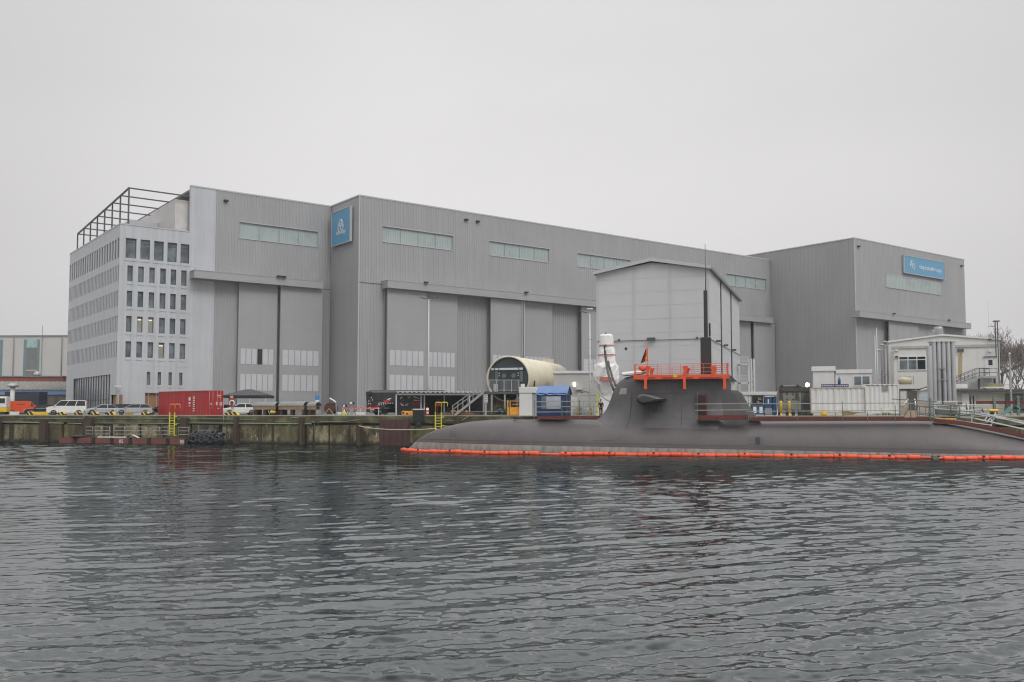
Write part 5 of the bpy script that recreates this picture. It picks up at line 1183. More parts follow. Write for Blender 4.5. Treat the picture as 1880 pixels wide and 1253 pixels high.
# yellow switch box, red white post
Y = quay_y(748)+.6; a = gx(739, Y); t = thing('switch_box', 'orange yellow steel box with low horns at the quay edge before the hoarding', 'box', a, QROT); w_ = wdt(739, 758.5, Y); M_oy = pm('orange_yellow', srgb(232,160,40), .5, 0, .08, 2, .2, srgb(160,104,40), 2)
m = MB(); m.box(0, w_, -.3, .3, .05, .52); part('body', m, M_oy, t, bevel=.04)
for x in (.15, w_-.15): m = MB(); m.bar((x, 0, .52), (x, 0, .82), .06); part('horn', m, M_dsteel, t)
m = MB(); m.box(.1, .35, -.31, -.3, .18, .4); m.box(.6, .85, -.31, -.3, .1, .28); part('dark_marks', m, M_black, t)
Y = quay_y(784)+.8; m = MB(); m.lathe([(.17, 0), (.17, .85), (.08, .95)], 10); solo('warning_post', m, stripes('red_white_post', srgb(214,60,54), srgb(226,222,216), .42, (0, 0, 1), .5), 'small red and white post right of the black block fender', 'post', gx(784.6, Y))
# landing with railing and stair
Yp = 111.0; a = gx(884, Yp); zP = hz(920, 719.5, Yp); WP = wdt(884, 953, Yp)
land = thing('landing', 'grey steel landing on columns in front of the cream tunnel mouth', 'landing', a)
m = MB(); m.box(0, WP, 0, 4.5, zP-.28, zP); part('deck', m, M_dsteel, land)
for x in (.25, WP*.27, WP*.62, WP-.2):
    for y in (.2, 4.2): m = MB(); m.box(x-.1, x+.1, y-.1, y+.1, 0, zP-.28); part('column', m, M_steel, land)
m = MB(); m.box(.2, WP-.1, 4.3, 4.4, 0, zP-.3); part('back_panel', m, pm('beige_board', srgb(140,132,118), .8, 0, .12, 1), land)
zH = hz(920, 698, Yp)
for z in (zH, zP+.18): m = MB(); m.bar((0, 0, z), (WP, 0, z), .07); part('rail', m, M_steel, land)
for k in range(6): x = .02+(WP-.04)*k/5; m = MB(); m.bar((x, 0, zP), (x, 0, zH), .10); part('post', m, M_steel, land)
m = MB(); n = 40
for k in range(n): x = WP*(k+.5)/n; m.bar((x, .02, zP+.18), (x, .02, zH), .025)
part('balusters', m, M_steel, land)
m = MB(); m.bar((0, 0, zH), (0, 4.4, zH), .06); m.bar((0, 0, zP+.6), (0, 4.4, zP+.6), .05); part('side_rail', m, M_steel, land)
for px in (906, 956): x = lx(px, Yp, a); m = MB(); m.box(x, x+.5, .5, .9, zP, zP+.95); part('cabinet', m, M_whitesteel, land)
sa = gx(828, Yp-.4); t = thing('stair', 'grey steel stair climbing right to the landing at the tunnel mouth', 'stair', sa)
sL = lx(888, Yp-.4, sa); run = sL
for y in (-1.15, -.15):
    m = MB(); m.bar((lx(836, Yp-.4, sa), y, 0), (sL, y, zP-.1), .09, .26); part('stringer', m, M_steel, t)
    for dz_ in (1.0, .55):
        m = MB(); m.bar((.2, y, dz_+.1), (sL, y, zP+dz_), .05); part('handrail', m, M_steel, t)
    for k in range(7): f = k/6; x = .25+(sL-.3)*f; m = MB(); m.bar((x, y, max(0, (zP)*f-.25)), (x, y, .1+1.0+(zP-.1)*f), .05); part('post', m, M_steel, t)
for k in range(14): f = (k+.5)/14; x = lx(836, Yp-.4, sa)+(sL-lx(836, Yp-.4, sa))*f; m = MB(); m.box(x-.13, x+.13, -1.1, -.2, zP*f-.02, zP*f+.02); part('tread', m, M_steel, t)
# info panel on post
Y = 108.8+1; t = thing('panel_board', 'grey board on a post standing below the landing', 'board', gx(892, Y)); m = MB(); m.box(-.1, .1, 0, .1, 0, hz(892, 740, Y)); part('post', m, M_steel, t); m = MB(); m.box(-.22, .24, -.06, 0, hz(892, 740, Y), hz(892, 724.5, Y)); part('board', m, M_whitesteel, t)
for k in range(4): m = MB(); z = hz(892, 739-k*4, Y); m.box(-.2, .22, -.075, -.06, z, z+.12); part('label_strip', m, M_steel, t)
# timber stacks with yellow hose
Y = quay_y(845)+1.0; a = gx(803, Y); t = thing('plank_stack', 'stack of weathered planks along the quay edge below the stair', 'planks', a, QROT)
rr = random.Random(4)
for k in range(5): m = MB(); x0 = rr.random()*.8; m.box(x0, 5.6-rr.random()*1.2, -.4+.2*(k % 3), -.22+.2*(k % 3), .05+.1*(k//2), .13+.1*(k//2)); part('plank', m, M_wood if k % 2 else pm('old_timber', srgb(112,92,82), .85, 0, .25, 4), t)
m = MB(); pts = [gx(829+k*1.05, Y-.3, GZ+.42+.10*math.sin(k*1.3)+.05*(k % 3)) + Vector((0, .3*math.sin(k*.8), 0)) for k in range(30)]; m.tube(pts, .06, 5); solo('hose', m, M_yellow, 'tangled yellow hose lying on the plank stack', 'hose')
m = MB(); m.box(0, 4.8, -.4, .4, .42, .50); m.bar((.3, 0, 0), (.3, 0, .42), .1); m.bar((4.4, 0, 0), (4.4, 0, .42), .1); solo('work_bench', m, M_steel, 'low pale bench right of the plank stack below the landing', 'bench', gx(857, quay_y(870)+2.2), QROT)
# yellow man basket
Y = quay_y(949)+1.2; a = gx(931.5, Y); W_ = wdt(931.5, 967, Y); hB = hz(949, 735, Y); hm_ = hz(949, 748, Y); t = thing('man_basket', 'orange yellow steel crane basket at the quay edge left of the blue tent', 'basket', a, QROT)
m = MB(); m.box(0, W_, -.02, .03, .08, hm_); m.box(0, .05, .03, 1.2, .08, hm_); m.box(W_-.05, W_, .03, 1.2, .08, hm_); m.box(0, W_, 1.2, 1.25, .08, hm_); part('side_plate', m, M_oy, t)
for x in (.05, W_-.05):
    for y in (0, 1.22): m = MB(); m.bar((x, y, 0), (x, y, hB), .12); part('post', m, M_oy, t)
for z in (hm_+.35, hB-.12): m = MB(); m.bar((.6, 0, z), (W_-.4, 0, z), .07); m.bar((.6, 1.22, z), (W_-.4, 1.22, z), .07); part('rail', m, M_oy, t)
# wire baskets with scrap
Y = quay_y(918)+1.5; a = gx(907.5, Y); W_ = wdt(907.5, 930, Y); t = thing('wire_crate', 'wire crate of tangled blue and grey hoses left of the orange yellow basket', 'crate', a, QROT); h_ = hz(918, 746, Y)
m = MB()
for x in (0, W_):
    for y in (0, .9): m.bar((x, y, 0), (x, y, h_), .05)
for z in (.1, h_*.5, h_): m.bar((0, 0, z), (W_, 0, z), .04); m.bar((0, .9, z), (W_, .9, z), .04); m.bar((0, 0, z), (0, .9, z), .04); m.bar((W_, 0, z), (W_, .9, z), .04)
part('frame', m, M_railg, t); rr = random.Random(8)
for mt, nm in ((pm('hose_blue', srgb(58,98,120), .5), 'hose'), (M_steel, 'hose'), (M_black, 'hose')):
    m = MB(); m.tube([(.1+rr.random()*(W_-.2), .1+rr.random()*.7, .1+rr.random()*h_*.75) for k in range(16)], .04, 5); part(nm, m, mt, t)
# ---------------------------------------------------------------- cream hull-section tunnel
SHA = R(-19.8); sdir = Vector((math.sin(-SHA), math.cos(-SHA), 0))
Yt = 114.0; cc = at(932.4, 696, Yt); rT = 42.6*Yt/F*1.0
M_cream = pm('cream_hull', srgb(216,208,186), .5, 0, .08, .4, .4, srgb(176,150,108), .5, rust=.3, rustcol=(.34, .24, .13))
tun = thing('tunnel_section', 'cream painted cylindrical hull section lying as a tunnel behind the landing', 'tunnel', Vector((cc.x, cc.y, GZ)), SHA); zc_ = cc.z-GZ
def circ(r, y, n=40, squash=1): return [(r*math.cos(2*math.pi*k/n), y, zc_+r*math.sin(2*math.pi*k/n)) for k in range(n)]
m = MB(); m.rings([circ(rT*.935, .25), circ(rT*.935, -.02), circ(rT, 0), circ(rT, 18.2)], cap=False); part('shell', m, M_cream, tun)
m = MB(); m.rings([circ(rT, 18.2), circ(rT*.97, 18.5)], cap=False); m.rings([[(x*.62, y, zc_+(z-zc_)*.62-.3) for x, y, z in circ(rT, 23.0)], circ(rT*.97, 18.5)], cap=True, smooth=False); part('end_cone', m, M_cream, tun)
m = MB(); m.box(-.8, .9, 16.2, 17.6, zc_+rT-.15, zc_+rT+.45); part('top_hatch', m, M_cream, tun)
m = MB(); m.poly(circ(rT*.93, .26)); part('bulkhead', m, pm('bulkhead_grey', srgb(56,66,70), .6, 0, .12, .8), tun)
def tq(px, py): return (px-932.4)*Yt/F*1.02, zc_+(696-py)*Yt/F
m = MB()
for p0, p1 in ((899.5, 904.5), (906.5, 913), (915, 951.5), (953.5, 960.5)): x0, z0 = tq(p0, 679.5); x1, z1 = tq(p1, 675.6); m.box(x0, x1, .14, .25, z0, z1)
part('signal_bar', m, M_whitesteel, tun)
for p0, p1 in ((907, 913), (954, 960.5)): x0, z0 = tq(p0, 702); x1, z1 = tq(p1, 682); m = MB(); m.box(x0, x1, .16, .25, z0, z1); part('panel', m, pm('panel_mid', srgb(96,104,106), .5), tun)
m = MB(); x0, z0 = tq(913.5, 716); x1, z1 = tq(953.5, 681); m.box(x0, x1, .2, .25, z0, z1); part('inner_door', m, pm('inner_door', srgb(46,54,58), .6), tun)
for px in (924, 942.3): x, z = tq(px, 690.5); m = MB(); m.rings([[(x+r*math.cos(2*math.pi*k/18), y, z+r*math.sin(2*math.pi*k/18)) for k in range(18)] for r, y in ((.30, .2), (.27, .15))]); part('porthole', m, pm('panel_mid', srgb(96,104,106)), tun)
for px in (914.8, 951.2):
    for py in (685.5, 690): x, z = tq(px, py); m = MB(); m.box(x-.05, x+.05, .13, .19, z-.06, z+.06); part('lamp', m, M_letter, tun)
m = MB(); x = rT*.88; m.box(-.2, .2, 0, .3, 0, zc_-rT+.4); m.box(-rT*.6, rT*.6, 3, 4, 0, zc_-rT+.7); m.box(-rT*.6, rT*.6, 14, 15, 0, zc_-rT+.7); part('cradle', m, M_dsteel, tun)
m = MB(); A = R(10); m.box(rT-.02, rT+.03, 1.6, 2.0, zc_-.9, zc_-.2); part('side_port', m, M_dark, tun)
# white cabinet, grey plant containers
Y = 108.6; a = gx(953.5, Y); W_ = wdt(953.5, 977, Y); t = thing('white_cabinet', 'tall white equipment cabinet behind the orange yellow basket', 'cabinet', a); m = MB(); m.box(0, W_, 0, 2.6, 0, hz(965, 722, Y)); part('body', m, M_offwhite, t); m = MB(); m.box(-.05, W_+1.6, -.08, 2.7, hz(965, 722, Y), hz(965, 711, Y)); part('hood', m, M_offwhite, t, bevel=.04); m = MB(); m.box(W_, W_+.6, .1, 2.5, 0, hz(965, 723, Y)); part('side_unit', m, M_steel, t)
Y = 111.5; a = gx(1017, Y); W_ = wdt(1017, 1099, Y); zt_ = hz(1050, 686, Y)
M_sand = pm('sandwich_panel', srgb(182,180,176), .6, 0, .04, .5, .2, srgb(150,148,142), .7)
t = thing('plant_cabin', 'grey white flat roofed plant cabin right of the cream tunnel with a lit wall lamp', 'cabin', a, R(-4))
m = MB(); m.box(0, W_, 0, 8, 0, zt_)
for k in range(1, 6): m.box(k*W_/6, k*W_/6+.03, -.012, 0, .2, zt_-.1)
part('wall', m, M_sand, t); m = MB(); m.box(-.12, W_+.1, -.15, 8.1, zt_, zt_+.32); part('roof', m, M_offwhite, t)
M_glow = emit('lamp_white', (1, .97, .9), 2.5)
x = lx(1054.5, Y, a); z = hz(1054, 706, Y); m = MB(); m.lathe([(.08, -.3), (.16, -.2), (.18, .15), (.1, .28)], 10, (x, -.2, z)); wl = part('wall_lamp', m, M_glow, t); m = MB(); m.box(x-.1, x+.1, -.2, 0, z+.28, z+.38); part('lamp_cap', m, M_dsteel, wl)
m = MB(); x0 = lx(1057, Y, a); m.box(x0, x0+.85, -.35, 0, hz(1060, 716, Y), hz(1060, 711.5, Y)); part('awning', m, M_whitesteel, t)
Y = 107.6; a = gx(1063, Y); t = thing('white_locker', 'wide white steel locker between the blue tent and the wrapped mast', 'locker', a); W_ = wdt(1063, 1098, Y); h_ = hz(1080, 721.5, Y)
m = MB(); m.box(0, W_, 0, 1.2, 0, h_); part('body', m, M_offwhite, t); m = MB(); m.box(W_*.55, W_*.56, -.01, 0, .1, h_-.1); m.box(.05, W_-.05, -.01, 0, h_-.3, h_-.27); part('door_gap', m, M_dsteel, t); m = MB(); m.tube([(.2, -.1, h_+.05), (.8, .2, h_+.12), (1.2, .1, h_+.05)], .05, 5); part('cable', m, M_black, t)
m = MB(); Y = 107.4; m.box(0, wdt(1046, 1062, Y), 0, .8, 0, hz(1055, 729, Y)); solo('white_box', m, M_offwhite, 'smaller pale box right beside the blue tent', 'box', gx(1046, Y), 0, bevel=.02)
Y = quay_y(1070)+.9; rr = random.Random(2); t = thing('bottle_rack', 'rack of pale bottles and yellow drums behind the foredeck railing', 'rack', gx(1048, Y), QROT)
m = MB()
for k in range(8): m.bar((k*.38, 0, 0), (k*.38, 0, 1.15+.4*rr.random()), .05)
for z in (.35, .95): m.bar((0, 0, z), (2.8, 0, z), .04)
part('frame', m, M_rail, t)
for k in range(6): m = MB(); r_ = .11; h_ = .55+.5*rr.random(); m.lathe([(r_, 0), (r_, h_), (.04, h_+.12)], 8, (.25+k*.42, .3, .05)); part('bottle', m, [M_letter, M_yellow, M_wood, M_whitesteel][k % 4], t)
m = MB(); m.bar((0, 0, 0), (0, 0, hz(1097, 722, 103)), .17); solo('yellow_post', m, M_ladder, 'tall lime yellow post left of the person in black', 'post', gx(1097, 103))
# ---------------------------------------------------------------- lamp poles
def lamp_pole(px, ptop, Y, arms, label, extra=0):
    a = gx(px, Y); h_ = hz(px, ptop, Y); t = thing('lamp_pole', label, 'lamp pole', a); m = MB(); m.tube([(0,0,0),(0,0,h_*.45),(0,0,h_)], [.13, .10, .06], 8); part('pole', m, M_whitesteel, t)
    for sg in arms:
        m = MB(); m.tube([(0, 0, h_), (sg*.35, 0, h_+.1), (sg*.9, 0, h_+.22)], .045, 5); ar = part('arm', m, M_whitesteel, t); m = MB(); m.rings([[(sg*(.25+q*1.0), y*w_, h_+.10+q*.25+dz_) for y, dz_ in ((-1, 0), (1, 0), (1, .06), (-1, .06))] for q, w_ in ((0, .07), (.3, .14), (1, .12))], smooth=False); part('lamp_head', m, M_dsteel if arms != (1,) else M_letter, t)
    return t
lamp_pole(786.3, 551.5, 121.5, (-1, 1), 'tall pale pole with two drooping lamp heads before the hall doors')
lp = lamp_pole(1083.8, 577, 109.5, (-1,), 'thin pole with a single white lamp head left of the white shed')
for k in range(7): z = 3+k*1.0; m = MB(); m.bar((-.25, -.05, z), (.25, -.05, z), .035); part('step', m, M_dsteel, lp)
m = MB(); h_ = hz(1083, 573, 109.5); m.box(-.35, .35, -.12, .1, h_+.3, h_+.42); part('camera', m, M_letter, lp)
# ---------------------------------------------------------------- white gabled shed
Ys = 113.0; cn = gx(1303, Ys); hE = hz(1303, 491.5, Ys)
ex = Vector((math.cos(SHA), math.sin(SHA), 0)); lw = 0
# left corner: intersect front line with column 1098
rL = (1098.0-940)/F; k_ = (rL*cn.y-cn.x)/(-(ex.x)+rL*ex.y) if True else 0
SW = (cn.x-rL*cn.y)/(ex.x-rL*ex.y)
org = cn-ex*SW
rR = (1360.0-940)/F; SD = (rR*cn.y-cn.x)/(sdir.x-rR*sdir.y)
shed = thing('boat_shed', 'tall white gabled boat shed behind the submarine sail', 'shed', org, SHA)
px_ap = 1198.5; rA = (px_ap-940)/F; ua = (rA*org.y-org.x)/(ex.x-rA*ex.y); Ya = org.y+ex.y*ua; hA = hz(px_ap, 480.5, Ya)
hL = hE
M_shed = pm('shed_panel', srgb(196,196,198), .55, 0, .025, .4, .12, srgb(160,160,162), .6); M_shedside = M_shed
def roofz(x): return hL+(hA-hL)*(x/ua) if x < ua else hA+(hE-hA)*((x-ua)/(SW-ua))
bays = [0, SW*.335, SW*.665, SW]
m = MB(); npan = 11
for b0, b1 in zip(bays, bays[1:]):
    for k in range(npan+2):
        z0, z1 = k*1.72, (k+1)*1.72-.022
        pts = [(b0+.05, -.0, z0), (b1-.05, -.0, z0)]
        zl, zr_ = roofz(b0)-.1, roofz(b1)-.1
        if z0 > max(zl, zr_, hA if b0 < ua < b1 else 0): continue
        top = []
        xs_ = [b1-.05] + ([ua] if b0 < ua < b1 else []) + [b0+.05]
        for x in xs_: top.append((x, 0, min(z1, roofz(x)-.1)))
        if all(q[2] > z0+.02 for q in top): m.poly(pts+top)
m.box(0.02, SW-.02, .04, .08, 0, hL-.2)
part('front_wall', m, M_shed, shed)
m = MB(); m.poly([(0.01, .03, 0), (SW-.01, .03, 0), (SW-.01, .03, hE-.1), (ua, .03, hA-.12), (.01, .03, hL-.1)]); part('backing', m, M_trim, shed)
for i, x in enumerate(bays):
    m = MB(); m.box(x-.14, x+.14, -.04, .02, 0, roofz(x)-.12); part('pilaster', m, M_trim, shed)
m = MB()
for k in range(12):
    z0 = k*1.72; z1 = min(z0+1.698, hE-.1)
    for s0, s1 in ((.05, SD*.33), (SD*.335, SD*.66), (SD*.665, SD-.05)):
        if z1 > z0: m.quad((SW, s0, z0), (SW, s1, z0), (SW, s1, z1), (SW, s0, z1))
part('side_wall', m, M_shedside, shed)
m = MB(); m.quad((SW-.04, 0, 0), (SW-.04, SD, 0), (SW-.04, SD, hE), (SW-.04, 0, hE)); m.quad((0, 0, 0), (0, 0, hL), (0, SD, hL), (0, SD, 0)); m.quad((0, SD, 0), (SW, SD, 0), (SW, SD, hE), (0, SD, hE)); part('inner_wall', m, M_steel, shed)
for s in (SD*.335, SD*.665): m = MB(); m.tube([(SW+.08, s, .2), (SW+.08, s, hE-.1)], .08, 6); part('downpipe', m, M_dsteel, shed)
m = MB(); e = .45
m.rings([[(-e, -.5, hL-.12-.1), (ua, -.5, hA+.02), (SW+e, -.5, hE-.12-.1), (SW+e, -.5, hE+.25-.1), (ua, -.5, hA+.40), (-e, -.5, hL+.25-.1)], [(-e, SD+.4, hL-.22), (ua, SD+.4, hA+.02), (SW+e, SD+.4, hE-.22), (SW+e, SD+.4, hE+.15), (ua, SD+.4, hA+.40), (-e, SD+.4, hL+.15)]], True, True, False); part('roof', m, pm('shed_roof', srgb(120,122,124), .6), shed)
m = MB(); m.rings([[(-e-.02, -.56, hL-.25), (ua, -.56, hA-.02), (SW+e+.02, -.56, hE-.25), (SW+e+.02, -.56, hE+.18), (ua, -.56, hA+.43), (-e-.02, -.56, hL+.18)], [(-e-.02, -.505, hL-.25), (ua, -.505, hA-.02), (SW+e+.02, -.505, hE-.25), (SW+e+.02, -.505, hE+.18), (ua, -.505, hA+.43), (-e-.02, -.505, hL+.18)]], True, True, False); part('verge_trim', m, M_trim, shed)
zc2 = hz(1200, 625, Ya); m = MB(); m.tube([(0, -.1, zc2), (SW+.1, -.1, zc2), (SW+.12, SD, zc2)], .045, 5); part('cable', m, M_dsteel, shed)
for x, y in ((SW*.20, -.2), (SW*.90, -.2)): m = MB(); m.box(x-.12, x+.12, y-.1, y+.1, zc2, zc2+.25); part('small_lamp', m, M_dsteel, shed)
for s in (6, 14, 24): m = MB(); m.box(SW+.1, SW+.7, s-.15, s+.15, zc2+.0, zc2+.25); part('small_lamp', m, M_dsteel, shed)
m = MB(); m.box(SW*.46, SW*.53, -.5, -.06, zc2-.02, zc2+.3); part('floodlight', m, M_dsteel, shed)
x = SW*.262; m = MB(); m.rings([[(x+.18*math.cos(k*.628), y, zc2-1.0+.18*math.sin(k*.628)) for k in range(10)] for y in (-.03, -.01)]); part('vent_hole', m, M_dark, shed)
z0 = hz(1240, 684, Ya); m = MB(); x0 = SW*.58
for k in range(16): m.bar((x0+k*.28, -.7, z0-.3), (x0+k*.28, -.7, z0+.75), .04)
m.bar((x0, -.7, z0+.75), (x0+4.5, -.7, z0+.75), .06); m.box(x0, x0+4.5, -.9, -.06, z0-.4, z0-.3); part('balcony', m, M_whitesteel, shed)
# wrapped white mast with straps and hoses
Yw = 105.0; a = gx(1113, Yw); ww = lambda px: (px-1113)*Yw/F
t = thing('wrapped_mast', 'tall crane mast wrapped in white sheeting with red straps beside the sail', 'wrapped mast', a)
M_wrap = pm('white_wrap', srgb(236,235,232), .45, 0, .05, .8, .12, srgb(176,172,166), 1.5, bump=.6)
prof = [(768, 1094, 1126), (748, 1099, 1127), (728, 1100, 1127), (716, 1095, 1128), (704, 1091.5, 1136), (698, 1089, 1137), (690, 1088, 1137), (675, 1089.6, 1137), (672.5, 1091, 1136), (669, 1097.5, 1132), (661, 1098.3, 1131), (654, 1099, 1130), (645, 1100, 1130), (637, 1101.5, 1128), (635, 1101, 1127.5), (617, 1101.5, 1126.5), (614, 1104, 1124)]
rgs = []; rr = random.Random(12); nA = 28
for py, l, r in prof:
    l, r = ww(l), ww(r); cx_, rad = (l+r)/2, (r-l)/2; z = max(0, hz(1113, py, Yw)); crease = .075 if py > 640 else .008
    sq = lambda c_: math.copysign(abs(c_)**(.62 if py > 640 else 1), c_); rnd = [1-crease*rr.random()*1.1 for k in range(nA)]
    rgs.append([(cx_+rad*rnd[k]*sq(math.cos(2*math.pi*k/nA)), rad*.85*rnd[k]*sq(math.sin(2*math.pi*k/nA)), z+(crease > .01)*(rr.random()-.5)*.45) for k in range(nA)])
def mid(a_, b_):
    return [tuple((Vector(p)+Vector(q))/2*1.0 + Vector(((rr.random()-.5)*.09, (rr.random()-.5)*.09, (rr.random()-.5)*.06))) for p, q in zip(a_, b_)]
fine = []
for r0, r1 in zip(rgs, rgs[1:]): fine += [r0, mid(r0, r1)]
fine.append(rgs[-1]); rgs = fine
m = MB(); m.rings(rgs, smooth=False); part('wrap', m, M_wrap, t)
for py, l, r, hh in ((636, 1101, 1128, .12), (654, 1098.5, 1130.5, .16), (700, 1091, 1136.5, .42)):
    l, r = ww(l), ww(r); cx_, rad = (l+r)/2, (r-l)/2+.05; z = hz(1113, py, Yw); m = MB(); m.rings([[(cx_+rad*math.cos(2*math.pi*k/24), rad*.95*math.sin(2*math.pi*k/24), z+dz_) for k in range(24)] for dz_ in (0, hh)], cap=False); part('strap', m, pm('strap_red', srgb(206,120,110), .6), t)
m = MB(); m.lathe([(.12, hz(1113, 614, Yw)), (.1, hz(1113, 611, Yw))], 8); m.box(ww(1109), ww(1112.5), -.95, -.8, hz(1113, 637, Yw), hz(1113, 634, Yw)); part('fitting', m, M_dsteel, t)
M_hose = pm('black_hose', srgb(38,39,40), .5, 0, .1, 4)
def fallhose(pts, r, label):
    m = MB(); m.tube(pts, r, 8); solo('hose', m, M_hose, label, 'hose', (0,0,0), 0)
fallhose([at(1110, 636, 103.6), at(1110.5, 645, 103.5), at(1112.5, 662, 102.5), at(1116, 683, 100), at(1121, 702, 97), at(1127, 717, 92.5)], .13, 'thick black hose hanging from the wrapped mast top to the sail, left of two')
fallhose([at(1116.5, 664, 103.7), at(1119, 675, 102), at(1124, 692, 98), at(1130, 707, 93), at(1133, 709, 92)], .12, 'shorter black hose from the wrapped mast to the sail, right of two')
m = MB(); m.tube([at(1091, 706, 103), at(1096, 716, 102), at(1103, 725, 99), at(1112, 733, 95), at(1120, 738, 92.5)], .07, 6); solo('hose', m, M_rail, 'thin grey cable loop below the wrapped mast sheeting', 'cable')
# ---------------------------------------------------------------- person
def skin(name, verts, edges, mat, parent, sub_=1):
    me = bpy.data.meshes.new(name); me.from_pydata([v[:3] for v in verts], edges, []); me.materials.append(mat); o = link(name, me, parent)
    mo = o.modifiers.new('skin', 'SKIN'); mo.use_smooth_shade = True; lay = me.skin_vertices[0].data if me.skin_vertices else None
    if lay is None:
        import bmesh
        bm = bmesh.new(); bm.from_mesh(me); bm.verts.layers.skin.verify(); bm.to_mesh(me); bm.free(); lay = me.skin_vertices[0].data
    for i, v in enumerate(verts): lay[i].radius = (v[3], v[4] if len(v) > 4 else v[3])
    lay[0].use_root = True; o.modifiers.new('sub', 'SUBSURF').levels = sub_; o.modifiers['sub'].render_levels = sub_; return o
M_skin = pm('skin', srgb(176,134,112), .6); M_cloth = pm('black_clothes', srgb(28,29,34), .8, 0, .2, 4); M_trous = pm('dark_trousers', srgb(36,38,46), .8)
pe = thing('person', 'person in black jacket and dark trousers standing at the quay edge left of the sail', 'person', gx(1103.2, 103.4), R(170))
bv = [(0,0,.95,.13,.10),(0,.0,1.2,.12,.10),(0,0,1.42,.15,.10),(0,0,1.52,.055),(0,.01,1.58,.06),(0,.02,1.66,.085,.10),(0,.015,1.74,.07,.085),(.10,0,.88,.085),(.11,.02,.50,.06),(.11,-.02,.08,.045),(.11,.10,.04,.04),(-.10,0,.88,.085),(-.11,-.02,.50,.06),(-.11,-.05,.08,.045),(-.11,.07,.04,.04),(.20,0,1.40,.06),(.25,0,1.12,.045),(.22,.12,.92,.035),(.21,.16,.85,.03),(-.20,0,1.40,.06),(-.25,0,1.12,.045),(-.22,.12,.92,.035),(-.21,.16,.85,.03)]
be = [(0,1),(1,2),(2,3),(3,4),(4,5),(5,6),(0,7),(7,8),(8,9),(9,10),(0,11),(11,12),(12,13),(13,14),(2,15),(15,16),(16,17),(17,18),(2,19),(19,20),(20,21),(21,22)]
skin('body', bv, be, M_skin, pe)
skin('jacket', [(0,0,.88,.18,.13),(0,0,1.2,.16,.13),(0,0,1.42,.19,.13),(0,0,1.50,.08,.08),(.21,0,1.40,.085),(.26,0,1.12,.07),(.225,.11,.95,.055),(-.21,0,1.40,.085),(-.26,0,1.12,.07),(-.225,.11,.95,.055)], [(0,1),(1,2),(2,3),(2,4),(4,5),(5,6),(2,7),(7,8),(8,9)], M_cloth, pe)
skin('trousers', [(0,0,.92,.16,.12),(.10,0,.84,.11),(.11,.02,.50,.085),(.11,-.02,.10,.07),(-.10,0,.84,.11),(-.11,-.02,.50,.085),(-.11,-.05,.10,.07)], [(0,1),(1,2),(2,3),(0,4),(4,5),(5,6)], M_trous, pe)
m = MB(); m.rings([[(r*math.cos(2*math.pi*k/14), -.01+r*1.15*math.sin(2*math.pi*k/14), z) for k in range(14)] for r, z in ((.085, 1.70), (.098, 1.745), (.085, 1.80), (.045, 1.835))]); part('hair', m, pm('dark_hair', srgb(40,32,28), .7), pe)
m = MB(); 
for sg in (-1, 1): m.lathe([(.001, -.012), (.012, 0), (.001, .012)], 8, (sg*.032, .098, 1.685))
m.box(-.012, .012, .09, .125, 1.64, 1.67); m.box(-.025, .025, .092, .103, 1.605, 1.612); part('face', m, pm('face_dark', srgb(90,62,54), .6), pe)
for sg in (-1, 1):
    m = MB()
    for k in range(4): m.tube([(sg*(.185+.018*k), .165, .845), (sg*(.185+.018*k), .185, .80), (sg*(.185+.018*k), .175, .765+.008*abs(k-1.5))], [.010, .009, .007], 5)
    m.tube([(sg*.17, .17, .85), (sg*.16, .20, .82), (sg*.165, .21, .79)], [.011, .010, .008], 5); part('fingers', m, M_skin, pe)
# ================================================================ right yard
# white stair tower behind the shed
Y = 142; a = gx(1361, Y); W_ = wdt(1361, 1386, Y); t = thing('stair_tower', 'white steel stair tower behind the right side of the shed', 'stair', a)
zs = [hz(1372, p, Y) for p in (722, 702, 668)]
for px in (1376, 1381, 1386): x = lx(px, Y, a); m = MB(); m.box(x-.13, x+.13, 0, .26, 0, hz(1381, 659, Y)); part('post', m, M_whitesteel, t)
for z in zs[1:]:
    m = MB(); m.box(0, lx(1376, Y, a), 0, 1.6, z-.25, z); part('landing', m, M_whitesteel, t); m = MB()
    for k in range(9): m.bar((k*.16, 0, z), (k*.16, 0, z+1.05), .04)
    m.bar((0, 0, z+1.05), (1.3, 0, z+1.05), .07); m.bar((0, 0, z+.5), (1.3, 0, z+.5), .05); part('railing', m, M_whitesteel, t)
m = MB()
for k in range(7): z = .6+k*.9; m.bar((lx(1376, Y, a), .1, z), (lx(1386, Y, a), .1, z+.45), .10); m.bar((lx(1376, Y, a), .1, z+.45), (lx(1386, Y, a), .1, z+.45), .06)
part('flight', m, M_whitesteel, t)
# low white roofed cabin
Y = 118; a = gx(1355, Y); W_ = wdt(1355, 1428, Y); zt_ = hz(1400, 719.5, Y); t = thing('low_cabin', 'low flat roofed white cabin behind the blue generators', 'cabin', a, R(-6)); m = MB(); m.box(0, W_, 0, 4, 0, zt_-.4); part('wall', m, M_offwhite, t); m = MB(); m.box(-.1, W_+.1, -.2, 4.1, zt_-.4, zt_); part('roof', m, M_whitesteel, t)
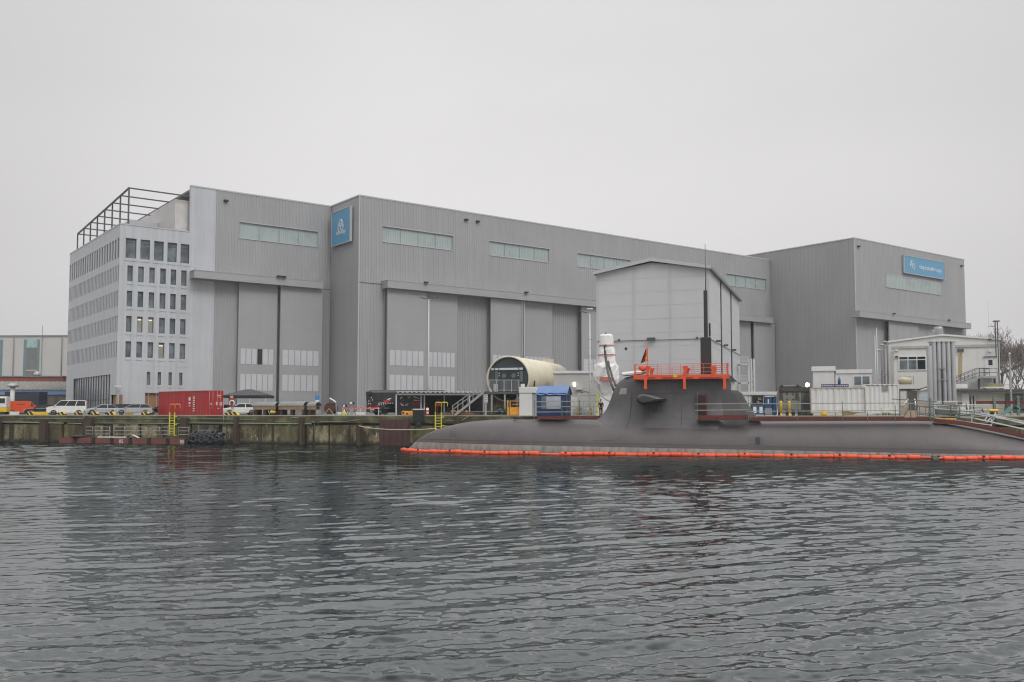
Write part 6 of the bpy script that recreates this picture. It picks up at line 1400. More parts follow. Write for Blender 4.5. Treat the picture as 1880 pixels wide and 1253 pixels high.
# generators
Y = quay_y(1400)+1.4; a = gx(1379.5, Y); t = thing('generator', 'open dark generator frame with blue lower tanks behind the afterdeck railing', 'generator', a, QROT); W_ = wdt(1379.5, 1402.5, Y); h_ = hz(1390, 727, Y); zm = hz(1390, 744, Y)
m = MB()
for x in (0, W_):
    for y in (0, 1.4): m.bar((x, y, 0), (x, y, h_), .08)
for z in (zm, h_): m.bar((0, 0, z), (W_, 0, z), .08); m.bar((0, 1.4, z), (W_, 1.4, z), .08); m.bar((0, 0, z), (0, 1.4, z), .08); m.bar((W_, 0, z), (W_, 1.4, z), .08)
part('frame', m, M_black, t); m = MB(); m.box(.1, W_-.1, .5, 1.3, zm+.05, h_-.05); part('engine', m, M_dark, t)
rr = random.Random(5); 
for k in range(7): m = MB(); x = .15+rr.random()*(W_-.45); z = zm+.1+rr.random()*(h_-zm-.4); m.box(x, x+.15+rr.random()*.2, .3, .5, z, z+.1+rr.random()*.2); part('fitting', m, [M_steel, M_rust, M_wood][k % 3], t)
m = MB(); m.box(.02, W_-.02, 0, 1.35, .1, zm-.06); part('tank', m, M_blue, t)
for x in (.2, W_*.62): m = MB(); m.box(x, x+.35, -.02, 0, .3, zm-.2); part('notice', m, M_letter, t)
a = gx(1402.8, Y); W_ = wdt(1402.8, 1425.5, Y); t = thing('power_unit', 'blue boxed power unit right of the open generator', 'power unit', a, QROT); h_ = hz(1410, 727.5, Y)
m = MB(); m.box(0, W_*.63, 0, 1.5, .1, h_-.12); part('body', m, M_blue, t, bevel=.03); m = MB(); m.box(W_*.65, W_, .1, 1.4, .05, h_); part('side_tank', m, pm('mid_blue', srgb(52,98,150), .45, 0, .1, 2), t, bevel=.12)
m = MB(); m.box(0, W_*.63, -.02, 0, .2, .85); part('lower_panel', m, M_steel, t); m = MB(); m.box(W_*.30, W_*.40, -.02, 0, zm+.1, h_-.35); part('notice', m, M_letter, t); m = MB(); m.box(0, W_*.8, -.05, 1.55, h_-.12, h_); part('lid', m, M_whitesteel, t)
# mossy steel moulds
M_moss = pm('mossy_steel', srgb(132,131,124), .85, 0, .2, 1.2, .45, srgb(84,80,64), 1.4, rust=.3, rustcol=(.08, .075, .035), bump=.4); M_mossd = pm('mossy_dark', srgb(84,81,76), .85, 0, .25, 1.5, .5, srgb(50,48,40), 2, rust=.4)
Y = quay_y(1450)+1.2; a = gx(1426, Y); W_ = wdt(1426, 1471, Y); h_ = hz(1450, 709.5, Y); zm = hz(1450, 720, Y); zl = hz(1450, 753, Y)
t = thing('steel_mould', 'big mossy steel cradle block with bolt holes behind two yellow posts', 'cradle', a, QROT)
m = MB(); m.prism([(.15, zl), (W_-.15, zl), (W_-.1, zm), (.1, zm)], 0, 2.2); part('body', m, M_moss, t, bevel=.05); m = MB(); m.prism([(.25, zm), (W_-.0, zm), (W_-.05, h_), (.35, h_)], -.12, 2.3); part('cap', m, M_mossd, t, bevel=.06)
for x in (.45, W_-.6): m = MB(); m.box(x, x+.28, -.2, .1, h_, h_+.15); part('lug', m, M_mossd, t)
m = MB(); m.box(.3, W_-.5, -.1, 2, h_+.01, h_+.06); part('cap_top_sheet', m, M_whitesteel, t)  # thin pale sheet on top of the cap
for x in (W_*.42, W_*.65):
    for py in (721.8, 725.3, 734): z = hz(1450, py, Y); m = MB(); m.rings([[(x+.09*math.cos(k*.785), y, z+.09*math.sin(k*.785)) for k in range(8)] for y in (-.012, .0)]); part('bolt_hole', m, M_dark, t)
for x in (.2, W_*.38, W_*.62, W_-.4): m = MB(); m.box(x, x+.25, .1, 2, 0, zl); part('support', m, M_dark, t)
for x in (.25, W_-.75): m = MB(); m.prism([(x, zm-.8), (x+.5, zm-1.0), (x+.35, zm+.1), (x+.1, zm+.1)], -.06, .0); part('bracket', m, M_mossd, t)
a = gx(1471.5, Y+1); W_ = wdt(1471.5, 1491, Y+1); h_ = hz(1480, 711, Y+1); zm = hz(1480, 720.5, Y+1); t = thing('steel_mould', 'smaller grey steel cradle block with oval plate left of the white container', 'cradle', a, QROT)
m = MB(); m.box(0, W_, 0, 2, 0, zm); part('body', m, M_moss, t); m = MB(); m.box(-.05, W_, -.1, 2.1, zm, h_); part('cap', m, M_mossd, t, bevel=.05); m = MB(); c_ = W_*.5; zz = zm*.55; m.rings([[(c_+.45*math.cos(2*math.pi*k/20), y, zz+1.0*math.sin(2*math.pi*k/20)) for k in range(20)] for y in (-.04, .0)]); part('oval_plate', m, pm('plate_grey', srgb(98,98,98), .7), t)
# lit flood lamp
Y = 112; t = thing('flood_lamp', 'lit warm flood lamp glowing above the smaller cradle block', 'lamp', gx(1483, Y)); z = hz(1483, 707, Y); m = MB(); m.bar((0, .1, 0), (0, .1, z-.2), .07); part('pole', m, M_dsteel, t); m = MB(); m.box(-.28, .28, -.02, .15, z-.22, z+.22); part('housing', m, M_dsteel, t)
M_flood = emit('flood_glow', (1.0, .80, .55), 30); m = MB(); m.rings([[(r*math.cos(2*math.pi*k/14), y, z+r*math.sin(2*math.pi*k/14)) for k in range(14)] for r, y in ((.24, -.03), (.2, -.14), (.08, -.19))]); part('lens', m, M_flood, t)
for px in (1434, 1449.3):
    Y = quay_y(px)+.3; m = MB(); m.lathe([(.10, 0), (.10, 1.35), (.16, 1.4), (.16, hz(px, 736, Y)-.1), (.1, hz(px, 736, Y))], 10) if False else m.lathe([(.15, .35), (.15, hz(px, 736.5, Y)-.05), (.10, hz(px, 736.5, Y))], 10); m.lathe([(.10, -1.2), (.10, .38)], 8)
    solo('yellow_bollard', m, M_yellow, 'left of the two slim yellow posts before the mossy cradle block' if px < 1440 else 'right of the two slim yellow posts before the mossy cradle block', 'post', gx(px, Y), 0, 'slim yellow posts at the quay edge')
# white containers
Y = quay_y(1540)+1.6; a = gx(1488.8, Y); L_ = wdt(1488.8, 1588, Y); h_ = hz(1540, 712, Y)
L_ = Face(a, QROT).u(1588)
container('older white container with rust along its roof edge', a, QROT, L_, 2.5, h_-.25, pm('white_container', srgb(224,224,222), .55, 0, .05, .6, .45, srgb(160,150,136), 1.6, rust=.25, rustcol=(.28, .17, .10)), 'white containers on the quay behind the afterdeck', .55, 'shipping_container', .25, 0, pm('rusty_rail', srgb(190,170,150), .6, 0, .15, 2, 0, rust=.7, rustcol=(.25, .13, .07)))
a = a + Vector((math.cos(QROT), math.sin(QROT), 0))*(L_+.05); FC = Face(a, QROT); L_ = FC.u(1651); h_ = FC.q(1620, 705.5)[1]; Y = a.y
cw = container('taller white office container with small grille and notice board', a, QROT, L_, 2.5, h_-.25, pm('white_container2', srgb(224,223,220), .55, 0, .05, .6, .25, srgb(168,160,148), 1.4), 'white containers on the quay behind the afterdeck', .42, 'shipping_container', .25, 0)
def cq(px, py): q = FC.q(px, py); return q[0], q[1]-.25
x0, z0 = cq(1620.5, 718); x1, z1 = cq(1630, 709); m = MB(); m.box(x0, x1, -.06, .0, z0, z1); part('vent_grille', m, pm('grille_grey', srgb(140,140,138), .6), cw)
x0, z0 = cq(1619, 757.5); x1, z1 = cq(1635.5, 748.5); m = MB(); m.box(x0, x1, -.08, -.01, z0, z1); part('notice_board', m, pm('cream_board', srgb(226,222,204), .5), cw)
m = MB(); k = 0
while k*.5 < L_-.5: m.box(.1+k*.5, .36+k*.5, -.012, .0, h_-.25-.14, h_-.25-.08); k += 1
part('slot_marks', m, M_dsteel, cw)
m = MB()
for x in (.2, L_-.6): m.box(x, x+.4, .2, 2.2, 0, .25)
part('foot', m, M_rust, cw)
# blue rack and bottle on the container roof
Yc = quay_y(1540)+2.0; zr_ = h_*0+hz(1530, 712, quay_y(1540)+1.2); b0 = gx(1508.5, Yc); t = thing('pipe_rack', 'long blue pipe rack lying on the older white container roof', 'rack', b0+Vector((0, 0, zr_+.05)), QROT); L_ = wdt(1508.5, 1556, Yc)
m = MB(); m.bar((0, 0, .05), (L_, 0, .05), .1); m.bar((0, 0, .28), (L_, 0, .28), .1)
for k in range(16): m.bar((L_*k/15, 0, .05), (L_*min(1, (k+.5)/15), 0, .28), .06)
part('truss', m, pm('deep_blue', srgb(44,60,104), .5), t)
m = MB(); m.lathe([(.16, 0), (.16, .55), (.06, .72), (.06, .85)], 10); solo('blue_bottle', m, M_blue, 'blue gas bottle standing on the container roof', 'bottle', gx(1542, Yc)+Vector((0, .0, zr_+.35)))
Y = quay_y(1512)+.5; m = MB(); m.rings([[(r*math.cos(k*.5236)*1.0, r*.7*math.sin(k*.5236), z) for k in range(12)] for r, z in ((.30, 0), (.34, .2), (.2, .5), (.06, .66))]); solo('yellow_sack', m, M_yellow, 'small yellow cone shaped sack before the older white container', 'sack', gx(1513, Y))
m = MB(); m.rings([[(-.05, -.3, 0), (.9, -.3, .06), (1.6, -.3, .35), (-.05, -.3, .55)], [(-.05, .3, 0), (.9, .3, .06), (1.6, .3, .35), (-.05, .3, .55)]], True, True, False); solo('timber_board', m, M_wood, 'orange brown boards leaning below the older white container', 'boards', gx(1548, Y), QROT)
# white cabins
Y = 121; a = gx(1492, Y); RB = R(-17); FB = Face(a, RB); W_ = FB.u(1534.5); h_ = FB.q(1510, 673)[1]; t = thing('office_cabin', 'two part white flat roofed cabin with window behind the older white container', 'cabin', a, RB)
m = MB(); m.box(.15, W_-.1, 0, 5, 0, h_-.6); part('wall', m, M_offwhite, t); m = MB(); m.box(0, W_+.05, -.15, 5.1, h_-.6, h_); part('roof_fascia', m, M_white, t)
x0 = W_+.0; x1 = FB.u(1602.5); h2 = FB.q(1570, 678.5)[1]; m = MB(); m.box(x0, x1-.05, .2, 5, 0, h2-.5); m.box(x0+(x1-x0)*.48, x0+(x1-x0)*.49, .18, .2, 0, h2-.5); part('wall', m, M_offwhite, t); m = MB(); m.box(x0+.06, x1+.03, .08, 5.1, h2-.5, h2); part('roof_fascia', m, M_white, t)
xa, xb = FB.u(1569.5), FB.u(1597.5); z0, z1 = FB.q(1580, 707)[1], FB.q(1580, 691.5)[1]; m = MB(); m.box(xa-.12, xb+.12, .13, .2, z0-.12, z1+.12); wf = part('window_frame', m, M_white, t)
for q0, q1 in ((xa, (xa+xb)/2-.08), ((xa+xb)/2+.08, xb)): m = MB(); m.box(q0, q1, .11, .129, z0, z1); part('pane', m, M_glass, wf)
# chrome vent pipes and antenna poles
Y = 119
for px, pt_, lb in ((1632, 627.5, 'tallest silver vent pipe with bent head left of the white gabled building'), (1626, 633, 'middle silver vent pipe with bent head left of the white gabled building'), (1621, 643, 'lowest silver vent pipe with bent head left of the white gabled building')):
    z = hz(px, pt_, Y); m = MB(); m.tube([(0,0,0),(0,0,z-.3),(-.05,0,z-.08),(-.25,0,z),(-.5,0,z-.12)], .12, 8); m.tube([(0, 0, z*.55), (-.35, 0, z*.55+.1), (-.5, 0, z*.55)], .09, 6); solo('vent_pipe', m, M_steel, lb, 'pipe', gx(px, Y), 0, 'silver vent pipes by the white gabled building')
for px, pt_, lb in ((1609.5, 616, 'shorter thin white rod of the pair left of the silver vent pipes'), (1613, 602, 'taller thin white rod of the pair left of the silver vent pipes')):
    m = MB(); m.tube([(0,0,0),(0,0,hz(px, pt_, 118))], [.08, .035], 6); solo('antenna_rod', m, M_whitesteel, lb, 'rod', gx(px, 118), 0, 'thin white rods')
# white gabled building
Yw = 124; a = gx(1635.5, Yw); RG = R(-19.5); FG = Face(a, RG); W_ = FG.u(1838); hl = FG.q(1640, 629)[1]; ha = FG.q(1733, 617)[1]; hr = FG.q(1836, 624.5)[1]; ua_ = FG.u(1733)
gb = thing('gabled_building', 'white rendered gabled building with stained wall and high door at right', 'building', a, RG)
M_render = pm('white_render', srgb(218,217,213), .75, 0, .05, .4, .3, srgb(184,178,164), .8)
m = MB(); m.rings([[(0, y, 0), (W_, y, 0), (W_, y, hr), (ua_, y, ha), (0, y, hl)] for y in (0, 16)], True, True, False); part('wall', m, M_render, gb)
m = MB(); m.rings([[(-.15, y, hl-.02), (ua_, y, ha+.02), (W_+.15, y, hr-.02), (W_+.15, y, hr+.2), (ua_, y, ha+.24), (-.15, y, hl+.2)] for y in (-.2, 16.2)], True, True, False); part('roof', m, M_white, gb)
def gq(px, py): return FG.q(px, py)
_, z0 = gq(1700, 639.5); _, z1 = gq(1700, 635); m = MB(); m.box(.3, W_-.2, -.14, .0, z0, z1); part('cable_tray', m, pm('tray_grey', srgb(176,174,168), .6), gb)
m = MB(); m.box(.12, .5, -.06, 0, 0, hl-1.2); part('corner_duct', m, pm('tray_grey', srgb(176,174,168)), gb)
def gwin(p0, p1, py0, py1, n, label=None):
    x0, z0 = gq(p0, py1); x1, z1 = gq(p1, py0); m = MB(); m.box(x0-.1, x1+.1, -.1, 0, z0-.12, z1+.1); wf = part('window', m, M_white, gb); zt_ = z1-(z1-z0)*.22
    for k in range(n):
        q0, q1 = x0+(x1-x0)*k/n+.06, x0+(x1-x0)*(k+1)/n-.06
        m = MB(); m.box(q0, q1, -.125, -.101, z0+.05, zt_-.08); part('pane', m, M_glass if k != 2 else M_glassdk, wf); m = MB(); m.box(q0, q1, -.125, -.101, zt_+.06, z1-.02); part('top_pane', m, M_glassdk, wf)
gwin(1651, 1699.5, 655, 679.5, 3); gwin(1705, 1722, 655, 679.5, 1)
x0, z0 = gq(1808, 691); x1, z1 = gq(1829, 656); m = MB(); m.box(x0, x1, -.05, 0, z0, z1); d = part('door', m, M_white, gb); xa, za = gq(1814.7, 671); xb, zb_ = gq(1822, 661); m = MB(); m.box(xa, xb, -.06, -.05, za, zb_); part('door_window', m, M_glassdk, d); m = MB(); m.box(x0-.1, x1+.1, -.2, 0, z1+.02, z1+.1); part('door_hood', m, M_dsteel, gb)
m = MB(); x0, z0 = gq(1757.5, 646); x1, z1 = gq(1769, 641); m.box(x0, x1, -.35, 0, z0, z1); part('air_vent', m, M_dsteel, gb)
m = MB(); x0, z0 = gq(1759, 696); x1, z1 = gq(1767, 649); xm = (x0+x1)/2; m.prism([(x0, z0), (x1-.15, z0), (x1, z1-.4), (xm+.2, z1), (xm-.2, z1-.3), (x0+.05, z1-1.2)], -.006, 0); part('rust_stain', m, pm('stain_ochre', srgb(178,164,128), .8, 0, .12, 2), gb)
for px, py in ((1646, 644), (1817, 645), (1646, 655.5), (1817, 624)): x, z = gq(px, py); m = MB(); m.box(x-.16, x+.16, -.3, 0, z-.1, z+.12); part('wall_light', m, M_dsteel if py in (655.5, 624) else M_letter, gb)
for px, pb, pt_, r_ in ((1712.5, 616, 606, .34), (1720, 615, 600.5, .58)):
    x = FG.u(px)+.6; z0, z1 = FG.q(px, pb+5)[1], FG.q(px, pt_)[1]+.15; m = MB(); m.lathe([(r_*.75, z0), (r_*.75, z0+(z1-z0)*.4), (r_, z0+(z1-z0)*.45), (r_, z1-.02), (r_*.96, z1)], 14, (x, 2, 0)); part('roof_vent', m, M_steel, gb)
# roof mast
t = thing('roof_mast', 'thin lattice mast with flat top plate at the right roof corner of the gabled building', 'mast', gx(1834, 119)); z0 = hz(1834, 626, 119); z1 = hz(1834, 591, 119); m = MB(); m.bar((.15, 0, 0), (.15, 0, z1), .1); m.bar((-.17, 0, z0-2), (-.17, 0, z1), .06); m.bar((-.0, .2, z0-2), (0, .2, z1), .05); part('pole', m, M_dsteel, t); m = MB(); m.box(-.3, .38, -.2, .3, z1, z1+.14); part('top_plate', m, M_dsteel, t); m = MB(); m.bar((-.17, 0, hz(1834, 600, 119)), (-1.05, 0, hz(1834, 600, 119)), .05); part('side_arm', m, M_dsteel, t)
m = MB(); m.tube([(0, 0, 0), (0, 0, hz(1820, 553, 122))], .022, 4); solo('antenna_rod', m, M_steel, 'hair thin tall whip antenna left of the roof mast', 'antenna', gx(1820, 122))
# outdoor stair to the high door
Y = FG.a.y+FG.d.y*FG.u(1795)-1.6; a = gx(1756, Y); t = thing('outside_stair', 'grey railed stair rising to the high door of the gabled building', 'stair', a)
zl = hz(1815, 691.5, Y); x0, x1, x2 = lx(1757, Y, a), lx(1800, Y, a), lx(1833, Y, a); zb_ = hz(1757, 709, Y)
for y in (0, 1.1):
    m = MB(); m.bar((x0, y, zb_), (x1, y, zl-.1), .10, .32); m.bar((x1, y, zl-.1), (x2, y, zl-.1), .1, .3); part('stringer', m, M_steel, t)
    for dz_ in (.5, 1.05): m = MB(); m.tube([(x0, y, zb_+dz_), (x1, y, zl+dz_), (x2, y, zl+dz_)], .035, 5); part('handrail', m, M_dsteel, t)
    for x in (x0+.1, x0+1.1, x0+2.1, x1, x1+.6, x1+1.3, x2): f = min(1, (x-x0)/(x1-x0)); m = MB(); z = zb_+(zl-zb_)*f; m.bar((x, y, z-.1), (x, y, z+1.05), .045); part('post', m, M_dsteel, t)
for k in range(9): f = k/9; m = MB(); x = x0+(x1-x0)*f; z = zb_+(zl-zb_)*f; m.box(x, x+.28, .05, 1.05, z, z+.04); part('tread', m, M_steel, t)
m = MB(); m.box(x1, x2, .05, 1.05, zl-.05, zl); part('landing', m, M_steel, t)
for x in (x1+.2, x2-.1): m = MB(); m.box(x-.1, x+.1, .4, .6, 0, zl-.1); part('column', m, M_dsteel, t)
m = MB(); m.bar((x0, .5, 0), (x0, .5, zb_+.1), .12); part('column', m, M_dsteel, t)
# silver evaporator tower
Y = 106.8; a = gx(1714.5, Y); W_ = wdt(1714.5, 1757, Y); z0 = hz(1735, 738, Y); z1 = hz(1735, 625.5, Y); t = thing('evaporator', 'tall silver finned gas evaporator bundle standing in front of the gabled building', 'evaporator', a, R(-6))
M_alu = pm('aluminium', srgb(184,184,186), .4, .3, .05, .8, .25)
m = MB()
tubes = [(0.02, .50), (.60, .5), (1.17, .5), (1.58, .42), (2.05, .50)]
W5 = W_; 
for i in range(5):
    x = .28+i*(W5-.56)/4; m = MB(); m.lathe([(.24, z0+.05), (.25, z0+.1), (.25, z1-.15), (.24, z1-.1)], 12, (x, .25, 0)); part('tube', m, M_alu, t)
    for y in (.75, 1.25): m = MB(); m.lathe([(.2, z0+.05), (.21, z0+.1), (.21, z1-.15), (.2, z1-.1)], 10, (x, y, 0)); part('tube', m, M_alu, t)
m = MB(); m.box(.05, W5-.05, .7, .78, z0+.1, z1-.2); part('gap_backing', m, M_dark, t)  # dark sheet behind the front tubes, colours the gaps dark
for z in (z0, z1-.08): m = MB(); m.box(-.02, W5+.02, -.05, 1.5, z-.06, z+.08); part('header', m, M_whitesteel, t)
z = hz(1735, 676.5, Y)
for zz in (z, z-1.3): m = MB(); m.bar((.5, -.08, zz), (1.7, -.08, zz), .07); part('pipe', m, M_steel, t)
m = MB(); m.bar((1.0, -.06, z0-.4), (1.0, -.06, z), .1); part('pipe', m, M_dark, t)
for x in (.1, W5-.1):
    for y in (.05, 1.4): m = MB(); m.box(x-.06, x+.06, y-.06, y+.06, 0, z0-.05); part('leg', m, M_whitesteel, t)
m = MB(); m.lathe([(.30, 0), (.33, .1), (.33, z1-.65), (.32, z1-.6)], 18); tk = solo('gas_column', m, M_alu, 'round silver column at the left side of the evaporator bundle', 'column', gx(1709.5, 107.2))
m = MB(); m.tube([at(1707, 633, 107.3), at(1711, 629, 107.3), at(1716, 626, 107.3)], .1, 8); m.tube([at(1710, 636, 107.5), at(1714, 631, 107.5), at(1718, 628, 107.5)], .09, 8); solo('bent_pipe', m, M_alu, 'bent silver pipes at the top left of the evaporator bundle', 'pipe')
# pink brick lean-to with blue shutter behind the boarding steps
Y = 113; a = gx(1651, Y); W_ = wdt(1651, 1713, Y); hl = hz(1655, 716, Y); hr = hz(1710, 712, Y); t = thing('brick_shed', 'small pale pink brick shed with pale blue shutter behind the boarding steps', 'shed', a)
m = MB(); m.rings([[(0, y, 0), (W_, y, 0), (W_, y, hr), (W_*.6, y, hl-.1), (0, y, hl)] for y in (0, 3)], True, True, False); part('wall', m, pm('pink_brick', srgb(186,170,160), .85, 0, .1, 1.5, .2), t)
def bq(px, py): return lx(px, Y, a), hz(px, py, Y)
x0, z0 = bq(1688, 736); x1, z1 = bq(1704, 720); m = MB(); m.box(x0, x1, -.05, 0, z0, z1); part('shutter', m, pm('pale_blue_shutter', srgb(186,196,202), .5), t); m = MB(); m.box(x0-.08, x1+.08, -.04, 0, z1+.02, z1+.28); part('shutter_box', m, pm('tray_grey', srgb(176,174,168)), t)
x0, z0 = bq(1667, 756); x1, z1 = bq(1684, 717); m = MB(); m.box(x0, x1, -.06, .3, z0, z1); part('opening', m, pm('dim_opening', srgb(92,90,88), .8), t); x0, z0 = bq(1653, 745); x1, z1 = bq(1664, 719); m = MB(); m.box(x0, x1, -.05, 0, z0, z1); part('door', m, M_offwhite, t)
m = MB(); m.tube([at(1684, 716, 112.5), at(1695, 713, 112.5), at(1712, 708, 112.5)], .06, 5); m.box(0, 0, 0, 0, 0, 0); part('roof_edge', MB().box(-.1, W_*.62, -.15, 3, hl, hl+.12), M_rust, t)
m = MB(); m.tube([at(1684, 716, 112.5), at(1695, 713, 112.5), at(1706, 709.5, 112.5), at(1713, 707.5, 112.5)], .07, 5); solo('black_hose', m, M_hose, 'black hose running up from the pink brick shed roof to the silver column', 'hose')
m = MB(); m.lathe([(.7, 0), (.8, .5), (.75, .7), (.3, .8)], 14); m.box(-.7, .7, -.05, .05, .8, .95); m.bar((1.0, 0, 0), (1.0, 0, 1.0), .08); solo('tank', m, pm('cream_tank', srgb(198,190,164), .6, 0, .12, 2, .4), 'cream round tank with dark lid on the office container roof', 'tank', Vector((gx(1663, 109).x, 109, GZ+hz(1660, 706, 109))))
# yard clutter beyond the stern
M_beige = pm('beige_wall', srgb(188,185,176), .8, 0, .08, .5, .35, srgb(140,134,118), .7)
Y = 113; a = gx(1757, Y); W_ = wdt(1757, 1960, Y); h_ = hz(1800, 714, Y); t = thing('lean_to', 'low beige lean-to wall with flat roof right of the evaporator', 'lean-to', a); m = MB(); m.box(0, W_, 0, 4, 0, h_-.3); part('wall', m, M_beige, t); m = MB(); m.box(-.2, W_, -1.0, 4, h_-.3, h_-.08); part('roof', m, M_dsteel, t)
for p0, p1, mat in ((1767, 1782, M_white), (1796, 1822, M_beige), (1846, 1880, M_dsteel)):
    x0, x1 = lx(p0, Y, a), lx(p1, Y, a); m = MB(); m.box(x0, x1, -.04, 0, .3, h_-.6); part('panel', m, mat, t)
Y = 111; m = MB(); m.box(0, wdt(1765.5, 1790, Y), 0, .8, 0, .55); solo('white_box', m, M_white, 'white box on the lean-to roof edge below the outside stair', 'box', gx(1765.5, Y)+Vector((0, 1.6, hz(1780, 713, Y))), 0, bevel=.02)
t = thing('mossy_table', 'white trestle slab carrying a mossy box on the lean-to roof', 'table', gx(1810, 114)+Vector((0, 0, h_-.05))); m = MB(); m.box(0, wdt(1810, 1853, 114), 0, 1.2, .12, .3); part('slab', m, M_white, t); m = MB(); m.box(.6, wdt(1810, 1846, 114), .1, 1, .3, .72); part('box', m, pm('moss', srgb(150,146,112), .9, 0, .2, 3), t); m = MB(); m.box(.1, .3, .2, 1, 0, .12); m.box(2.2, 2.4, .2, 1, 0, .12); part('leg', m, M_dsteel, t)
Y = 106; a = gx(1790, Y); W_ = wdt(1790, 1960, Y); t = thing('red_beam_stage', 'low staging with long red beam on green posts at the right edge', 'staging', a); z0, z1 = hz(1830, 742, Y), hz(1830, 736.5, Y)
m = MB(); m.box(.2, W_, -.1, .1, z0, z1); part('beam', m, M_redplank, t); m = MB(); m.box(-1.5, 2.6, -.05, .6, z0-.15, z0-.05); part('shelf', m, M_white, t)
for px in (1824.5, 1868): x = lx(px, Y, a); m = MB(); m.box(x-.13, x+.13, -.3, -.05, 0, hz(px, 727, Y)); part('post', m, pm('green_post', srgb(110,124,108), .6, 0, .15, 2), t)
for z in (z1+.45, z1+.95, z0-.5): m = MB(); m.bar((2.2, -.2, z), (W_, -.2, z), .05); part('rail', m, M_railg, t)
m = MB(); m.bar((3.2, -.2, 0), (3.6, -.2, z1+1.3), .06); m.bar((4.5, -.2, z1), (4.9, -.2, z1+.6), .16); part('tool', m, M_rust, t)
t = thing('pump_station', 'dark pump and loose hose on a white panel right of the evaporator', 'pump', gx(1781, 107.5)); m = MB(); m.box(0, .12, 0, .1, 0, hz(1781, 718, 107.5)); part('post', m, M_dsteel, t); m = MB(); m.tube([(.25+.18*math.cos(k*.5), -.1, 1.75+.5*math.sin(k*.5)) for k in range(15)], .04, 5); part('hose', m, M_hose, t); m = MB(); m.box(.4, .52, 0, .1, 0, 2.3); part('post', m, M_black, t); m = MB(); m.box(-1.3, -.9, .0, .3, .7, 1.5); part('meter_box', m, M_dsteel, t)
c = at(1824, 754.5, 93); m = MB(); m.rings([[(x, r*math.cos(k*.785), r*math.sin(k*.785)) for k in range(8)] for x, r in ((-.5, .06), (-.44, .15), (.44, .15), (.5, .06))]); solo('yellow_float', m, M_yellow, 'short yellow float resting on a black bollard above the stern gangway', 'float', c)
m = MB(); m.lathe([(.3, 0), (.2, .2), (.2, .75), (.42, .85), (.3, 1.0)], 12); solo('mooring_bollard', m, M_black, 'black mooring bollard under the yellow float', 'bollard', Vector((c.x, c.y, c.z-1.15)))
m = MB(); rr = random.Random(3); m.rings([[(x, y*.9, max(0, z*(1+.3*math.sin(x*7+y*5)))) for x, z in ((-1.2, .0), (-.8, .25), (-.2, .62), (.3, .7), (.8, .5), (1.4, .2), (1.6, 0))] for y in (-.6, -.2, .2, .6)], False, False); solo('green_tarpaulin', m, pm('green_tarp', srgb(34,96,88), .6, 0, .2, 2, bump=.3), 'heap of green tarpaulin at the right edge on the quay', 'tarpaulin', gx(1862, quay_y(1862)+1.2)+Vector((0, 0, .2)))
t = thing('lamp_pole', 'grey pole with white tip before the dark sloping roof at the right edge', 'lamp pole', gx(1857, 112)); m = MB(); m.bar((0, 0, 0), (0, 0, hz(1857, 668, 112)), .2); m.bar((0, 0, hz(1857, 668, 112)), (0, 0, hz(1857, 651, 112)), .12); part('pole', m, M_steel, t); m = MB(); m.lathe([(.1, 0), (.14, .1), (.1, .2)], 8, (0, 0, hz(1857, 651, 112))); part('tip', m, M_letter, t)
Y = 130; a = gx(1835, Y); t = thing('sloped_shelter', 'open shelter with dark sloping roof at the right edge', 'shelter', a, R(-26)); x1 = wdt(1835, 1980, Y); z0, z1 = hz(1838, 690, Y), hz(1838, 690, Y)+70*Y/F
m = MB(); m.rings([[(0, y, z0), (x1, y, z1), (x1, y, z1+.25), (0, y, z0+.25)] for y in (0, 6)], True, True, False); part('roof', m, M_dsteel, t); m = MB(); m.box(.5, x1, 4, 4.2, 0, 2.2); part('back_wall', m, pm('moss_wall', srgb(132,130,112), .8, 0, .15, .8), t)
for x in (.3, 4.5, 9): m = MB(); m.box(x, x+.25, .1, .35, 0, z0+(z1-z0)*x/x1); part('column', m, M_dsteel, t)
for k, z in enumerate((1.2, 2.2, 3.2, 4.2)): m = MB(); m.bar((0, -.1, z), (x1, -.1, z), .12); part('rail', m, M_whitesteel if k % 2 else M_steel, t)
rr = random.Random(6)
for k in range(9): m = MB(); x = .8+rr.random()*8; w_ = .4+rr.random()*.8; m.box(x, x+w_, .4, 1.2, 0, .8+rr.random()*2.6); part('stored_unit', m, [M_offwhite, M_steel, M_beige, M_dsteel][k % 4], t)
# dark equipment line under the evaporator / steps
rr = random.Random(21)
labs = ['dark pump skid below the evaporator', 'pale valve box right of the evaporator feet', 'low grey pallet between the evaporator and the beige lean-to']
for i, (px, w_, h_, mat) in enumerate(((1722, 2.0, .8, M_dsteel), (1762, 1.0, 1.2, M_offwhite), (1776, 2.2, .7, M_steel))):
    t = thing('equipment_box', labs[i], 'equipment', gx(px, quay_y(px)+3+i*.4)); m = MB(); m.box(0, w_, 0, .8, .1, h_); part('body', m, mat, t, bevel=.03); m = MB(); m.box(.1, w_-.1, .1, .7, 0, .1); part('base', m, M_black, t); m = MB(); m.tube([(.2, -.05, h_), (.3, -.1, h_+.3), (w_*.7, -.1, h_+.2), (w_*.8, -.05, h_*.5)], .05, 5); part('pipe', m, M_rail, t)
for i, (p0, p1) in enumerate(((1688, 1720), (1722, 1770))):
    Y = quay_y(p0)+.8; t = thing('quay_railing', ['short dark railing on the quay left of the evaporator feet', 'dark railing on the quay under the evaporator'][i], 'railing', gx(p0, Y), QROT); L_ = wdt(p0, p1, Y)
    for z in (.5, 1.0): m = MB(); m.bar((0, 0, z), (L_, 0, z), .05); part('rail', m, M_dsteel, t)
    for k in range(4): m = MB(); m.bar((L_*k/3, 0, 0), (L_*k/3, 0, 1.0), .06); part('post', m, M_dsteel, t)
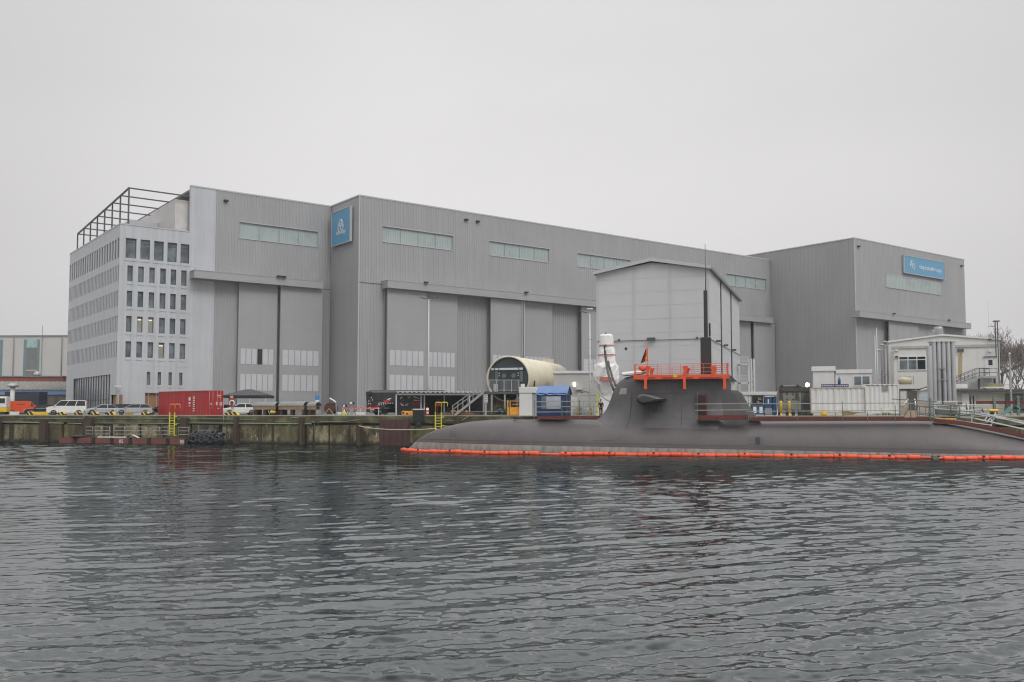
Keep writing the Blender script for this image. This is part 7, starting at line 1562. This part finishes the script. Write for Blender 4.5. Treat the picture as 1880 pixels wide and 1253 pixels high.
# ================================================================ bare trees beyond the yard
M_bark = pm('bare_twigs', srgb(124,116,111), .9, 0, .15, 1)
def tree(px, ptop, Y, spread, seed, label):
    rr = random.Random(seed); a = gx(px, Y); hgt = hz(px, ptop, Y); t = thing('bare_tree', label, 'tree', a, 0, 'bare trees beyond the yard'); tr, cr_ = MB(), MB()
    def grow(p, d, ln, r, lev):
        q = p + d*ln; mid = p + d*ln*.5 + Vector((rr.uniform(-.04, .04)*ln, 0, rr.uniform(-.04, .04)*ln))
        (tr if lev < 2 else cr_).tube([p, mid, q], [r, r*.85, r*.7], 5 if lev < 2 else 3, False, False)
        if lev >= 7: return
        for k in range(rr.choice((2, 3, 3)) if lev < 5 else 2):
            ang = rr.uniform(0, 6.28); tilt = rr.uniform(.22, .62)*spread
            side = Vector((math.cos(ang), math.sin(ang), 0)); nd = (d + side*tilt + Vector((0, 0, .12))).normalized(); grow(p.lerp(q, rr.uniform(.6, 1.0)), nd, ln*rr.uniform(.62, .85), max(.034, r*.6), lev+1)
    grow(Vector((0, 0, 0)), Vector((rr.uniform(-.05, .05), 0, 1)).normalized(), hgt*.345, hgt*.015, 0)
    part('trunk', tr, M_bark, t); part('crown', cr_, M_bark, t)
tl = ['bare tree just right of the grey hall end', 'bare rounded tree behind the gabled building roof', 'bare tree behind the roof mast', 'bare tree right of the roof mast', 'bare tree above the outside stair', 'dense bare tree between the mast and the grey pole', 'bare tree above the sloped shelter', 'bare tree at the right picture edge, front', 'tall bare tree cut by the right picture edge']
for i, (px, pt_, Y) in enumerate(((1784, 610, 235), (1806, 604, 240), (1826, 612, 238), (1842, 624, 215), (1850, 632, 190), (1860, 626, 210), (1868, 634, 185), (1874, 622, 205), (1888, 618, 195))): tree(px, pt_, Y, 1.15, 40+i, tl[i])
# ================================================================ water
DN = True
def build_water():
    ys = [5.0]; 
    while ys[-1] < 132: ys.append(ys[-1] + min(.27, max(.026, .0011*ys[-1]**1.32)))
    ys = np.array(ys); us = np.linspace(-.80, .80, 900)
    Yg, Ug = np.meshgrid(ys, us, indexing='ij'); X = Ug*(Yg+4.0); Yw = Yg
    rs = np.random.RandomState(5); Z = np.zeros_like(X)
    warp = .5*np.sin(.11*X+.07*Yw+1)+.5*np.sin(.05*X-.13*Yw)
    dx = X + 1.2*warp; dy = Yw + .8*np.sin(.17*X+.09*Yw)
    for lam, slope, n, spread in ((3.6, .026, 8, 15), (1.4, .068, 16, 18), (.74, .094, 24, 26), (.42, .094, 30, 34), (.27, .072, 32, 44), (.16, .045, 22, 60)):
        fade = np.clip(1.6 - (np.gradient(ys)[:, None]*2.2)/lam, 0, 1)
        for i in range(n):
            l = lam*np.exp(rs.uniform(-.35, .35)); th = R(112 + rs.normal()*spread); k = 2*np.pi/l; a = slope/k/np.sqrt(n)*1.41
            ph = k*(dx*np.cos(th)+dy*np.sin(th)) + rs.uniform(0, 6.28)
            s = np.sin(ph); Z += fade*a*(s - .30*np.cos(2*ph))
    gust = .78 + .38*np.sin(.045*X+.06*Yw+.6)*np.sin(.07*Yw-.03*X+2)
    Z *= gust
    ny, nx = X.shape; me = bpy.data.meshes.new('water'); co = np.stack([X, Yw, Z], -1).reshape(-1, 3).astype(np.float32)
    me.vertices.add(len(co)); me.vertices.foreach_set('co', co.ravel())
    idx = np.arange(ny*nx).reshape(ny, nx); q = np.stack([idx[:-1, :-1], idx[:-1, 1:], idx[1:, 1:], idx[1:, :-1]], -1).reshape(-1, 4)
    me.loops.add(q.size); me.loops.foreach_set('vertex_index', q.ravel().astype(np.int32)); me.polygons.add(len(q))
    me.polygons.foreach_set('loop_start', np.arange(0, q.size, 4, dtype=np.int32)); me.polygons.foreach_set('loop_total', np.full(len(q), 4, np.int32))
    me.update(calc_edges=True); me.polygons.foreach_set('use_smooth', np.ones(len(q), bool)); me.update()
    m = bpy.data.materials.new('harbour_water'); m.use_nodes = True; nt = m.node_tree; nt.nodes.clear()
    out = N(nt, 'ShaderNodeOutputMaterial'); df = N(nt, 'ShaderNodeBsdfDiffuse'); df.inputs['Color'].default_value = (.008, .0125, .0115, 1)
    gl = N(nt, 'ShaderNodeBsdfGlossy'); gl.inputs['Roughness'].default_value = .03; gl.inputs['Color'].default_value = (.96, .985, 1, 1)
    geo = N(nt, 'ShaderNodeNewGeometry'); v = geo.outputs['Position']
    h = noise(nt, v, 3.2, 3, .5, (.6, 1.2, 1)); bp = N(nt, 'ShaderNodeBump'); bp.inputs['Strength'].default_value = 1.0; bp.inputs['Distance'].default_value = .004
    nt.links.new(h, bp.inputs['Height']); nt.links.new(bp.outputs[0], gl.inputs['Normal'])
    lw = N(nt, 'ShaderNodeLayerWeight'); lw.inputs['Blend'].default_value = .5; nt.links.new(bp.outputs[0], lw.inputs['Normal'])
    fac = N(nt, 'ShaderNodeValToRGB'); el = fac.color_ramp.elements; el[0].position = .30; el[0].color = (.012,)*3+(1,); el[1].position = 1; el[1].color = (.25,)*3+(1,)
    for p_, c_ in ((.50, .06), (.64, .18), (.78, .40), (.88, .42), (.94, .32)): q = el.new(p_); q.color = (c_, c_, c_, 1)
    nt.links.new(lw.outputs['Facing'], fac.inputs[0])
    mx = N(nt, 'ShaderNodeMixShader'); nt.links.new(fac.outputs[0], mx.inputs[0]); nt.links.new(df.outputs[0], mx.inputs[1]); nt.links.new(gl.outputs[0], mx.inputs[2]); nt.links.new(mx.outputs[0], out.inputs[0])
    me.materials.append(m)
    tag(link('water', me), kind='structure')
    g = MB(); g.quad((-600, -80, -.35), (600, -80, -.35), (600, 240, -.35), (-600, 240, -.35)); struct('water_bed', g, m)
build_water()
# ---------------------------------------------------------------- thin winter haze
g = MB(); g.box(-2100, 3700, -800, 4900, -4.6, 56)
hz_m = bpy.data.materials.new('haze_air'); hz_m.use_nodes = True; nt = hz_m.node_tree; nt.nodes.clear(); out = N(nt, 'ShaderNodeOutputMaterial'); pv = N(nt, 'ShaderNodeVolumePrincipled')
pv.inputs['Color'].default_value = (.93, .94, .96, 1); pv.inputs['Density'].default_value = .00018; pv.inputs['Anisotropy'].default_value = .2; nt.links.new(pv.outputs[0], out.inputs['Volume'])
tag(link('haze', g.mesh('haze', hz_m)), kind='stuff')
# ================================================================ world, sun, camera
wd = bpy.data.worlds.new('World'); sc.world = wd; wd.use_nodes = True; nt = wd.node_tree; nt.nodes.clear()
out = N(nt, 'ShaderNodeOutputWorld'); bg = N(nt, 'ShaderNodeBackground'); nt.links.new(bg.outputs[0], out.inputs[0])
SUN_EL, SUN_AZ = R(46), R(142)
sky = N(nt, 'ShaderNodeTexSky'); sky.sky_type = 'NISHITA'; sky.sun_disc = False; sky.sun_elevation = SUN_EL; sky.sun_rotation = SUN_AZ; sky.dust_density = 4; sky.air_density = 1.2
hs = N(nt, 'ShaderNodeHueSaturation'); hs.inputs['Saturation'].default_value = .05; hs.inputs['Value'].default_value = .4; nt.links.new(sky.outputs[0], hs.inputs['Color'])
tc = N(nt, 'ShaderNodeTexCoord'); sx = N(nt, 'ShaderNodeSeparateXYZ'); nt.links.new(tc.outputs['Generated'], sx.inputs[0])
cr = N(nt, 'ShaderNodeValToRGB'); nt.links.new(sx.outputs[2], cr.inputs[0]); e = cr.color_ramp.elements
SKYK = 10.0
e[0].position = 0; e[0].color = (.68, .665, .665, 1); e[1].position = 1; e[1].color = (2.2, 2.2, 2.2, 1)
for p, c in ((.10, (.745, .73, .735)), (.22, (.775, .76, .772)), (.415, (.76, .75, .757)), (.52, (1.35, 1.35, 1.35)), (.7, (1.9, 1.9, 1.9))): q = e.new(p); q.color = (*c, 1)
cl = noise(nt, tc.outputs['Generated'], 1.7, 5, .5, (1, 1, 2.5)); clr0 = ramp(nt, cl, .3, .7, .945, 1.05); x2 = math2(nt, 'MULTIPLY', sx.outputs[0], sx.outputs[0]); clr = math2(nt, 'MULTIPLY', clr0, ramp(nt, x2, 0.01, .24, 1.02, .87))
mul = N(nt, 'ShaderNodeVectorMath', operation='SCALE'); nt.links.new(cr.outputs[0], mul.inputs[0]); nt.links.new(math2(nt, 'MULTIPLY', clr, SKYK), mul.inputs['Scale'])
mx = N(nt, 'ShaderNodeMixRGB'); mx.inputs[0].default_value = .06; nt.links.new(mul.outputs[0], mx.inputs[1]); nt.links.new(hs.outputs[0], mx.inputs[2])
nt.links.new(mx.outputs[0], bg.inputs[0]); bg.inputs[1].default_value = .1
sl = bpy.data.lights.new('sun', 'SUN'); sl.energy = 1.25; sl.angle = R(20); sl.color = (1, .985, .97); so = link('sun', sl)
so.rotation_euler = (Vector((math.sin(SUN_AZ), math.cos(SUN_AZ), math.tan(SUN_EL)))).to_track_quat('Z', 'Y').to_euler()
cam = bpy.data.cameras.new('camera'); cam.sensor_width = 36; cam.lens = FP/W*36; cam.clip_end = 6000; cam.clip_start = .1
cam.shift_y = (PY0 - H/2)/W
co = link('camera', cam); co.location = (0, 0, CAMZ); co.rotation_euler = (R(90)+PITCH, 0, 0); sc.camera = co
sc.view_settings.view_transform = 'Standard'; sc.view_settings.look = 'None'; sc.view_settings.exposure = 0; sc.view_settings.gamma = 1
sc.cycles.max_bounces = 6; sc.cycles.diffuse_bounces = 3; sc.cycles.glossy_bounces = 3; sc.cycles.transmission_bounces = 2
sc.cycles.use_adaptive_sampling = False; sc.cycles.use_denoising = DN; sc.cycles.filter_width = 1.15
